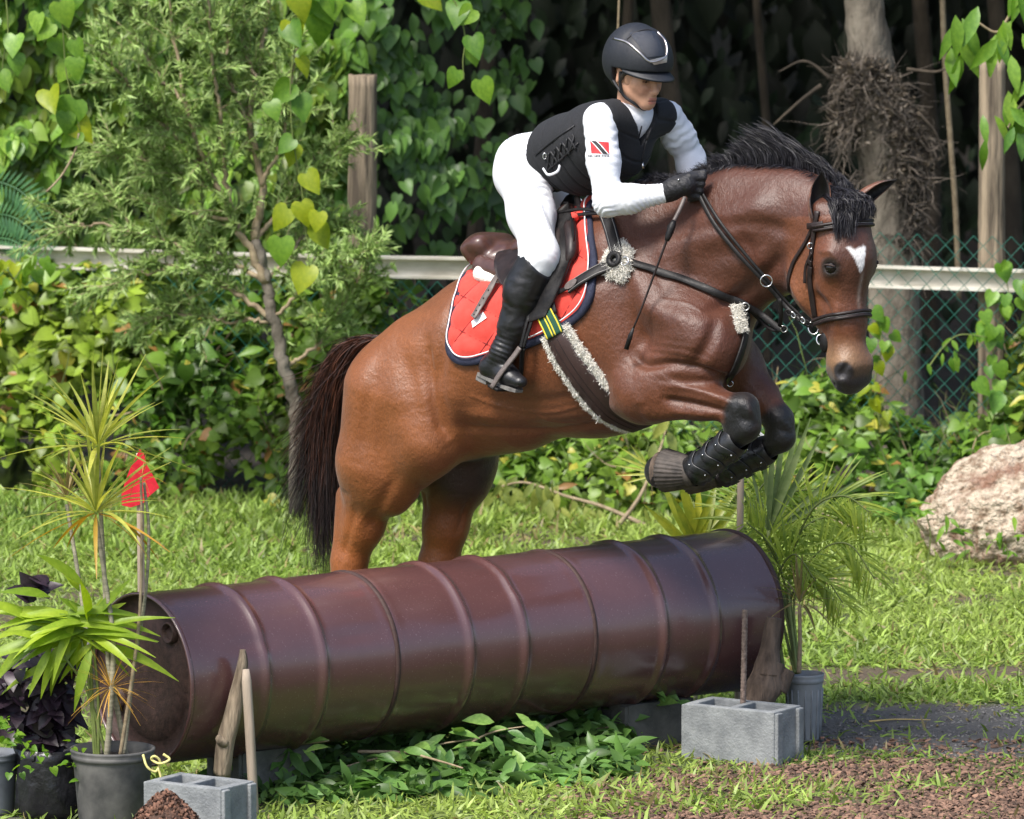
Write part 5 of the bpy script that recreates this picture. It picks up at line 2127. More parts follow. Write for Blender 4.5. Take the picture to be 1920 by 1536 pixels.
# laid out on the barrel: starts at the pad, slants forward to the breastbone; the elbow lies over it
g0, g1 = to_sa(hit(1046, 622)[0]), to_sa(hit(1100, 708)[0])
p, n, rr_ = [], [], []
for a in np.linspace(g0[1], 2.95, 46):
    s_ = g0[0] + (g1[0] - g0[0]) * (a - g0[1]) / (g1[1] - g0[1])
    s_ = min(s_, g0[0] + .62)
    q, _n2 = wrap(s_, a, .0)
    c_ = BA0 + BAx * (s_ * BLn)
    dr = BUp * math.cos(a) + HL * math.sin(a)
    p.append(c_)
    n.append(dr)
    rr_.append((q - c_) @ dr)
rr_ = np.array(rr_)
k0_ = 18
rr_[k0_:] = np.minimum(rr_[k0_:], np.maximum.accumulate(rr_[:k0_])[-1] + .006 + .004 * np.arange(len(rr_) - k0_))
for _ in range(8):
    rr_[1:-1] = (rr_[:-2] + 2 * rr_[1:-1] + rr_[2:]) / 4
p = np.array(p) + np.array(n) * (rr_ + .028)[:, None]
n = np.array(n)
p, n = smooth_path(p, 3), smooth_path(n, 6)
V, F = ribbon(p, n, np.interp(np.linspace(0, 1, len(p)), [0, .1, .6, 1], [.072, .086, .108, .108]), .012)
gb = wpart('band', V, F, M_girth, girth)
T = np.gradient(p, axis=0)
T /= np.linalg.norm(T, axis=1)[:, None]
W = np.cross(T, n)
W /= np.linalg.norm(W, axis=1)[:, None]
for sg in (1, -1):
    e = p + W * sg * np.interp(np.linspace(0, 1, len(p)), [0, .1, .6, 1], [.040, .048, .059, .059])[:, None] - n * .020
    e = spline(e, 110)
    o, c = fleece(e, spline(n, 110), .027, .016, 'sheepskin', girth, 30 + sg)
    curls(c, o)
# stitched lines on the band
for sg in (.25, -.05):
    V, F = tube(p[2:44] + W[2:44] * sg * .08 + n[2:44] * .0063, .0012, 5)
    wpart('stitching', V, F, M_dkb, gb)
ep, en = strap_on([(1032, 588), (1040, 606), (1050, 628)], .07, .01, .037, 12)
V, F = ribbon(ep, en, .072, .008)
eo = wpart('elastic', V, F, M_green, girth)
eW = np.cross(np.gradient(ep, axis=0), en)
eW /= np.linalg.norm(eW, axis=1)[:, None]
for k in (-.030, -.004, .008, .031):
    V, F = ribbon(ep + eW * k + en * .0045, en, .0052, .0015)
    wpart('stripe', V, F, M_yel, eo)
for dx in (0, 14):
    strap([(1030 + dx, 545), (1030 + dx, 565), (1036 + dx, 590)], .020, .005, .040, M_blk, 'billet', girth, 10)

# ---- breastplate
bp_ = thing('breastplate', 'black leather breastplate with sheepskin pads across the horse\'s chest', 'breastplate', S(1165, 490))
cp, cn = off_surface(1162, 492, .008)
e1_ = norm(np.cross(cn, Zu))
e2_ = norm(np.cross(cn, e1_))
V = [cp + cn * .018]
m1, m2 = 14, 48
for i in range(1, m1 + 1):
    for k in range(m2):
        a = 2 * math.pi * k / m2
        r = i / m1 * (.058 + .006 * math.sin(3 * a + 1) + .004 * math.sin(7 * a))
        q = cp + e1_ * math.cos(a) * r * 1.0 + e2_ * math.sin(a) * r * 1.25
        q = cling(q, .004 + .020 * (1 - (i / m1) ** 6))[0]
        V.append(q)
V = np.array(V)
V += cn * (.006 * vnoise(V * 150, 3))[:, None]
F = [(0, 1 + k, 1 + (k + 1) % m2) for k in range(m2)] + [(1 + (i - 1) * m2 + k, 1 + i * m2 + k, 1 + i * m2 + (k + 1) % m2, 1 + (i - 1) * m2 + (k + 1) % m2) for i in range(1, m1) for k in range(m2)]
fl = wpart('sheepskin', V, F, M_fleece, bp_)
idx = RNG.integers(m2 * 4, len(V), 4000)
rt = V[idx]
rad = rt - cp
rad /= np.linalg.norm(rad, axis=1)[:, None]
tp = rt + rad * .006 + cn * .005 + RNG.normal(size=(4000, 3)) * .004
curls((rt, (rt + tp) / 2 + cn * .003, tp), fl)


def piped_strap(path, width, d, name):
    o, p, n = strap(path, width, .007, d, M_blk, name, bp_)
    T = np.gradient(p, axis=0)
    T /= np.linalg.norm(T, axis=1)[:, None]
    W = np.cross(T, n)
    W /= np.linalg.norm(W, axis=1)[:, None]
    for sg in (1, -1):
        V, F = tube(p + W * sg * width * .36 + n * .0045, .0016, 5)
        wpart('piping', V, F, M_pipe, o)
    return p, n


piped_strap([(1138, 398), (1146, 430), (1156, 462), (1164, 488)], .046, .030, 'shoulder_strap')
piped_strap([(1076, 546), (1100, 530), (1130, 512), (1158, 498)], .044, .030, 'girth_strap')
for x, y, dx, dy in ((1084, 540, 1, -.6), (1142, 412, .3, 1)):
    c0, n0 = off_surface(x, y, .036)
    c1, n1 = off_surface(x + 12 * dx, y + 12 * dy, .036)
    d0 = norm(c1 - c0)
    s0 = norm(np.cross(d0, n0))
    V = [c0 + n0 * .004] + [c0 + d0 * .028 * math.cos(a) + s0 * .016 * math.sin(a) + n0 * .003 for a in np.linspace(0, 6.283, 20)[:-1]] 
    F = [(0, 1 + k, 1 + (k + 1) % 19) for k in range(19)]
    wpart('leather_tab', V, F, M_grey_leather, bp_)
strap([(1030, 560), (1050, 556), (1078, 545)], .016, .006, .036, M_blk, 'loop_strap', bp_, 12)
for a0 in (0, 1, 2):
    ang = [0.2, 2.3, 4.4][a0]
    q = [cp + cn * .034 + (e1_ * math.cos(t_) + e2_ * math.sin(t_)) * .020 for t_ in np.linspace(ang - .2, ang + 2.0, 12)]
    V, F = ribbon(q, np.tile(cn, (12, 1)), .018, .008)
    wpart('ring_wrap', V, F, M_blk, bp_)
ring(off_surface(1178, 497, .034)[0], e1_, e2_, .015, .003, M_steel, 'ring', bp_)
strap([(1186, 496), (1240, 512), (1300, 533), (1350, 552), (1395, 570)], .027, .007, .012, M_blk, 'chest_strap', bp_, 40)
strap([(1392, 566), (1396, 600), (1391, 640), (1378, 680), (1364, 712)], .030, .007, .012, M_blk, 'drop_strap', bp_, 30)
p, n = strap_on([(1384, 572), (1384, 600), (1390, 624)], .03, .02, .004, 40)
o, c = fleece(p, n, .042, .009, 'sheepskin', bp_, 51)
curls(c, o)
ring(off_surface(1364, 716, .012)[0], np.array([1, 0, 0]), Zu, .010, .0022, M_steel, 'hook', bp_)
ring(off_surface(1396, 572, .018)[0], np.array([1, 0, 0]), Zu, .013, .0026, M_steel, 'ring', bp_)
BIT = HD(.415, -.075, .070)
q0 = off_surface(1398, 570, .014)[0]
strap3([q0, S(1428, 590, .05), S(1462, 616, .06), S(1470, 612, .05)], norm(HL + Zu * .5), .022, .006, M_blk, 'martingale_strap', bp_)
strap3([q0, S(1425, 600, .03), S(1448, 618, .05), S(1470, 616, .05)], norm(HL + Zu * .5), .014, .006, M_blk, 'martingale_strap', bp_)
ring(S(1470, 617, .06), np.array([1, 0, 0]), Zu, .011, .0024, M_steel, 'ring', bp_)

# ---- bridle
bridle = thing('bridle', 'dark leather bridle with padded noseband and reins on the horse\'s head', 'bridle', HD(.2, .1))


def round_head(u0, w0, u1, w1, width, thick, name, mat, span=(-1.5, 1.5), n=50, d=.004, pad_=0.0, uoff=None):
    """band around the head; (u,w) front and its slope; cast inward on the head"""
    pts, nn = [], []
    for a in np.linspace(span[0], span[1], n):
        u = u0 + (u1 - u0) * abs(a) / 1.5
        c = HD(u, -.03, 0)
        dr = Hn * math.cos(a) + Hr * math.sin(a)
        r = HBV.ray_cast(Vector(c + dr * .3), Vector(-dr), .3)
        if r[0] is None:
            continue
        nrm_ = np.array(r[1])
        pts.append(np.array(r[0]) + nrm_ * d)
        nn.append(nrm_)
    p = smooth_path(pts, 2)
    nn = smooth_path(nn, 5)
    V, F = ribbon(p, nn, width, thick)
    o = wpart(name, V, F, mat, bridle)
    if pad_:
        T = np.gradient(p, axis=0)
        T /= np.linalg.norm(T, axis=1)[:, None]
        W = np.cross(T, nn)
        W /= np.linalg.norm(W, axis=1)[:, None]
        for k in (-.28, .28):
            V, F = tube(p + W * width * k + nn * thick * .4, pad_, 8)
            wpart('padding', V, F, mat, o)
        V, F = tube(p + nn * thick * .62, .0012, 5)
        wpart('stitching', V, F, M_pipe, o)
    return p, nn


round_head(.032, .1, .040, .1, .026, .008, 'browband', M_dkb, (-1.45, 1.45), 50, .006, .006)
nbp, _ = round_head(.335, .1, .350, .1, .027, .009, 'noseband', M_dkb, (-2.4, 2.4), 70, .007, .0065)


def hp(path, width, thick, d, name, mat=None, n=24):
    q = [off_surface(x, y, d) for x, y in spline([(a, b, 0) for a, b in path], n)[:, :2]]
    p = smooth_path([a for a, _ in q])
    nn = smooth_path([b for _, b in q], 4)
    V, F = ribbon(p, nn, width, thick)
    return wpart(name, V, F, mat or M_dkb, bridle)


hp([(1533, 396), (1530, 420), (1524, 470), (1520, 520), (1524, 565), (1530, 596)], .020, .006, .006, 'cheekpiece')
hp([(1527, 474), (1516, 500), (1513, 530)], .012, .004, .012, 'strap_end')
hp([(1526, 425), (1510, 458), (1490, 490), (1480, 520), (1481, 545)], .014, .005, .005, 'throatlash')
hp([(1524, 500), (1523, 512)], .026, .006, .012, 'keeper')
hp([(1524, 488), (1523, 494)], .026, .006, .012, 'keeper')
hp([(1519, 424), (1545, 420)], .022, .006, .010, 'browband_loop')
ring(off_surface(1525, 462, .012)[0], np.array([1, 0, 0]), Zu, .010, .0022, M_steel, 'buckle', bridle)
# bit rings, rubber guard and reins
bc0 = off_surface(1531, 612, .012)[0]
ring(bc0, norm(np.array([.6, -.3, -.6])), norm(np.array([.5, .2, .8])), .020, .0030, M_steel, 'bit_ring', bridle)
bc1 = off_surface(1545, 640, .012)[0]
ring(bc1 - Zu * -.008, norm(np.array([.6, -.3, -.6])), norm(np.array([.5, .2, .8])), .016, .0030, M_steel, 'bit_ring', bridle)
bn = norm(Hr * .8 + np.array([-.2, -.5, 0]))
ba_ = norm(np.cross(bn, Zu))
bb_ = norm(np.cross(bn, ba_))
cg = P(1546, 642, bc1[1] - .012)
V = [cg + bn * .010] + [cg + bn * h_ + (ba_ * .019 * math.cos(a) + bb_ * .036 * math.sin(a)) * k_ for h_, k_ in ((.009, .8), (.003, 1), (-.004, .96)) for a in np.linspace(0, 6.283, 25)[:-1]]
F = [(0, 1 + k, 1 + (k + 1) % 24) for k in range(24)] + [(1 + r_ * 24 + k, 1 + (r_ + 1) * 24 + k, 1 + (r_ + 1) * 24 + (k + 1) % 24, 1 + r_ * 24 + (k + 1) % 24) for r_ in range(2) for k in range(24)]
wpart('bit_guard', V, F, M_blk, bridle)
hnd = S(1310, 366, .135)
# near rein: over the neck's side to the bit
rp = [hnd, S(1338, 418, .165), S(1382, 474, .17), S(1432, 527, .15), S(1472, 574, .12), P(1500, 600, (S(1472, 574, .12)[1] + bc0[1]) / 2 - .02), bc0]
strap3(rp, norm(HL * .8 + np.array([-.3, 0, .5])), .015, .005, M_blk, 'rein', bridle, 60)
rp2 = [S(1316, 362, .13), S(1348, 414, .178), S(1390, 468, .180), S(1436, 522, .155), S(1476, 568, .11), bc0 + np.array([0, .03, .0])]
strap3(rp2, norm(HL * .8 + np.array([-.3, 0, .5])), .011, .005, M_blk, 'rein', bridle, 60)
ring(S(1437, 527, .165), np.array([1, 0, 0]), Zu, .020, .0026, M_steel, 'martingale_ring', bridle)
strap3([S(1462, 560, .13), S(1464, 590, .11), S(1462, 612, .08)], HL, .016, .006, M_blk, 'rein_stop', bridle, 10)
for k in range(5):
    c0 = P(1478 + 9 * k, 586 + 5 * k, bc0[1] - .01 * (5 - k) * 0 - .01)
    ring(c0, norm(np.array([.8, -.2, -.4])), Zu, .009, .0028, M_steel if k % 2 else M_blk, 'chain_link', bridle, 14)
# far rein
strap3([S(1300, 340, -.11), S(1400, 440, -.15), HD(.40, -.06, -.085)], -HL, .016, .005, M_blk, 'rein', bridle, 30)

# ---- riding crop
crop = thing('riding_crop', 'thin black riding crop hanging from the rider\'s glove over the shoulder', 'crop', S(1285, 375, .2))
wo = .30
V, F = tube(spline([S(1284, 370, .19), S(1275, 392, .215), S(1263, 416, .24)], 12), .0072, 10)
wpart('handle', V, F, M_grey_leather, crop)
V, F = tube(spline([S(1264, 414, .245), S(1257, 432, .26), S(1250, 452, .27)], 8), [.008, .011, .013, .013, .012, .012, .01, .008], 10)
wpart('grip_end', V, F, M_blk, crop)
V, F = tube(spline([S(1262, 415, .245), S(1253, 425, .25), S(1256, 438, .26), S(1262, 436, .25)], 14), .0045, 8)
wpart('wrist_loop', V, F, M_blk, crop)
V, F = tube(spline([S(1254, 440, .27), S(1232, 500, .285), S(1208, 565, .30), S(1188, 615, .31)], 20), np.linspace(.0045, .0032, 20), 8)
wpart('shaft', V, F, M_dkb, crop)
V, F = tube([S(1188, 614, .31), S(1182, 630, .312), S(1174, 655, .315)], [.004, .0085, .0085], 10, flat=(1, .6))
wpart('tip', V, F, M_blk, crop)

# ---- leg boots
M_shell = material('black_boot_shell', (0.008, 0.009, 0.010), (0.020, 0.021, 0.024), scale=30, rough=0.25, rough2=0.4, bump=0.15, bscale=120)
M_bell = material('brown_rubber_bell_boot', (0.030, 0.025, 0.022), (0.085, 0.070, 0.060), scale=26, rough=0.75, bump=0.3, bscale=120)


def leg_boot(a, b, label, grp):
    ax = norm(b - a)
    L = np.linalg.norm(b - a)
    t = thing('tendon_boot', label, 'horse boot', a, grp)
    V, F = lathe([(.046, 0.0), (.052, .012), (.055, L * .3), (.052, L * .6), (.055, L * .85), (.058, L), (.050, L * 1.01)], 28, a, ax)
    k = (np.arange(len(V)) // 28) / 6
    V = V + ax * 0
    wpart('shell', V, F, M_shell, t)
    u = norm(np.cross(ax, CAM - a))
    w = np.cross(u, ax)
    if w @ (CAM - a) < 0:
        w = -w
    for q in (.20, .50, .80):
        pts = [a + ax * (q * L + .012 * math.sin(3 * th)) + (w * math.cos(th) + u * math.sin(th)) * .0585 for th in np.linspace(-1.9, 1.9, 26)]
        nn = [norm(w * math.cos(th) + u * math.sin(th)) for th in np.linspace(-1.9, 1.9, 26)]
        V, F = ribbon(pts, nn, .026, .0022)
        st = wpart('strap', V, F, M_shell, t)
        for th in (-.55, .5):
            c = a + ax * (q * L + .012 * math.sin(3 * th)) + (w * math.cos(th) + u * math.sin(th)) * .061
            V, F = lathe([(.0035 * math.sin(x), .0035 * math.cos(x)) for x in np.linspace(.01, 3.13, 6)], 8, c, w)
            wpart('stud', V, F, M_steel, st)
    return t


leg_boot(S(1385, 822, .195), S(1303, 884, .178), 'black tendon boot on the raised foreleg nearer the viewer', 'tendon boots on the forelegs')
leg_boot(S(1444, 840, -.13), S(1352, 886, -.12), 'black tendon boot on the raised far foreleg', 'tendon boots on the forelegs')


def bell(a, b, label):
    ax = norm(b - a)
    L = np.linalg.norm(b - a)
    t = thing('overreach_boot', label, 'horse boot', a, 'ribbed overreach boots on the front hooves')
    seg = 84
    prof = [(.046, -.004), (.050, .008), (.060, L * .35), (.068, L * .7), (.074, L), (.072, L * 1.05), (.066, L * 1.04)]
    V, F = lathe(prof, seg, a, ax)
    rel = V - a
    h = rel @ ax
    rad = rel - h[:, None] * ax
    k = np.arange(len(V)) % seg
    V = V + rad / np.linalg.norm(rad, axis=1)[:, None] * (.0035 * np.sin(k * math.pi * 2 / 3) * (h > .0))[:, None]
    wpart('ribbed_skirt', V, F, M_bell, t)
    V, F = lathe([(.046, -.022), (.050, -.016), (.050, .006), (.046, .012)], 32, a, ax)
    wpart('cuff', V, F, M_bell, t)
    V, F = lathe([(.058, L * .8), (.062, L * 1.28), (.056, L * 1.30), (.001, L * 1.26)], 28, a, ax)
    wpart('hoof_rim', V, F, M_bark_d, t)


bell(S(1296, 886, .178), S(1248, 882, .175), 'ribbed brown overreach boot on the hoof nearer the viewer')
bell(S(1342, 888, -.12), S(1296, 886, -.12), 'ribbed brown overreach boot on the far front hoof, mostly hidden')
# ================================================================== plants: kit
PR = np.random.default_rng(21)


def leaf_mat(name, c1, c2, rnd=0.3, tr=0.3, rough=0.42, attr=None, scale=6):
    return material(name, c1, c2, scale=scale, rough=rough, spec=0.4, rnd=rnd, translucent=tr, attr=attr)


M_heart = leaf_mat('heart_leaf_green', (0.10, 0.22, 0.018), (0.17, 0.31, 0.03), .25, .4)
M_heart_y = leaf_mat('heart_leaf_yellow_green', (0.22, 0.30, 0.012), (0.32, 0.38, 0.02), .2, .45)
M_creep = leaf_mat('creeper_leaf', (0.095, 0.21, 0.026), (0.17, 0.32, 0.04), .4, .25)
M_creep_s = leaf_mat('creeper_leaves', (0.85, 0.85, 0.85), (1.1, 1.1, 1.1), 0, .25, attr='col')
M_veg = leaf_mat('undergrowth_leaves', (0.85, 0.85, 0.85), (1.1, 1.1, 1.1), 0, .3, attr='col')
M_forest = leaf_mat('forest_leaves', (0.85, 0.85, 0.85), (1.1, 1.1, 1.1), 0, .15, attr='col', rough=.6)
M_needle = leaf_mat('needle_leaves', (0.85, 0.85, 0.85), (1.1, 1.1, 1.1), 0, .25, attr='col', rough=.5)
M_grass = leaf_mat('grass_blades', (0.85, 0.85, 0.85), (1.1, 1.1, 1.1), 0, .35, attr='col', rough=.45)
M_drac = leaf_mat('dracaena_leaf', (0.28, 0.32, 0.045), (0.46, 0.47, 0.10), .3, .35)
M_drac_o = leaf_mat('withered_dracaena_leaf', (0.42, 0.22, 0.03), (0.52, 0.32, 0.06), .2, .3)
M_palmy = leaf_mat('bright_palm_leaf', (0.20, 0.31, 0.02), (0.30, 0.42, 0.04), .25, .4)
M_purple = leaf_mat('purple_leaf', (0.016, 0.010, 0.017), (0.040, 0.024, 0.036), .4, .1, rough=.4)
M_cut = leaf_mat('cut_branch_leaf', (0.085, 0.185, 0.035), (0.16, 0.29, 0.07), .45, .2)
M_wilt = leaf_mat('wilted_leaf', (0.20, 0.24, 0.05), (0.32, 0.36, 0.09), .3, .35)
M_areca = leaf_mat('palm_frond_leaflet', (0.20, 0.29, 0.035), (0.33, 0.42, 0.06), .3, .4)
M_stem_g = material('green_stem', (0.10, 0.14, 0.03), (0.16, 0.20, 0.05), scale=30, rough=0.6)
M_twig = material('pale_brown_twig', (0.20, 0.15, 0.09), (0.34, 0.27, 0.17), scale=30, rough=0.85, bump=0.4)
M_cane = material('ringed_grey_cane', (0.16, 0.15, 0.10), (0.34, 0.31, 0.22), scale=14, rough=0.8, bump=0.5, stretch=(.3, .3, 6))
M_trunk = material('lichen_grey_trunk', (0.055, 0.043, 0.031), (0.22, 0.195, 0.155), scale=7, rough=0.95, bump=1.0, bscale=24, stretch=(1, 1, 0.45), bdist=0.02, lo=.3, hi=.7)
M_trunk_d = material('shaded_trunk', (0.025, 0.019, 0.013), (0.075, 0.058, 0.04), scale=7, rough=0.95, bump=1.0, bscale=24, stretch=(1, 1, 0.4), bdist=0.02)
M_post = material('weathered_post', (0.07, 0.054, 0.038), (0.31, 0.245, 0.17), scale=22, rough=0.9, bump=1.0, bscale=50, stretch=(1, 1, 0.08), bdist=0.02, lo=.36, hi=.62)
M_dry = material('dry_creeper', (0.045, 0.034, 0.025), (0.13, 0.10, 0.075), scale=30, rough=0.95)


def heart_tpl(fold=.22, droop=.25, w=1.0, twist=0.0):
    half = [(.20, -.07), (.37, .0), (.47, .17), (.45, .37), (.35, .58), (.17, .81)]
    mid = [(0, .04), (0, .20), (0, .42), (0, .64), (0, 1.0)]
    V = [(x, y) for x, y in mid] + [(x * w, y) for x, y in half] + [(-x * w, y) for x, y in half]
    V = [(x, y, fold * abs(x) - droop * y * y + .05 * math.sin(y * 9 + 3 * x) * abs(x) + twist * x * y) for x, y in V]
    F = []
    for o, sg in ((5, 1), (11, -1)):
        f_ = [(0, o, o + 1), (0, o + 1, 1), (1, o + 1, o + 2), (1, o + 2, 2), (2, o + 2, o + 3), (2, o + 3, 3), (3, o + 3, o + 4), (3, o + 4, o + 5), (3, o + 5, 4)]
        F += f_ if sg > 0 else [q[::-1] for q in f_]
    return np.array(V), np.array(F)


def lance_tpl(w=.16, fold=.3, droop=.3, n=5, tip=1.0, mid=.42):
    V, F = [], []
    for i in range(n + 1):
        t = i / n
        ww = w * (math.sin(math.pi * min(t / (2 * mid), 1)) if t < mid else math.cos(math.pi / 2 * ((t - mid) / (1 - mid)) ** tip)) + .004
        z = -droop * t * t
        V += [(-ww, t, z + fold * ww), (0, t, z), (ww, t, z + fold * ww)]
    for i in range(n):
        a = i * 3
        F += [(a, a + 1, a + 4), (a, a + 4, a + 3), (a + 1, a + 2, a + 5), (a + 1, a + 5, a + 4)]
    return np.array(V), np.array(F)


def blade_tpl(w=.03, droop=.5, n=3):
    V, F = [], []
    for i in range(n + 1):
        t = i / n
        ww = w * (1 - t ** 2) + .002
        V += [(-ww, t - .25 * droop * t ** 3, -droop * t ** 2.2), (ww, t - .25 * droop * t ** 3, -droop * t ** 2.2)]
    for i in range(n):
        a = i * 2
        F += [(a, a + 1, a + 3), (a, a + 3, a + 2)]
    return np.array(V), np.array(F)


_tplmesh = {}


def tpl_mesh(key, V, F, mat):
    k = (key, mat.name)
    if k not in _tplmesh:
        me = bpy.data.meshes.new(key)
        me.from_pydata([tuple(map(float, v)) for v in V], [], [tuple(int(i) for i in f_) for f_ in F])
        me.polygons.foreach_set('use_smooth', np.ones(len(me.polygons), dtype=bool))
        me.materials.append(mat)
        _tplmesh[k] = me
    return _tplmesh[k]


def wloc(p):
    off = np.zeros(3)
    while p is not None:
        off += np.array(p.location)
        p = p.parent
    return off


def leaf(parent, key, tpl, mat, T, R, s, name='leaf', sx=1.0):
    """one leaf object sharing its mesh; R columns = side, along, normal (world)"""
    o = bpy.data.objects.new(name, tpl_mesh(key, tpl[0], tpl[1], mat))
    COL.objects.link(o)
    o.parent = parent
    off = wloc(parent)
    M = Matrix(((R[0][0] * s * sx, R[0][1] * s, R[0][2] * s, T[0] - off[0]), (R[1][0] * s * sx, R[1][1] * s, R[1][2] * s, T[1] - off[1]),
                (R[2][0] * s * sx, R[2][1] * s, R[2][2] * s, T[2] - off[2]), (0, 0, 0, 1)))
    o.matrix_local = M
    return o


def fr(d, up):
    return frames(np.asarray(d, float)[None], np.asarray(up, float)[None])[0]


HEARTS = [heart_tpl(.25, .22), heart_tpl(.10, .40, .95, .1), heart_tpl(.45, .15, .9, -.1)]
OVATE = [lance_tpl(.30, .35, .3, 5), lance_tpl(.25, .2, .5, 5), lance_tpl(.34, .6, .15, 5)]
LANCES = [lance_tpl(.17, .35, .25), lance_tpl(.15, .2, .5), lance_tpl(.19, .5, .1)]
TOCAM = np.array([0, -1.0, .12])

# ================================================================== fence
def fence_y(x):
    return 7.35 - 0.18 * x


fence = thing('fence', 'green chain link fence with pale rail and two weathered wooden posts', 'fence', (0, fence_y(0), 0))
M_wire = material('green_coated_wire', (0.014, 0.10, 0.075), (0.028, 0.15, 0.11), scale=20, rough=0.5)
M_rail = material('dirty_white_rail', (0.34, 0.31, 0.24), (0.66, 0.63, 0.56), scale=9, rough=0.75, bump=0.4, bscale=60, stretch=(.25, 1, 1), lo=.3, hi=.62)
cell = .080
nz_ = int(1.30 / (cell * .58))
pts = [(cell * .27 * (1 if k % 2 else -1), .0035 * (1 if k % 2 else -1), k * cell * .58) for k in range(nz_ + 1)]
Vw, Fw = tube(pts, .0023, 4)
wire_me = bpy.data.meshes.new('wire')
wire_me.from_pydata([tuple(v) for v in Vw], [], Fw)
wire_me.materials.append(M_wire)
ang = math.atan(-.18)
x = -3.1
k = 0
while x < 3.2:
    o = bpy.data.objects.new('wire', wire_me)
    COL.objects.link(o)
    o.parent = fence
    sag = .015 * math.sin(x * 2.1)
    o.location = (x, fence_y(x) - fence_y(0) + .004 * math.sin(x * 5), .0 + sag)
    o.rotation_euler = (math.radians(.8) * math.sin(x * 3), 0, ang)
    if x < .9:
        o.location.z -= .26                      # left of the horse the wire ends below the rail
    if k % 2:
        o.scale = (-1, 1, 1)
    x += cell * .54
    k += 1
# rail: channel open to the front
yb = .05
def rail_pt(x, dy, z):
    return np.array([x, fence_y(x) + dy, z])


secs = []
prof = [(yb - .045, 1.135), (yb - .045, 1.147), (yb + .012, 1.147), (yb + .012, 1.043), (yb - .040, 1.043), (yb - .040, 1.054), (yb + .002, 1.054), (yb + .002, 1.136)]
for x in np.linspace(-3.2, 3.2, 30):
    dz = -.012 * (x + .3) * 0.5 + .006 * math.sin(x * 1.7)
    secs.append([rail_pt(x, dy, z + dz) for dy, z in prof])
secs = np.array(secs)
m = len(prof)
F = [(i * m + j, i * m + (j + 1) % m, (i + 1) * m + (j + 1) % m, (i + 1) * m + j) for i in range(29) for j in range(m)] + [tuple(range(m)), tuple(29 * m + j for j in range(m - 1, -1, -1))]
wpart('rail', secs.reshape(-1, 3), F, M_rail, fence, smooth=False)


def post(px, top_py, w_px, seed):
    y = fence_y((px - 960) / 400.0) + .15
    b = P(px - 3, 900, y)
    t_ = P(px, top_py, y)
    r = w_px / 2 / (FPX / (y + 20.6))
    n = 34
    V, F = rough_log([np.array([b[0], y, -.05]), (b + t_) / 2 * np.array([1, 1, 1]), t_], [r * 1.06, r * 1.0, r * .96], seg=28, n=n, amp=.07, seed=seed)
    V[-28:] += np.array([0, 0, 1.0]) * (.012 * vnoise(V[-28:] * 30, seed))[:, None]
    return wpart('post', V, F, M_post, fence)


post(680, 140, 54, 3)
post(1861, 110, 50, 5)

# ================================================================== trees behind the fence
def trunk(name, label, path, rad, mat, seed, group=None, seg=20, n=60, amp=.10, crown=True):
    t = thing(name, label, 'tree', (path[0][0], path[0][1], 0), group)
    V, F = rough_log(path, rad, seg, n, amp, seed)
    wpart('trunk', V, F, mat, t)
    return t


yt = 8.0
tree = trunk('tree', 'pale lichen covered tree wrapped in a mass of dry creeper', [G(1690, 905) * np.array([1, 0, 0]) + np.array([0, yt, -.05]), P(1680, 700, yt), P(1672, 450, yt), P(1650, 250, yt), P(1630, 100, yt), P(1615, -80, yt), P(1600, -500, yt)],
             [.14, .13, .115, .125, .105, .095, .08], M_trunk, 17, amp=.16, n=90)
# limbs above the frame carrying leaves
for a in range(5):
    b0 = P(1605, -380 - 40 * a, yt)
    d = np.array([math.cos(a * 1.3), math.sin(a * 1.3), .8])
    V, F = tube(spline([b0, b0 + d * .7, b0 + d * 1.3 + np.array([0, 0, .2])], 10), np.linspace(.045, .012, 10), 8)
    wpart('limb', V, F, M_trunk, tree)
# dry creeper mantle: tangle of stems and shrivelled leaves
n = 4500
py = PR.uniform(105, 470, n)
half = np.interp(py, [100, 160, 220, 300, 400, 470], [24, 62, 84, 96, 50, 30])
cx = np.interp(py, [100, 200, 300, 470], [1612, 1640, 1655, 1690])
ux = PR.uniform(-1, 1, n)
kp = (vnoise(np.stack([(cx + ux * half) / 26, py / 40, 0 * py], 1), 77) > -.25) & ((np.abs(ux + .05) > .33) | (PR.uniform(size=n) < .25))
py, half, cx, ux = py[kp], half[kp], cx[kp], ux[kp]
n = len(py)
root = np.array([P(a, b, yt - .16 + .14 * u * u + PR.uniform(-.05, .05)) for a, b, u in zip(cx + ux * half, py, ux)])
ln = PR.uniform(.03, .17, n)
tips = root + PR.normal(size=(n, 3)) * np.array([.6, .5, .7]) * ln[:, None] - Zu * ln[:, None] * .5
mids = (root + tips) / 2 + PR.normal(size=(n, 3)) * .03
col = np.array([0.085, 0.07, 0.056]) * PR.uniform(.25, 1.5, (n, 1))
M_tangle = material('dry_stem_tangle', (0.9, 0.9, 0.9), (1.1, 1.1, 1.1), rough=.95, attr='col')
o = strands('dry_creeper', root, mids, tips, .0026, M_tangle, tree, 6, PR, col, .02)
tag(o, kind='stuff')
n = 3000
py = PR.uniform(110, 420, n)
half = np.interp(py, [100, 160, 220, 300, 400, 470], [28, 66, 90, 100, 60, 34])
cx = np.interp(py, [100, 200, 300, 470], [1612, 1640, 1655, 1690])
ux = PR.uniform(-1, 1, n)
kp = (vnoise(np.stack([(cx + ux * half) / 26, py / 40, 0 * py], 1), 77) > -.1) & ((np.abs(ux + .05) > .33) | (PR.uniform(size=n) < .2))
py, half, cx, ux = py[kp], half[kp], cx[kp], ux[kp]
n = len(py)
T = np.array([P(a, b, yt - .18 + .14 * u * u) for a, b, u in zip(cx + ux * half, py, ux)])
V, F = batch(*lance_tpl(.22, .9, .6, 3), rots(n, PR), T, PR.uniform(.02, .045, n))
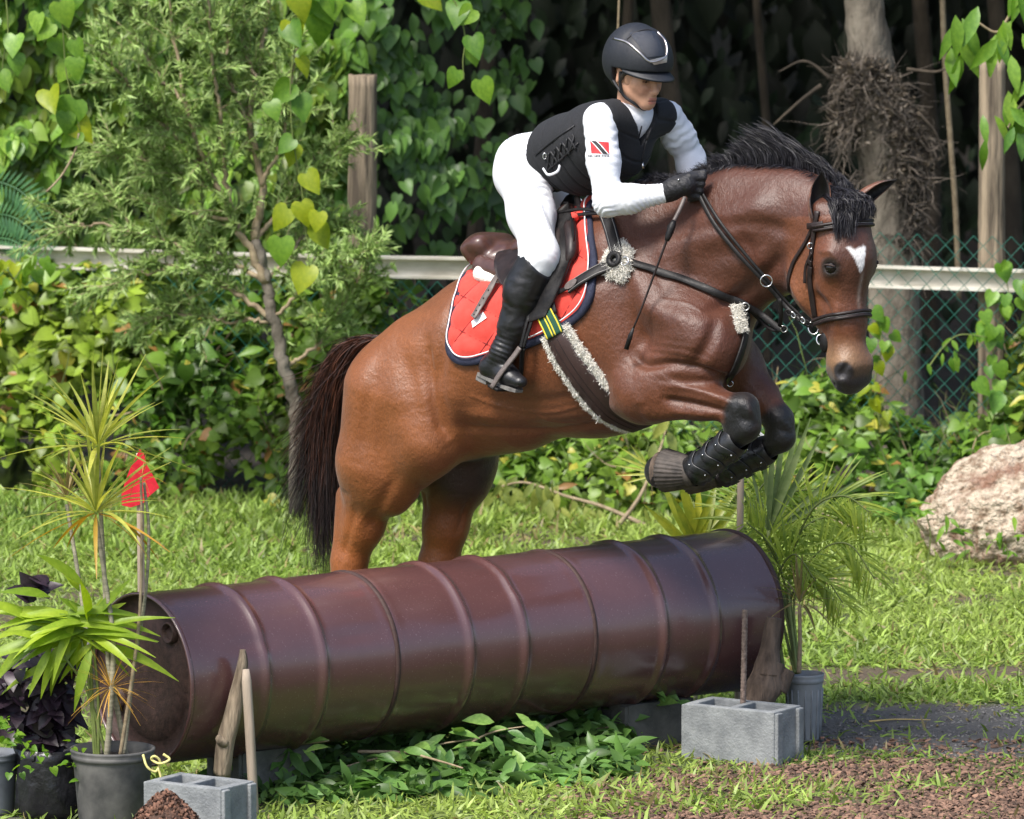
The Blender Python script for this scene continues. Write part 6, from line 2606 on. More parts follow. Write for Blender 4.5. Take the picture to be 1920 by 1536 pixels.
col = np.repeat(np.array([[0.15, 0.125, 0.095]]) * PR.uniform(.3, 1.6, (n, 1)), len(V) // n, 0)
tag(wpart('shrivelled_leaves', V, F, M_veg, tree, color=col), kind='stuff')
for pth, r in (([(1560, 150), (1510, 115), (1460, 135)], .010), ([(1700, 130), (1750, 135), (1778, 128)], .010), ([(1540, 160), (1500, 190), (1450, 235)], .012), ([(1720, 210), (1755, 250), (1770, 300)], .008)):
    V, F = tube(spline([P(a, b, yt - .12) for a, b in pth], 12), np.linspace(r, r * .4, 12), 6)
    wpart('twig', V, F, M_trunk_d, tree)

far = [(1290, 10.5, .055, 'slim dark trunk standing behind the rider\'s helmet'), (1120, 13, .03, 'thin dark sapling deep in the shade left of the helmet'), (1440, 13.5, .025, 'dark leaning trunk deep in the shade above the horse\'s neck'),
       (1745, 14, .05, 'dark trunk deep in the shade behind the creeper clad tree'), (1900, 11.5, .05, 'dark trunk behind the right fence post'), (860, 12.5, .045, 'dark trunk behind the shaded leaves left of the rider')]
for k, (px, y, r, lab) in enumerate(far):
    b = P(px, 500, y)
    lean = PR.uniform(-.3, .3)
    p0 = np.array([b[0], y, -.05])
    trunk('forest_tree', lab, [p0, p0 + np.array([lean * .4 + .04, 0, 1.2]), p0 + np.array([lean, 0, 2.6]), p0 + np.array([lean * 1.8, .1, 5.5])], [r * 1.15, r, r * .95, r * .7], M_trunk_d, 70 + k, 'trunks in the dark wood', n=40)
lia = thing('liana', 'thin woody liana hanging straight down beside the right fence post', 'liana', P(1785, 470, 8.8))
V, F = tube(spline([P(1765, -60, 8.8), P(1772, 120, 8.8), P(1782, 260, 8.8), P(1792, 400, 8.8), P(1798, 560, 8.8)], 30), .014, 8)
wpart('stem', V, F, M_twig, lia)
lia = thing('liana', 'wispy single vine stem hanging above the rider\'s helmet', 'liana', P(1160, 60, 7.6))
V, F = tube(spline([P(1163, -60, 7.6), P(1160, 20, 7.6), P(1158, 70, 7.6)], 14), .0045, 6)
wpart('stem', V, F, M_twig, lia)

# forest canopy and understorey: one dark mass; canopy lowered out of view on the right to shade the wood
n = 20000
T = np.stack([PR.uniform(-14, 14, n), 7.6 + 66 * PR.uniform(0, 1, n) ** 1.8, PR.uniform(4.2, 8.5, n)], 1)
low_ = (T[:, 0] > .3) & (T[:, 1] > 8.4) & (PR.uniform(size=n) < .5)
T[:, 2] = np.where(low_, PR.uniform(2.75, 4.3, n), T[:, 2])
V, F = batch(*lance_tpl(.30, .2, .2, 3), rots(n, PR), T, PR.uniform(.4, .8, n) * np.where(low_, .7, 1) * np.where(T[:, 1] > 30, 2.2, 1))
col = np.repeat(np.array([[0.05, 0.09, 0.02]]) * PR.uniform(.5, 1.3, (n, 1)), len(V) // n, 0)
tag(mesh_obj('forest_canopy', V, F, M_forest, color=col), 'unseen leafy canopy of the wood above the fence, shaped to shade it', 'canopy', kind='stuff')
n = 15000
T = np.stack([PR.uniform(-6, 6, n), PR.uniform(11.0, 26, n), PR.uniform(-.1, 4.5, n)], 1)
keep = (vnoise(T * np.array([1.1, .5, .9]), 91) > .0) | (T[:, 1] > 19)
T = T[keep]
n = len(T)
R = frames(np.stack([PR.normal(size=n) * .5, -np.ones(n) * .3, -np.ones(n)], 1), np.tile(TOCAM, (n, 1)) + PR.normal(size=(n, 3)) * .4)
V, F = batch(*lance_tpl(.26, .3, .3, 3), R, T, PR.uniform(.08, .17, n) * np.where(T[:, 1] > 19, 2.4, 1))
col = np.repeat(np.array([[0.012, 0.027, 0.009]]) * PR.uniform(.2, 1.5, (n, 1)) * np.where(T[:, 1:2] > 19, .45, 1), len(V) // n, 0)  # leaf colour carries the wood's shade, darkest in the far rows
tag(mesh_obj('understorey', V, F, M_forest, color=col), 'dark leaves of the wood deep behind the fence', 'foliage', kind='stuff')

# ================================================================== heart leaved creeper bank, upper left
creeper = thing('creeper_bank', 'bank of climbing vine with heart shaped leaves at the upper left', 'vine', P(400, 500, 8.6))


def hang_frames(n, rng, spread=.55, face=.55):
    d = np.stack([rng.normal(size=n) * spread, -np.abs(rng.normal(size=n)) * .35 - .15, -np.ones(n)], 1)
    up = np.tile(TOCAM + np.array([0, 0, face]), (n, 1)) + rng.normal(size=(n, 3)) * .55
    return frames(d, up)


def creeper_pts(n, rng):
    px = rng.uniform(-120, 1010, n)
    py = rng.uniform(-140, 520, n)
    p3 = np.stack([px / 130, py / 110, px * 0], 1)
    bul = vnoise(p3, 31) * .35 + vnoise(p3 * 2.3, 32) * .18
    dens = np.ones(n)
    dens = np.where(px > 640, np.interp(px, [640, 720, 900, 985, 1010], [.9, .55, .5, .25, 0]), dens)
    dens *= np.where(px > 640, np.interp(py, [-140, 250, 430, 520], [1, 1, .45, .25]), 1)
    dens *= np.where(vnoise(p3 * 1.7, 33) < -.55, .25, 1)
    dens *= np.where((px < 60) & (py < 190), .25, 1)
    dens *= np.where((px > 700) & (vnoise(p3 * 2.1, 35) < -.1), .25, 1)
    ok = rng.uniform(size=n) < dens
    y = 8.75 - bul + np.interp(px, [-120, 300, 700, 1010], [-.3, 0, .45, .9])
    return px[ok], py[ok], y[ok]


px, py, y = creeper_pts(8600, PR)
T = np.array([P(a, b, c) for a, b, c in zip(px, py, y)])
n = len(T)
R = hang_frames(n, PR)
sc = PR.uniform(.055, .125, n)
order = np.argsort(y)
big = set(order[:300].tolist())
for i in order[:300]:
    k = int(PR.integers(3))
    if PR.uniform() < .5:
        leaf(creeper, 'ovate%d' % k, OVATE[k], M_creep if PR.uniform() < .8 else M_heart, T[i], R[i], sc[i] * 1.1)
    else:
        leaf(creeper, 'heart%d' % k, HEARTS[k], M_creep if PR.uniform() < .85 else M_heart, T[i], R[i], sc[i])
rest = order[300:]
CSH = [HEARTS[0], lance_tpl(.30, .35, .3, 5), HEARTS[2]]
for k in range(3):
    ii = rest[k::3]
    V, F = batch(*CSH[k], R[ii], T[ii], sc[ii])
    dk = np.interp(px[ii], [600, 760, 1000], [1, .75, .7])  # shade on the right part of the bank put into the leaf colour
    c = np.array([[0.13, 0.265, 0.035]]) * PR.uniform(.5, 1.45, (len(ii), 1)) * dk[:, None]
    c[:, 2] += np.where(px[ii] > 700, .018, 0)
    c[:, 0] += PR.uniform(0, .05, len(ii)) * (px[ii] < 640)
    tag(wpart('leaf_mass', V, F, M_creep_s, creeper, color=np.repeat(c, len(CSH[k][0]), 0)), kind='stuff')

# ================================================================== undergrowth along the fence
def bank(n, rng):
    """weeds on both sides of the wire: world points with leaf size"""
    px = rng.uniform(-60, 1980, n)
    top = np.interp(px, [-60, 100, 300, 640, 760, 860, 1000, 1250, 1420, 1480, 1560, 1650, 1760, 1850, 1980], [500, 490, 500, 505, 520, 640, 760, 800, 790, 720, 690, 740, 830, 700, 540])
    bot = np.interp(px, [-60, 400, 900, 1300, 1700, 1980], [935, 940, 945, 955, 990, 1010])
    t = rng.uniform(0, 1, n) ** .85
    py = bot + (top - bot) * t + rng.normal(size=n) * 14
    p3 = np.stack([px / 90, py / 80, px * 0], 1)
    y0 = fence_y((px - 960) / 400.0)
    y = y0 + .25 - .75 * (1 - t) + .25 * vnoise(p3, 41) + rng.normal(size=n) * .10
    ok = rng.uniform(size=n) < np.where(vnoise(p3 * 1.3, 44) < -.30, .25, 1)
    gap = (px > 1640) & (px < 1830) & (py < 770)                 # open wire mesh at the right
    ok &= ~(gap & (rng.uniform(size=n) < .93))
    return px[ok], py[ok], y[ok], t[ok]


px, py, y, t_ = bank(16000, PR)
T = np.array([P(a, b, c) for a, b, c in zip(px, py, y)])
T[:, 2] = np.maximum(T[:, 2], .02)
n = len(T)
kind = PR.uniform(size=n)
for k, tpl in enumerate((HEARTS[0], LANCES[0], HEARTS[1])):
    ii = np.nonzero((kind >= (0, .42, .80)[k]) & (kind < (.42, .80, 1.01)[k]))[0]
    d = np.stack([PR.normal(size=len(ii)), -np.abs(PR.normal(size=len(ii))) * .7, PR.normal(size=len(ii)) * .5 - .25], 1)
    up = np.tile(np.array([0, -.6, .9]), (len(ii), 1)) + PR.normal(size=(len(ii), 3)) * .4
    R = frames(d, up)
    s = PR.uniform(.035, .085, len(ii)) * (1.25 if k == 1 else 1) * np.where((px[ii] < 640) & (py[ii] < 720), 1.35, 1)
    V, F = batch(*tpl, R, T[ii], s)
    yel = np.clip(vnoise(np.stack([px[ii] / 120, py[ii] / 120, 0 * px[ii]], 1), 47) * .6 + .45, 0, 1)[:, None] * np.interp(px[ii], [0, 500, 900, 1920], [1, .8, .35, .45])[:, None]
    c = (np.array([[0.09, 0.19, 0.026]]) * (1 - yel) + np.array([[0.27, 0.36, 0.04]]) * yel) * PR.uniform(.4, 1.5, (len(ii), 1))
    od = PR.uniform(size=len(ii))
    c[od < .035] = np.array([0.42, 0.40, 0.06])
    c[(od > .035) & (od < .055)] = np.array([0.30, 0.16, 0.05])
    tag(mesh_obj('undergrowth', V, F, M_veg, color=np.repeat(c, len(tpl[0]), 0)), ('low heart leaved weeds growing through the fence', 'long leaved weeds growing along the fence', 'drooping weeds tangled at the fence')[k], 'weeds', kind='stuff')
# stems of the weeds
n = 900
px, py, y, t_ = bank(n, PR)
root = np.array([P(a, b, c) for a, b, c in zip(px, py, y)])
root[:, 2] = np.maximum(root[:, 2], .01)
n = len(root)
tips = root + np.stack([PR.normal(size=n) * .12, PR.normal(size=n) * .06, PR.uniform(.05, .3, n)], 1)
col = np.where(PR.uniform(size=(n, 1)) < .4, np.array([[0.22, 0.17, 0.10]]), np.array([[0.09, 0.13, 0.03]])) * PR.uniform(.6, 1.2, (n, 1))
o = strands('weed_stems', root, (root + tips) / 2 + PR.normal(size=(n, 3)) * .04, tips, .0035, M_tangle, None, 6, PR, col, .02)
tag(o, 'thin stems of the weeds along the fence', 'weeds', kind='stuff')

# vines in leaf on the posts: individually leaved
def leafy_vine(label, path, y, mats, n, size, seed, tplset=None, spread=.05, group=None, name='vine', r=.004, down=1.0, hang=True, stemmat=None, facing=None):
    rg = np.random.default_rng(seed)
    pts = [P(a, b, y if np.isscalar(y) else y[i]) for i, (a, b) in enumerate(path)]
    sp = spline(pts, 50)
    t = thing(name, label, 'vine', sp[-1], group)
    V, F = tube(sp, np.linspace(r, r * .5, 50), 6)
    wpart('stem', V, F, stemmat or M_stem_g, t)
    for i in range(n):
        q = sp[min(49, int((i + rg.uniform(0, .8)) / n * 50))] + rg.normal(size=3) * np.array([spread, spread * .6, spread * .5])
        d = np.array([rg.normal() * .5, -abs(rg.normal()) * .3 - .1, -1.0 * down + rg.normal() * .25])
        R = fr(d, TOCAM + np.array([0, 0, .35]) + rg.normal(size=3) * .3 if facing is None else facing + rg.normal(size=3) * .3)
        k = int(rg.integers(3))
        ts = tplset or HEARTS
        mt = mats[int(rg.integers(len(mats)))]
        leaf(t, ('heart%d' if ts is HEARTS else 'lance%d') % k, ts[k], mt, q, R, rg.uniform(*size))
    return t


leafy_vine('leafy vine climbing the right fence post low down', [(1852, 830), (1870, 740), (1862, 640), (1890, 560), (1880, 500)], 6.85, [M_creep, M_heart], 34, (.055, .10), 1, spread=.07)
leafy_vine('vine with pale leaves on the tree below the horse\'s muzzle', [(1650, 800), (1640, 720), (1655, 640), (1640, 590)], 6.9, [M_heart, M_heart_y], 22, (.05, .085), 2, spread=.05)
leafy_vine('small vine spray on the wire left of the right post', [(1740, 690), (1770, 650), (1800, 628), (1850, 632)], 6.8, [M_heart, M_creep], 12, (.05, .08), 3, LANCES, spread=.04)
leafy_vine('vine trailing over the left end of the fence rail', [(0, 560), (30, 520), (50, 490), (70, 520)], 7.2, [M_heart_y, M_heart], 16, (.05, .08), 4, spread=.06)

# ================================================================== narrow leaved bush, left of centre
bush = thing('bush', 'tall thin leaved bush with pale branches left of the wooden post', 'bush', G(556, 905) * np.array([1, 1, 0]))
yb0 = 6.4
brs = [([(556, 900), (556, 780), (535, 690), (512, 600), (500, 530), (478, 450)], .034, .022),
       ([(500, 530), (470, 470), (440, 415), (415, 360), (380, 300), (350, 200), (330, 90), (310, -40)], .020, .006),
       ([(478, 450), (490, 350), (470, 240), (482, 150), (500, 40), (505, -60)], .020, .006),
       ([(440, 415), (420, 300), (410, 200), (395, 90), (390, -40)], .013, .005),
       ([(512, 600), (450, 555), (390, 520), (330, 500), (250, 520), (170, 560)], .014, .004),
       ([(415, 360), (350, 330), (270, 300), (200, 290)], .010, .004), ([(380, 300), (300, 230), (240, 160), (200, 100)], .010, .004),
       ([(500, 530), (440, 500), (360, 470), (260, 440), (170, 420), (110, 430)], .012, .004), ([(478, 450), (540, 380), (600, 320), (650, 270)], .012, .004),
       ([(512, 600), (580, 530), (640, 490), (700, 480)], .010, .004), ([(535, 690), (600, 640), (650, 560), (690, 500)], .010, .004),
       ([(490, 350), (530, 260), (545, 160), (560, 60)], .010, .004), ([(350, 200), (280, 120), (250, 40), (240, -40)], .009, .004), ([(470, 240), (430, 140), (430, 40), (440, -40)], .010, .004),
       ([(440, 415), (360, 400), (290, 380), (220, 370), (150, 380)], .010, .004), ([(512, 600), (430, 600), (330, 590), (240, 620)], .009, .003), ([(480, 150), (450, 60), (460, -40)], .008, .004),
       ([(500, 530), (550, 470), (590, 430), (640, 420)], .009, .004)]
LE = []
for k, (pth, r0, r1) in enumerate(brs):
    rg = np.random.default_rng(300 + k)
    yy = yb0 + np.linspace(0, rg.uniform(-.35, .35), len(pth)) * (0 if k == 0 else 1)
    sp = spline([P(a, b, c) for (a, b), c in zip(pth, yy)], 40)
    sp[0] = sp[0] if k else np.array([sp[0][0], sp[0][1], -.03])
    sp[1:-1] += rg.normal(size=(38, 3)) * .006
    V, F = tube(sp, np.linspace(r0, r1, 40), 8)
    wpart('trunk' if k == 0 else 'branch', V, F, M_trunk if k == 0 else M_twig, bush)
    if k == 0:
        continue
    # twigs
    tw = []
    for j in range(int(44 if k < 9 else 34)):
        s_ = int(rg.uniform(.18, 1) * 39)
        d = norm(sp[min(s_ + 2, 39)] - sp[max(s_ - 2, 0)]) * .7 + rg.normal(size=3) * np.array([.6, .5, .45]) + np.array([0, 0, .25])
        L = rg.uniform(.10, .30)
        tw.append(spline([sp[s_], sp[s_] + norm(d) * L * .5, sp[s_] + norm(d) * L + np.array([0, 0, -.02])], 9))
        LE.append((tw[-1], rg))
    V, F = join([tube(q, np.linspace(.0028, .0012, 9), 4) for q in tw])
    tag(wpart('twigs', V, F, M_twig, bush), kind='stuff')
T, D = [], []
for q, rg in LE:
    m_ = 58
    tt = rg.uniform(.05, 1, m_)
    i0 = np.clip((tt * 8).astype(int), 0, 7)
    base = q[i0] + (q[i0 + 1] - q[i0]) * ((tt * 8) - i0)[:, None]
    ax = (q[i0 + 1] - q[i0])
    ax = ax / np.linalg.norm(ax, axis=1)[:, None]
    dd = ax * .9 + rg.normal(size=(m_, 3)) * .55
    T.append(base)
    D.append(dd)
T, D = np.vstack(T), np.vstack(D)
n = len(T)
R = frames(D, np.tile(np.array([0, -.5, .9]), (n, 1)) + PR.normal(size=(n, 3)) * .5)
V, F = batch(*blade_tpl(.085, .15, 2), R, T, PR.uniform(.032, .062, n))
c = np.array([[0.25, 0.36, 0.11]]) * PR.uniform(.55, 1.5, (n, 1)) + np.array([[.02, .018, .0]]) * PR.uniform(0, 1, (n, 1))
tag(wpart('needle_leaves', V, F, M_needle, bush, color=np.repeat(c, len(V) // n, 0)), kind='stuff')

# ================================================================== hanging vines in front
hv = 'heart leaved vines hanging from above'
leafy_vine('hanging vine with large heart leaves near the top left corner', [(112, -30), (118, 60), (125, 140), (140, 200), (150, 245)], 5.0, [M_heart, M_heart, M_heart_y], 13, (.095, .15), 11, spread=.05, group=hv)
leafy_vine('hanging vine of heart leaves left of the wooden post', [(548, -30), (556, 60), (545, 150), (548, 250), (565, 350), (572, 420), (580, 500)], 5.0, [M_heart, M_heart_y], 17, (.09, .14), 12, spread=.05, group=hv)
leafy_vine('short hanging vine with a few yellow green heart leaves right of the post', [(835, -30), (860, 20), (872, 70), (868, 115), (870, 150)], 5.2, [M_heart_y, M_heart], 7, (.085, .13), 13, spread=.04, group=hv)
leafy_vine('hanging vine of small heart leaves at the left frame edge', [(10, -20), (15, 60), (5, 120), (8, 190)], 5.0, [M_heart, M_creep], 8, (.08, .12), 14, spread=.05, group=hv)
leafy_vine('vine leaves hanging at the very top above the bush', [(600, -40), (590, 10), (640, 20)], 5.1, [M_heart], 6, (.09, .14), 15, spread=.06, group=hv)
t = thing('hanging_twig', 'bare brown twig dangling below the top left vine', 'twig', P(146, 250, 5.0))
V, F = tube(spline([P(148, 250, 5.0), P(140, 285, 5.0), P(115, 330, 5.0), P(87, 360, 5.0)], 16), .0045, 6)
wpart('stem', V, F, M_twig, t)
# leafy branch at the top right corner
t = leafy_vine('leafy branch with long leaves hanging in at the top right corner', [(1960, -40), (1900, 20), (1870, 60), (1830, 40)], 5.2, [M_heart, M_creep, M_heart], 26, (.13, .20), 16, LANCES, spread=.10, name='branch', r=.009, stemmat=M_twig)
t = leafy_vine('lower leafy branch tip at the right frame edge', [(1970, 140), (1930, 180), (1905, 210), (1890, 240)], 5.2, [M_heart, M_creep], 18, (.12, .18), 17, LANCES, spread=.07, name='branch', r=.008, stemmat=M_twig)
# a blue green fern frond at the left edge
fern = thing('fern', 'soft blue green fern fronds at the left frame edge', 'fern', P(0, 480, 7.9))
M_fern = leaf_mat('fern_green', (0.06, 0.17, 0.06), (0.10, 0.25, 0.10), .3, .3)
for k, (a, b, c_) in enumerate((((-40, 330), (40, 360), (90, 430)), ((-40, 400), (30, 410), (100, 470)), ((-40, 450), (20, 450), (80, 490)))):
    sp = spline([P(*a, 7.9), P(*b, 7.8), P(*c_, 7.7)], 40)
    V, F = tube(sp, .004, 5)
    fo = wpart('frond', V, F, M_fern, fern)
    for i in range(2, 39, 2):
        ax = norm(sp[min(i + 1, 39)] - sp[i - 1])
        for sg in (1, -1):
            sdv = np.cross(ax, TOCAM) * sg
            leaf(fo, 'lancef', lance_tpl(.075, .2, .15, 3), M_fern, sp[i], fr(sdv + ax * .35, TOCAM), .085 * math.sin(math.pi * (i + 3) / 46) + .01, 'leaflet')
# ================================================================== grass
def cast_grass():
    rg = np.random.default_rng(55)
    N = 330000
    X = rg.uniform(-2.75, 2.85, N)
    Y = rg.uniform(-1.6, 7.2, N)
    ok = np.abs(X) < 0.098 * (Y + 20.5) * .92 + .25
    X, Y = X[ok], Y[ok]
    tf, md = cover(X, Y)
    p3 = np.stack([X, Y, 0 * X], 1)
    dens = np.clip(tf * (.72 + .4 * vnoise(p3 * 4, 56)), 0.02, 1) * np.where(Y < 0.2, .75, 1)
    dens = np.maximum(dens, .035)
    ok = rg.uniform(size=len(X)) < dens
    X, Y, tf = X[ok], Y[ok], tf[ok]
    n = len(X)
    p3 = np.stack([X, Y, 0 * X], 1)
    T = np.stack([X, Y, ground_h(X, Y) + .0], 1)
    far_ = np.clip((Y - 4.5) / 2.5, 0, 1)
    lean = np.stack([rg.normal(size=n), rg.normal(size=n), np.abs(rg.normal(size=n)) * .55 + .35 + .5 * far_], 1)
    R = frames(lean, np.stack([rg.normal(size=n) * .5, rg.normal(size=n) * .5 - .2, np.ones(n)], 1))
    S_ = rg.uniform(.028, .078, n) * (1 + .7 * far_) * (1 + .35 * vnoise(p3 * 3, 57))
    A, B = batch(*blade_tpl(.085, .35, 2), R, T, S_)
    g = np.clip(.5 + .5 * vnoise(p3 * 1.6, 58), 0, 1)[:, None]
    c = np.array([[0.17, 0.28, 0.045]]) * (1 - g) + np.array([[0.34, 0.44, 0.10]]) * g
    c = c * rg.uniform(.45, 1.3, (n, 1))
    dry = rg.uniform(size=n) < (.05 + .10 * (tf < .5))
    c[dry] = np.array([0.34, 0.28, 0.12]) * rg.uniform(.6, 1.1, (dry.sum(), 1))
    o = mesh_obj('grass', A, B, M_grass, color=np.repeat(c, len(A) // n, 0))
    tag(o, 'short broad bladed bright green grass', 'grass', kind='stuff')


cast_grass()


def mulch():
    rg = np.random.default_rng(66)
    N = 60000
    X = rg.uniform(-.2, 2.6, N)
    Y = rg.uniform(-1.5, .55, N)
    tf, md = cover(X, Y)
    ok = (rg.uniform(size=N) < np.clip(.95 - tf - md * .8, 0, 1) * .55)
    X, Y = X[ok], Y[ok]
    n = len(X)
    V0 = np.array([(-.5, -.2, 0), (.5, -.25, 0), (.55, .2, 0), (-.45, .25, 0), (-.4, -.1, .22), (.4, -.15, .2), (.42, .12, .24), (-.38, .15, .2)])
    F0 = np.array([(4, 5, 6), (4, 6, 7), (0, 1, 5), (0, 5, 4), (1, 2, 6), (1, 6, 5), (2, 3, 7), (2, 7, 6), (3, 0, 4), (3, 4, 7)])
    R = frames(np.stack([rg.normal(size=n), rg.normal(size=n), rg.normal(size=n) * .35], 1), np.stack([rg.normal(size=n) * .3, rg.normal(size=n) * .3, np.ones(n)], 1))
    A, B = batch(V0, F0, R, np.stack([X, Y, np.zeros(n) + rg.uniform(0, .012, n)], 1), rg.uniform(.008, .028, n))
    c = np.array([[0.14, 0.082, 0.056]]) * rg.uniform(.25, 1.7, (n, 1)) + np.array([[.05, .03, .02]]) * (rg.uniform(size=(n, 1)) < .15)
    tag(mesh_obj('bark_mulch', A, B, M_chip, smooth=False, color=np.repeat(c, 8, 0)), 'brown bark chips scattered over the ground in front', 'mulch', kind='stuff')
    # pebbles and crumbs in the grey patch
    N = 9000
    X = rg.uniform(.5, 2.6, N)
    Y = rg.uniform(.1, 1.6, N)
    tf, md = cover(X, Y)
    ok = rg.uniform(size=N) < md * .75
    X, Y = X[ok], Y[ok]
    n = len(X)
    A, B = batch(V0 * np.array([.8, 1.6, 1.6]), F0, frames(rg.normal(size=(n, 3)) * np.array([1, 1, .2]), np.tile(Zu, (n, 1)) + rg.normal(size=(n, 3)) * .2), np.stack([X, Y, np.zeros(n)], 1), rg.uniform(.004, .013, n))
    c = np.array([[0.12, 0.115, 0.11]]) * rg.uniform(.3, 1.8, (n, 1))
    tag(mesh_obj('gravel', A, B, M_chip, smooth=False, color=np.repeat(c, 8, 0)), 'grey grit and crumbs on the bare muddy patch', 'gravel', kind='stuff')
    # heap of mulch at the left pot
    c0 = G(312, 1610)
    n = 4200
    r = np.sqrt(rg.uniform(0, 1, n)) * .19
    a = rg.uniform(0, 6.283, n)
    z = .22 * np.clip(1 - (r / .19) ** 1.3, 0, 1)
    A, B = batch(V0, F0, rots(n, rg), np.stack([c0[0] + r * np.cos(a), c0[1] + r * np.sin(a) * .8, z], 1), rg.uniform(.010, .030, n))
    c = np.array([[0.13, 0.065, 0.042]]) * rg.uniform(.25, 1.7, (n, 1))
    tag(mesh_obj('mulch_heap', A, B, M_chip, smooth=False, color=np.repeat(c, 8, 0)), 'small heap of brown mulch between the left pot and block', 'mulch', kind='stuff')
    rr = np.linspace(0.001, .185, 10)
    V, F = lathe([(q, .21 * (1 - (q / .19) ** 1.3)) for q in rr], 24, (c0[0], c0[1], 0))
    tag(mesh_obj('mulch_heap_core', V, F, M_core), 'packed core of the brown mulch heap', 'mulch', kind='stuff')


M_chip = material('bark_chip', (0.9, 0.9, 0.9), (1.1, 1.1, 1.1), scale=60, rough=.9, attr='col')
M_core = material('mulch_core', (0.03, 0.017, 0.012), (0.10, 0.055, 0.038), scale=60, rough=.95, bump=1.0)
mulch()

# straw and stray sticks
M_straw = material('yellow_straw', (0.42, 0.30, 0.10), (0.56, 0.42, 0.16), scale=30, rough=.7)
for k, (pp, r, lab) in enumerate((([(1630, 1359), (1680, 1355), (1745, 1356)], .006, 'yellow straw lying on the grey mud right of the pot'), ([(1395, 1500), (1440, 1482), (1475, 1462)], .005, 'yellow straw on the mulch below the right block'),
                                  ([(1380, 1488), (1430, 1484), (1485, 1488)], .004, 'paler straw crossing another straw on the mulch'), ([(1345, 1408), (1362, 1418), (1375, 1430)], .003, 'thin straw leaning at the right block\'s foot'))):
    q = [G(a, b) + np.array([0, 0, .012]) for a, b in pp]
    V, F = tube(spline(q, 12), np.linspace(r, r * .4, 12), 6, flat=(.6, 1))
    tag(wpart('straw', V, F, M_straw, None), lab, 'straw', 'straws on the bare ground')

# ================================================================== cut branches under the drums
LN = [lance_tpl(.19, .30, .30, 5), lance_tpl(.17, .15, .45, 5), lance_tpl(.21, .45, .12, 5)]
spots = [(505, 1490, 20, 'leftmost, beside the stake'), (590, 1462, 160, 'second from the left'), (560, 1430, -20, 'close under the left drum'), (660, 1480, 10, 'with big leaves left of the middle'), (730, 1440, 170, 'under the first seam'),
         (800, 1470, -10, 'at the middle of the heap'), (850, 1425, 190, 'high up under the middle drum'), (900, 1462, 15, 'right of the middle'), (980, 1430, 175, 'under the second seam'), (1050, 1412, 5, 'near the right end'), (1095, 1402, 200, 'just left of the dark block'), (1138, 1395, 0, 'rightmost, touching the dark block')]
for k, (a, b, deg, where) in enumerate(spots):
    rg = np.random.default_rng(400 + k)
    c0 = G(a, b)
    t = thing('cut_branch', 'cut leafy branch on the heap under the drums, ' + where, 'branch', c0, 'cut branches heaped under the drums')
    d = np.array([math.cos(math.radians(deg)), .30 * math.sin(math.radians(deg)) + .2 * rg.normal(), .10])
    L = rg.uniform(.34, .5)
    z0 = rg.uniform(.06, .15)
    sp = spline([c0 - d * L * .5 + Zu * .02, c0 + Zu * z0, c0 + d * L * .5 + Zu * (z0 + .02)], 24)
    V, F = tube(sp, np.linspace(.006, .002, 24), 6)
    wpart('stem', V, F, M_twig, t)
    for i in range(25):
        s_ = int(rg.uniform(.0, 1) * 23)
        q = sp[s_] + rg.normal(size=3) * np.array([.03, .03, .025])
        q[2] = max(q[2], .035)
        dd = d * rg.uniform(-.3, 1) + np.array([rg.normal() * .7, -abs(rg.normal()) * .6 - .1, rg.normal() * .35])
        R = fr(dd - Zu * .15, np.array([0, -.55, 1.0]) + rg.normal(size=3) * .28)
        j = int(rg.integers(3))
        leaf(t, 'cut%d' % j, LN[j], M_cut, q, R, rg.uniform(.075, .12))
# a mass of smaller leaves filling the gaps
rg = np.random.default_rng(77)
n = 3400
a = rg.uniform(480, 1185, n)
hb = rg.uniform(0, 1, n)
b = np.interp(a, [480, 800, 1215], [1445, 1430, 1390]) + (hb - .25) * 95
T = np.array([G(x_, y_) for x_, y_ in zip(a, b)])
T[:, 2] = rg.uniform(.01, 1, n) * (.17 - .13 * hb)
R = frames(rg.normal(size=(n, 3)) * np.array([1, .8, .35]), np.tile(np.array([0, -.3, 1.0]), (n, 1)) + rg.normal(size=(n, 3)) * .5)
V, F = batch(*LN[0], R, T, rg.uniform(.06, .115, n))
c = np.array([[0.10, 0.20, 0.045]]) * rg.uniform(.4, 1.5, (n, 1))
tag(mesh_obj('leaf_litter', V, F, M_veg, color=np.repeat(c, len(LN[0][0]), 0)), 'loose cut leaves strewn under the drums', 'leaves', kind='stuff')
for k, (pp, r, lab) in enumerate((([(700, 1395), (780, 1412), (850, 1428), (905, 1432)], .008, 'bare stick on the leaf heap under the middle drum'), ([(672, 1470), (760, 1472), (830, 1490), (868, 1502)], .006, 'pale stick along the front of the leaf heap'), ([(1012, 1444), (1030, 1420), (1062, 1408)], .010, 'short curved bark strip on the right of the leaf heap'))):
    q = [G(x_, y_) + np.array([0, -.04, .12]) for x_, y_ in pp]
    V, F = tube(spline(q, 14), np.linspace(r, r * .5, 14), 8)
    tag(wpart('stick', V, F, M_twig, None), lab, 'stick', 'sticks on the leaf heap')

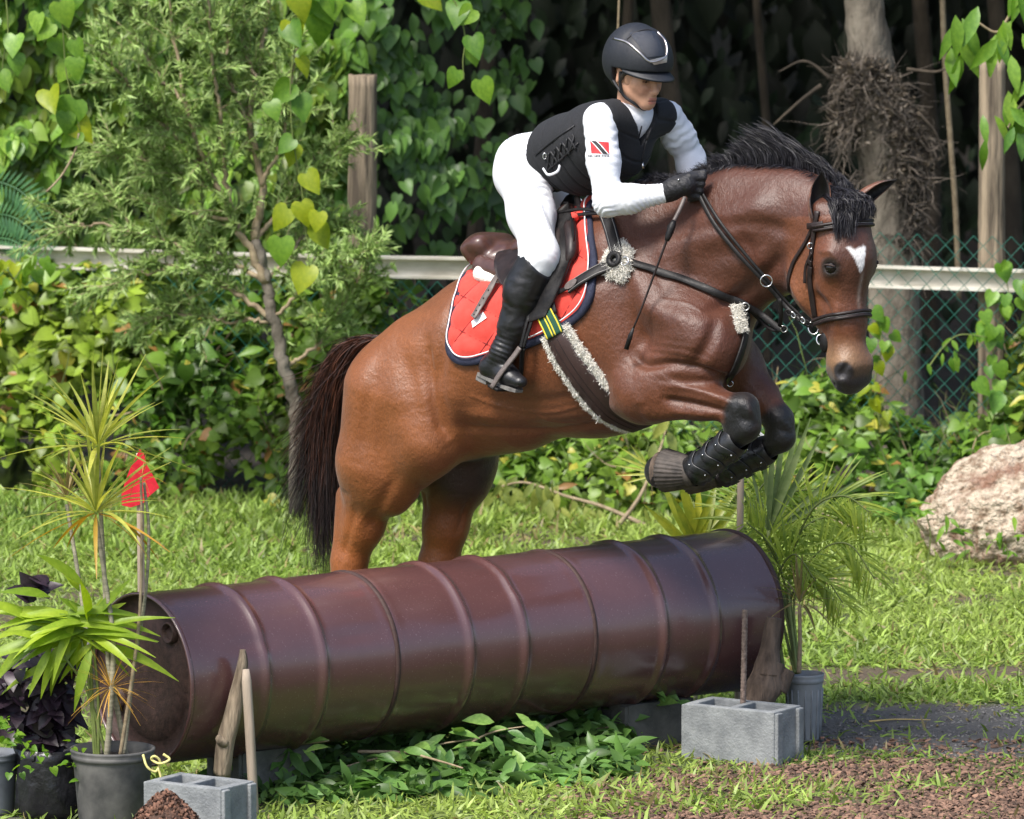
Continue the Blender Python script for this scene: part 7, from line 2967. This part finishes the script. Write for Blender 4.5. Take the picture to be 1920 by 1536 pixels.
# fallen branch with wilting leaves on the far grass
for k, (pth, lab, cnt) in enumerate((([(1210, 985), (1130, 950), (1060, 930), (985, 905), (930, 915)], 'fallen branch with wilting leaves on the grass behind the horse\'s girth', 30), ([(1160, 985), (1200, 930), (1235, 850), (1250, 800)], 'bare pale branch standing out of the grass below the forelegs', 8), ([(1640, 1000), (1590, 985), (1540, 960), (1500, 930)], 'grey bare branch in the grass left of the rock', 0))):
    rg = np.random.default_rng(500 + k)
    g0 = G(pth[0][0], pth[0][1] + 10)
    sp = spline([P(a, b, g0[1] + .1 * i) for i, (a, b) in enumerate(pth)], 30)
    sp[:, 2] = np.maximum(sp[:, 2], .01)
    t = thing('fallen_branch', lab, 'branch', sp[0])
    V, F = tube(sp, np.linspace(.011, .004, 30), 7)
    wpart('stem', V, F, M_twig, t)
    for i in range(cnt):
        q = sp[int(rg.uniform(.25, 1) * 29)] + rg.normal(size=3) * .03
        q[2] = max(q[2], .03)
        j = int(rg.integers(3))
        leaf(t, 'cut%d' % j, LN[j], M_wilt, q, fr(np.array([rg.normal() * .5, -.3, -.9]), TOCAM + rg.normal(size=3) * .4), rg.uniform(.08, .13))

# ================================================================== pots
M_pot = material('dusty_black_pot', (0.030, 0.031, 0.033), (0.16, 0.155, 0.145), scale=9, rough=.6, rough2=.8, bump=.15, bscale=60, lo=.3, hi=.75)
M_pot_b = material('blue_grey_pot', (0.075, 0.085, 0.10), (0.15, 0.165, 0.185), scale=8, rough=.6, rough2=.75, lo=.3, hi=.7)
M_pot_g = material('pale_grey_pot', (0.16, 0.175, 0.19), (0.25, 0.27, 0.285), scale=12, rough=.6, lo=.3, hi=.7)
M_bag = material('black_plastic_bag', (0.008, 0.008, 0.010), (0.022, 0.022, 0.026), scale=20, rough=.3, bump=.6, bscale=14, bdist=.02)
M_earth = material('potting_soil', (0.012, 0.009, 0.007), (0.04, 0.028, 0.02), scale=70, rough=.95, bump=1.0)


def pot(label, c, r, h, mat, ribs=False):
    t = thing('plant_pot', label, 'pot', c)
    c = np.array([c[0], c[1], 0])
    V, F = lathe([(.001, .004), (r * .80, .004), (r * .82, .012), (r * .95, h * .86), (r * .955, h * .87), (r * 1.0, h * .875), (r * 1.0, h * .93), (r * .985, h * .935), (r * 1.03, h * .97), (r * 1.03, h), (r * .97, h), (r * .93, h * .86), (r * .78, .02), (.001, .015)], 48, c)
    wpart('shell', V, F, mat, t)
    V, F = lathe([(.001, h * .88), (r * .4, h * .885), (r * .93, h * .865)], 32, c)
    V[:, 2] += .006 * vnoise(V * 60, 3)
    wpart('soil', V, F, M_earth, t)
    if ribs:
        for k in range(16):
            a = 2 * math.pi * k / 16
            pts = [c + np.array([math.cos(a) * (r * (.82 + .13 * z_ / .86) + .001), math.sin(a) * (r * (.82 + .13 * z_ / .86) + .001), h * z_]) for z_ in (.06, .3, .55, .78)]
            V, F = tube(pts, .003, 5)
            wpart('rib', V, F, mat, t)
    return t


cp1 = G(212, 1548)
pot('big dusty black plant pot at the left end of the drums', (cp1[0], cp1[1], 0), .138, .262, M_pot)
cp2 = G(-12, 1525)
pot('blue grey plant pot cut off by the left frame edge', (cp2[0], cp2[1], 0), .085, .21, M_pot_b)
cp3 = G(1508, 1390)
pot('small pale grey ribbed pot behind the right concrete block', (cp3[0], cp3[1] + .02, 0), .070, .245, M_pot_g, True)
# black nursery bag
cb = G(92, 1535)
t = thing('nursery_bag', 'crumpled black plastic nursery bag holding the purple plant', 'bag', (cb[0], cb[1] + .05, 0))
V, F = lathe([(.001, .003), (.10, .003), (.115, .03), (.118, .12), (.112, .20), (.120, .235), (.112, .232), (.108, .19), (.001, .185)], 40, (cb[0], cb[1] + .05, 0))
d = V - np.array([cb[0], cb[1] + .05, 0])
V = V + np.stack([d[:, 0], d[:, 1], 0 * d[:, 0]], 1) * (.10 * vnoise(V * 24, 12) + .06 * vnoise(V * 60, 13))[:, None]
wpart('bag', V, F, M_bag, t)


def rosette(t, c, n, L, w, mat, seed, up=(.0, 1.3), droop=.5, key='rb', name='leaf', aim=None, sx=1.0, n_seg=6, mat2=None):
    """leaf blades radiating from a point; up = elevation range (radians)"""
    rg = np.random.default_rng(seed)
    for i in range(n):
        a = i * 2.39996 + rg.uniform(-.3, .3)
        el = up[0] + (up[1] - up[0]) * (i / max(n - 1, 1)) + rg.normal() * .08
        d = np.array([math.cos(a) * math.cos(el), math.sin(a) * math.cos(el), math.sin(el)])
        if aim is not None:
            d = norm(d + aim)
        dr = droop * rg.uniform(.5, 1.3) * math.cos(el)
        q = round(dr * 5) / 5
        tp = lance_tpl(w, .35, q, n_seg, mid=.35)
        mm = mat2 if (mat2 is not None and i < n * .16) else mat
        leaf(t, '%s%d_%.1f' % (key, int(w * 1000), q), tp, mm, c + d * .01, fr(d, Zu + rg.normal(size=3) * .1), L * rg.uniform(.75, 1.1), name)


def cane(t, pts, r0, r1, mat=None, name='cane'):
    V, F = tube(spline(pts, 40), np.linspace(r0, r1, 40) * (1 + .08 * (np.arange(40) % 3 == 0)), 8)
    return wpart(name, V, F, mat or M_cane, t)


yp = cp1[1]
dr1 = thing('dracaena', 'tall spiky dracaena with two yellow green leaf crowns in the big left pot', 'plant', (cp1[0], yp, .24))
r_up, r_lo = P(183, 838, yp), P(180, 962, yp - .05)
cane(dr1, [P(238, 1425, yp), P(222, 1340, yp - .03), P(203, 1240, yp - .04), P(198, 1130, yp - .03), P(190, 980, yp), r_up - Zu * .02], .0095, .0065)
cane(dr1, [P(200, 1422, yp - .05), P(207, 1330, yp - .06), P(212, 1200, yp - .05), P(196, 1080, yp - .05), r_lo - Zu * .02], .0105, .0065)
rosette(dr1, r_up, 40, .315, .026, M_drac, 1, (-.12, 1.5), .25, 'dr')
rosette(dr1, r_lo, 42, .32, .023, M_drac, 2, (-.35, 1.45), .3, 'dr', mat2=M_drac_o)
dr2 = thing('dracaena', 'smaller reddish green dracaena behind the tall one in the left pot', 'plant', (cp1[0] - .03, yp + .05, .24))
r3 = P(125, 935, yp + .25)
M_drac_r = leaf_mat('reddish_dracaena_leaf', (0.17, 0.13, 0.05), (0.27, 0.22, 0.08), .3, .3)
cane(dr2, [P(190, 1415, yp + .04), P(175, 1280, yp + .08), P(150, 1100, yp + .18), r3 - Zu * .02], .009, .006)
rosette(dr2, r3, 26, .18, .028, M_drac_r, 3, (-.2, 1.4), .35, 'dr')
dr3 = thing('dracaena', 'thin dark cane with a wispy top beside the red flag', 'plant', (cp1[0] + .05, yp, .24))
cane(dr3, [P(232, 1420, yp - .02), P(250, 1260, yp - .01), P(272, 1120, yp), P(279, 1000, yp), P(270, 905, yp)], .0068, .0045)
cane(dr3, [P(225, 1420, yp - .06), P(245, 1290, yp - .06), P(262, 1150, yp - .03), P(266, 1000, yp - .02), P(264, 895, yp - .02)], .007, .004, M_twig)
rosette(dr3, P(266, 895, yp - .02), 12, .09, .012, M_drac_o, 5, (-.3, 1.0), .6, 'wisp')
tuft = thing('grass_tuft', 'dry needle fine tuft sprouting from a cane in the left pot', 'plant', P(207, 1290, yp - .08))
rosette(tuft, P(207, 1290, yp - .08), 44, .155, .010, M_drac_o, 6, (-.7, 1.2), .35, 'tuft', n_seg=4)
pl = thing('palm_seedling', 'young palm with broad bright yellow green leaves in the left pot', 'plant', (cp1[0] - .08, yp - .05, .24))
LV = [((168, 1165), (246, 1085), .032, 0), ((168, 1170), (150, 1090), .05, 0), ((170, 1160), (110, 1120), .045, 0), ((175, 1165), (235, 1130), .035, .2), ((170, 1185), (298, 1160), .02, .45), ((165, 1180), (70, 1215), .045, .5), ((165, 1185), (85, 1300), .05, .7),
      ((165, 1180), (140, 1255), .05, .3), ((170, 1190), (262, 1225), .02, .5), ((150, 1170), (0, 1150), .05, .4), ((120, 1175), (-10, 1200), .05, .6), ((100, 1190), (5, 1275), .05, .8), ((170, 1195), (232, 1245), .025, .5), ((140, 1180), (60, 1170), .05, .2), ((130, 1240), (0, 1300), .03, .5), ((95, 1120), (10, 1110), .035, .3), ((160, 1100), (75, 1040), .045, .1), ((150, 1110), (110, 1050), .045, .1), ((165, 1190), (205, 1105), .035, 0), ((70, 1170), (-20, 1130), .04, .4)]
for k, (a, b, w, dr) in enumerate(LV):
    p0, p1 = P(*a, yp - .03), P(*b, yp - .03 - .08 * math.sin(k * 1.7) - .05)
    L = np.linalg.norm(p1 - p0)
    d0 = (p1 - p0) + Zu * dr * L * .55
    tp = lance_tpl(min(.13, w * 1.0 / L * .55), .35, dr * .9, 7, mid=.4)
    leaf(pl, 'palm%d' % k, tp, M_palmy, p0, fr(d0, np.array([0, -.7, .8])), L * (1 + .1 * dr))
for a, b in (((165, 1330), (170, 1180)), ((178, 1420), (150, 1180)), ((185, 1420), (172, 1185)), ((200, 1420), (120, 1230))):
    cane(pl, [P(*a, yp - .02) if a[1] > 1400 else P(182, 1420, yp - .02), P((a[0] + b[0]) / 2 + 5, 1300, yp - .03), P(*b, yp - .04)], .006, .004, M_stem_g, 'stalk')
rg = np.random.default_rng(29)
for k in range(34):                              # arching outer leaves
    a0 = (rg.uniform(95, 180), rg.uniform(1150, 1215))
    ang_ = rg.uniform(math.radians(100), math.radians(260)) if k % 4 else rg.uniform(math.radians(-40), math.radians(60))
    ln_ = rg.uniform(70, 135)
    p0 = P(*a0, yp - .04)
    p1 = P(a0[0] + ln_ * math.cos(ang_), a0[1] - ln_ * math.sin(ang_) * .6 + 25, yp - .06 - .10 * rg.uniform())
    L = np.linalg.norm(p1 - p0)
    q_ = round(rg.uniform(.3, .9), 1)
    leaf(pl, 'arch%.1f' % q_, lance_tpl(.085, .35, q_, 7, mid=.4), M_palmy, p0, fr((p1 - p0) + Zu * q_ * L * .6, np.array([0, -.7, .8]) + rg.normal(size=3) * .15), L * 1.1)
# purple plant
pu = thing('purple_plant', 'dark purple leaved plant growing in the black nursery bag', 'plant', (cb[0], cb[1] + .05, .19))
rg = np.random.default_rng(31)
HL3 = [heart_tpl(.35, .2, .8), heart_tpl(.15, .35, .85), heart_tpl(.5, .1, .75)]
for k in range(15):
    tipx, tipy = rg.uniform(-5, 150), rg.uniform(1180, 1370)
    sp = spline([P(92 + rg.normal() * 12, 1410, cb[1] + .05), P((92 + tipx) / 2, (1410 + tipy) / 2, cb[1] + .02), P(tipx, tipy, cb[1] - .02 + rg.normal() * .05)], 16)
    V, F = tube(sp, np.linspace(.005, .003, 16), 6)
    wpart('stem', V, F, M_purple, pu)
    for i in range(15):
        q = sp[int(rg.uniform(.2, 1) * 15)] + rg.normal(size=3) * .022
        j = int(rg.integers(3))
        leaf(pu, 'pur%d' % j, HL3[j], M_purple, q, fr(np.array([rg.normal(), -abs(rg.normal()) * .7, rg.normal() * .4 - .3]), np.array([0, -.6, .8]) + rg.normal(size=3) * .4), rg.uniform(.05, .085))
for i in range(10):
    q = P(72 + rg.normal() * 14, 1108 + rg.normal() * 8, cb[1] - .03)
    j = int(rg.integers(3))
    leaf(pu, 'pur%d' % j, HL3[j], M_purple, q, fr(np.array([rg.normal(), -.4, rg.uniform(.1, .9)]), np.array([0, -.8, .6]) + rg.normal(size=3) * .3), rg.uniform(.06, .085))
# small green weeds at the pots' feet
for k, (a, b, lab) in enumerate(((60, 1400, 'small green weed sprouting beside the black nursery bag'), (20, 1350, 'small pale weed in the blue grey pot'), (150, 1412, 'tiny green weed at the rim of the big pot'))):
    rg = np.random.default_rng(40 + k)
    c0 = P(a, b + 30, cp1[1] - .02 - .05 * (k == 0))
    t = thing('weed', lab, 'weed', c0, 'small weeds in the pots')
    for i in range(20):
        q = c0 + rg.normal(size=3) * np.array([.035, .02, .035]) + Zu * .02
        j = int(rg.integers(3))
        leaf(t, 'weed%d' % j, HEARTS[j], M_heart, q, fr(np.array([rg.normal(), -.5, rg.normal() * .4]), np.array([0, -.4, 1]) + rg.normal(size=3) * .4), rg.uniform(.018, .036))
# yellow cord at the pot
M_cord = material('yellow_cord', (0.62, 0.56, 0.18), (0.75, 0.68, 0.28), scale=60, rough=.8)
t = thing('cord', 'knotted yellow cord tied at the rim of the big pot', 'cord', P(296, 1425, cp1[1] - .08))
yk = cp1[1] - .12
V, F = tube(spline([P(268, 1415, yk), P(276, 1438, yk - .01), P(292, 1447, yk), P(300, 1428, yk), P(290, 1418, yk - .01), P(284, 1424, yk), P(300, 1432, yk - .01), P(318, 1424, yk), P(306, 1414, yk)], 50), .0042, 7)
wpart('knot', V, F, M_cord, t)
V, F = tube(spline([P(296, 1440, yk), P(301, 1455, yk), P(303, 1475, yk)], 12), .0042, 7)
wpart('loose_end', V, F, M_cord, t)

# ================================================================== right pot plants
yr = cp3[1] + .02
ar = thing('areca_palm', 'feathery green palm arching beyond the right end of the drums', 'palm', (cp3[0], yr, .22))
fronds = [[(1492, 1262), (1478, 1120), (1440, 1020), (1400, 980)], [(1494, 1262), (1482, 1100), (1500, 1000), (1560, 970), (1620, 1010)], [(1498, 1262), (1490, 1120), (1530, 1040), (1590, 1020), (1640, 1085)], [(1496, 1262), (1478, 1140), (1452, 1060), (1470, 990), (1560, 960)],
          [(1490, 1262), (1465, 1150), (1460, 1080), (1490, 1040), (1530, 1090)], [(1492, 1262), (1470, 1120), (1420, 960), (1440, 900), (1500, 890)], [(1495, 1262), (1480, 1150), (1500, 1090), (1545, 1085), (1580, 1130)], [(1494, 1262), (1460, 1100), (1400, 1000), (1380, 930), (1400, 880)], [(1494, 1262), (1480, 1080), (1520, 960), (1580, 930), (1630, 960)], [(1494, 1262), (1470, 1090), (1440, 990), (1470, 930), (1540, 915)]]
for k, pth in enumerate(fronds):
    rg = np.random.default_rng(600 + k)
    sp = spline([P(a, b, yr + (.0 if i == 0 else .42) + .04 * i * (1 if k % 2 else -1)) for i, (a, b) in enumerate(pth)], 44)
    V, F = tube(sp, np.linspace(.006, .0025, 44), 6)
    fo = wpart('frond', V, F, M_stem_g, ar)
    for i in range(14, 44):
        ax = norm(sp[min(i + 1, 43)] - sp[i - 1])
        for sg in (1, -1):
            sv = norm(np.cross(ax, np.array([0, -1, .2]))) * sg
            d = sv * .75 + ax * .75 + np.array([0, -.12, -.25])
            leaf(fo, 'areca', lance_tpl(.026, .3, .35, 4), M_areca, sp[i], fr(d + np.array([.12 * rg.normal(), 0, .12 * rg.normal()]), np.array([0, -.8, .6])), (.15 * math.sin(math.pi * (i - 8) / 42) + .02) * rg.uniform(.8, 1.1), 'leaflet')
sp_ = thing('fan_palm', 'upright fan of grey green spear leaves behind the forelegs', 'palm', (cp3[0] - .15, yr + .15, .1))
M_spear = leaf_mat('grey_green_spear', (0.12, 0.18, 0.06), (0.24, 0.30, 0.13), .25, .3)
for k, (x1, y1) in enumerate(((1520, 785), (1540, 815), (1470, 800), (1450, 810), (1500, 790), (1430, 830), (1580, 880), (1405, 870), (1490, 820), (1600, 905), (1380, 900))):
    p0, p1 = P(1440 + k % 3 * 3, 1000, yr + .45), P(x1, y1, yr + .42 + .03 * (k % 3))
    L = np.linalg.norm(p1 - p0)
    leaf(sp_, 'spear', lance_tpl(.026, .5, .05, 5, mid=.45), M_spear, p0, fr(p1 - p0, np.array([0, -1, .1])), L)
V, F = tube(spline([P(1470, 1262, yr + .12), P(1450, 1120, yr + .40), P(1441, 995, yr + .45)], 14), .008, 7)
wpart('stalk', V, F, M_stem_g, sp_)
cr = thing('croton', 'yellow green broad leaved plant behind the right drum', 'plant', P(1300, 1030, 1.35))
M_croton = leaf_mat('croton_leaf', (0.17, 0.22, 0.02), (0.32, 0.33, 0.03), .35, .3)
c0 = P(1305, 1035, 1.35)
for k, (x1, y1) in enumerate(((1240, 900), (1272, 880), (1345, 890), (1400, 930), (1215, 950), (1390, 900), (1235, 960), (1262, 930), (1285, 905), (1310, 900), (1335, 920), (1352, 945), (1225, 995), (1370, 965), (1300, 935), (1275, 960), (1330, 970), (1385, 990), (1250, 1005))):
    p1 = P(x1, y1, 1.35 - .08 * math.sin(k * 2.1))
    q0 = c0 + np.array([.02 * math.sin(k), 0, 0])
    L = np.linalg.norm(p1 - q0)
    leaf(cr, 'croton', lance_tpl(.055, .4, .15, 6), M_croton, q0, fr(p1 - q0, np.array([0, -1, .3])), L)
cane(cr, [np.array([c0[0], c0[1], 0]), c0 * np.array([1, 1, .5]), c0], .008, .006)
fr1 = thing('palm_frond', 'arched yellow frond tips left of the hoof', 'palm', P(1200, 920, 1.6))
for k, (x1, y1) in enumerate(((1160, 845), (1152, 862), (1150, 880), (1155, 900), (1170, 915), (1180, 838), (1195, 845))):
    p0, p1 = P(1225, 880 + 3 * k, 1.6), P(x1, y1, 1.6)
    leaf(fr1, 'ft', lance_tpl(.03, .3, .12, 5), M_drac, p0, fr(p1 - p0 + Zu * .02, np.array([0, -1, .4])), np.linalg.norm(p1 - p0))
V, F = tube(spline([P(1300, 1010, 1.5), P(1262, 940, 1.55), P(1225, 885, 1.6)], 14), .006, 6)
wpart('stalk', V, F, M_stem_g, fr1)
dr4 = thing('dracaena', 'thin reddish dracaena in the small pale pot', 'plant', (cp3[0], yr - .02, .22))
cane(dr4, [P(1498, 1262, yr - .03), P(1500, 1200, yr - .03), P(1499, 1135, yr - .03)], .0085, .006, M_twig)
rosette(dr4, P(1499, 1132, yr - .03), 24, .165, .028, M_drac_r, 9, (-.3, 1.4), .45, 'dr')

# black scrap and plants round the rock
M_scrap = material('black_plastic_scrap', (0.008, 0.009, 0.012), (0.03, 0.032, 0.04), scale=15, rough=.35, bump=.5)
V = []
for j in range(9):
    for i in range(13):
        u, v = i / 12, j / 8
        q = P(-20 + 80 * u, 868 + 45 * v + 8 * math.sin(u * 7) * (1 - v), 6.3 - .25 * (1 - v))
        V.append(q + np.array([0, .03 * math.sin(u * 9 + v * 5), .02 * math.sin(u * 11)]))
V = np.array(V)
F = [(j * 13 + i, j * 13 + i + 1, (j + 1) * 13 + i + 1, (j + 1) * 13 + i) for j in range(8) for i in range(12)]
V2 = V + np.array([0, .01, 0])
tag(mesh_obj('plastic_sheet', np.vstack([V, V2]), F + [tuple(k + len(V) for k in q[::-1]) for q in F], M_scrap), 'crumpled black plastic sheet in the weeds at the left edge', 'plastic')
for k, (a, b, lab) in enumerate(((1800, 1005, 'small leafy weed in front of the pale rock'), (1880, 1015, 'leafy weed against the rock at the right frame edge'), (1735, 960, 'leafy weed at the left side of the rock'))):
    rg = np.random.default_rng(700 + k)
    c0 = P(a, b, Rk[1] - .22)
    t = thing('weed', lab, 'weed', np.array([c0[0], c0[1], 0]), 'weeds around the rock')
    for i in range(12):
        q = np.array([c0[0] + rg.normal() * .06, c0[1] - .05 + rg.normal() * .03, max(c0[2] + rg.normal() * .04, .02)])
        j = int(rg.integers(3))
        leaf(t, 'lance%d' % j, LANCES[j], M_heart, q, fr(np.array([rg.normal(), -.5, rg.normal() * .5]), np.array([0, -.5, 1]) + rg.normal(size=3) * .3), rg.uniform(.045, .085))
    V, F = tube(spline([np.array([c0[0], c0[1] - .04, 0]), np.array([c0[0] + .02, c0[1] - .05, c0[2] * .6]), np.array([c0[0], c0[1] - .05, c0[2]])], 8), .003, 5)
    wpart('stem', V, F, M_stem_g, t)
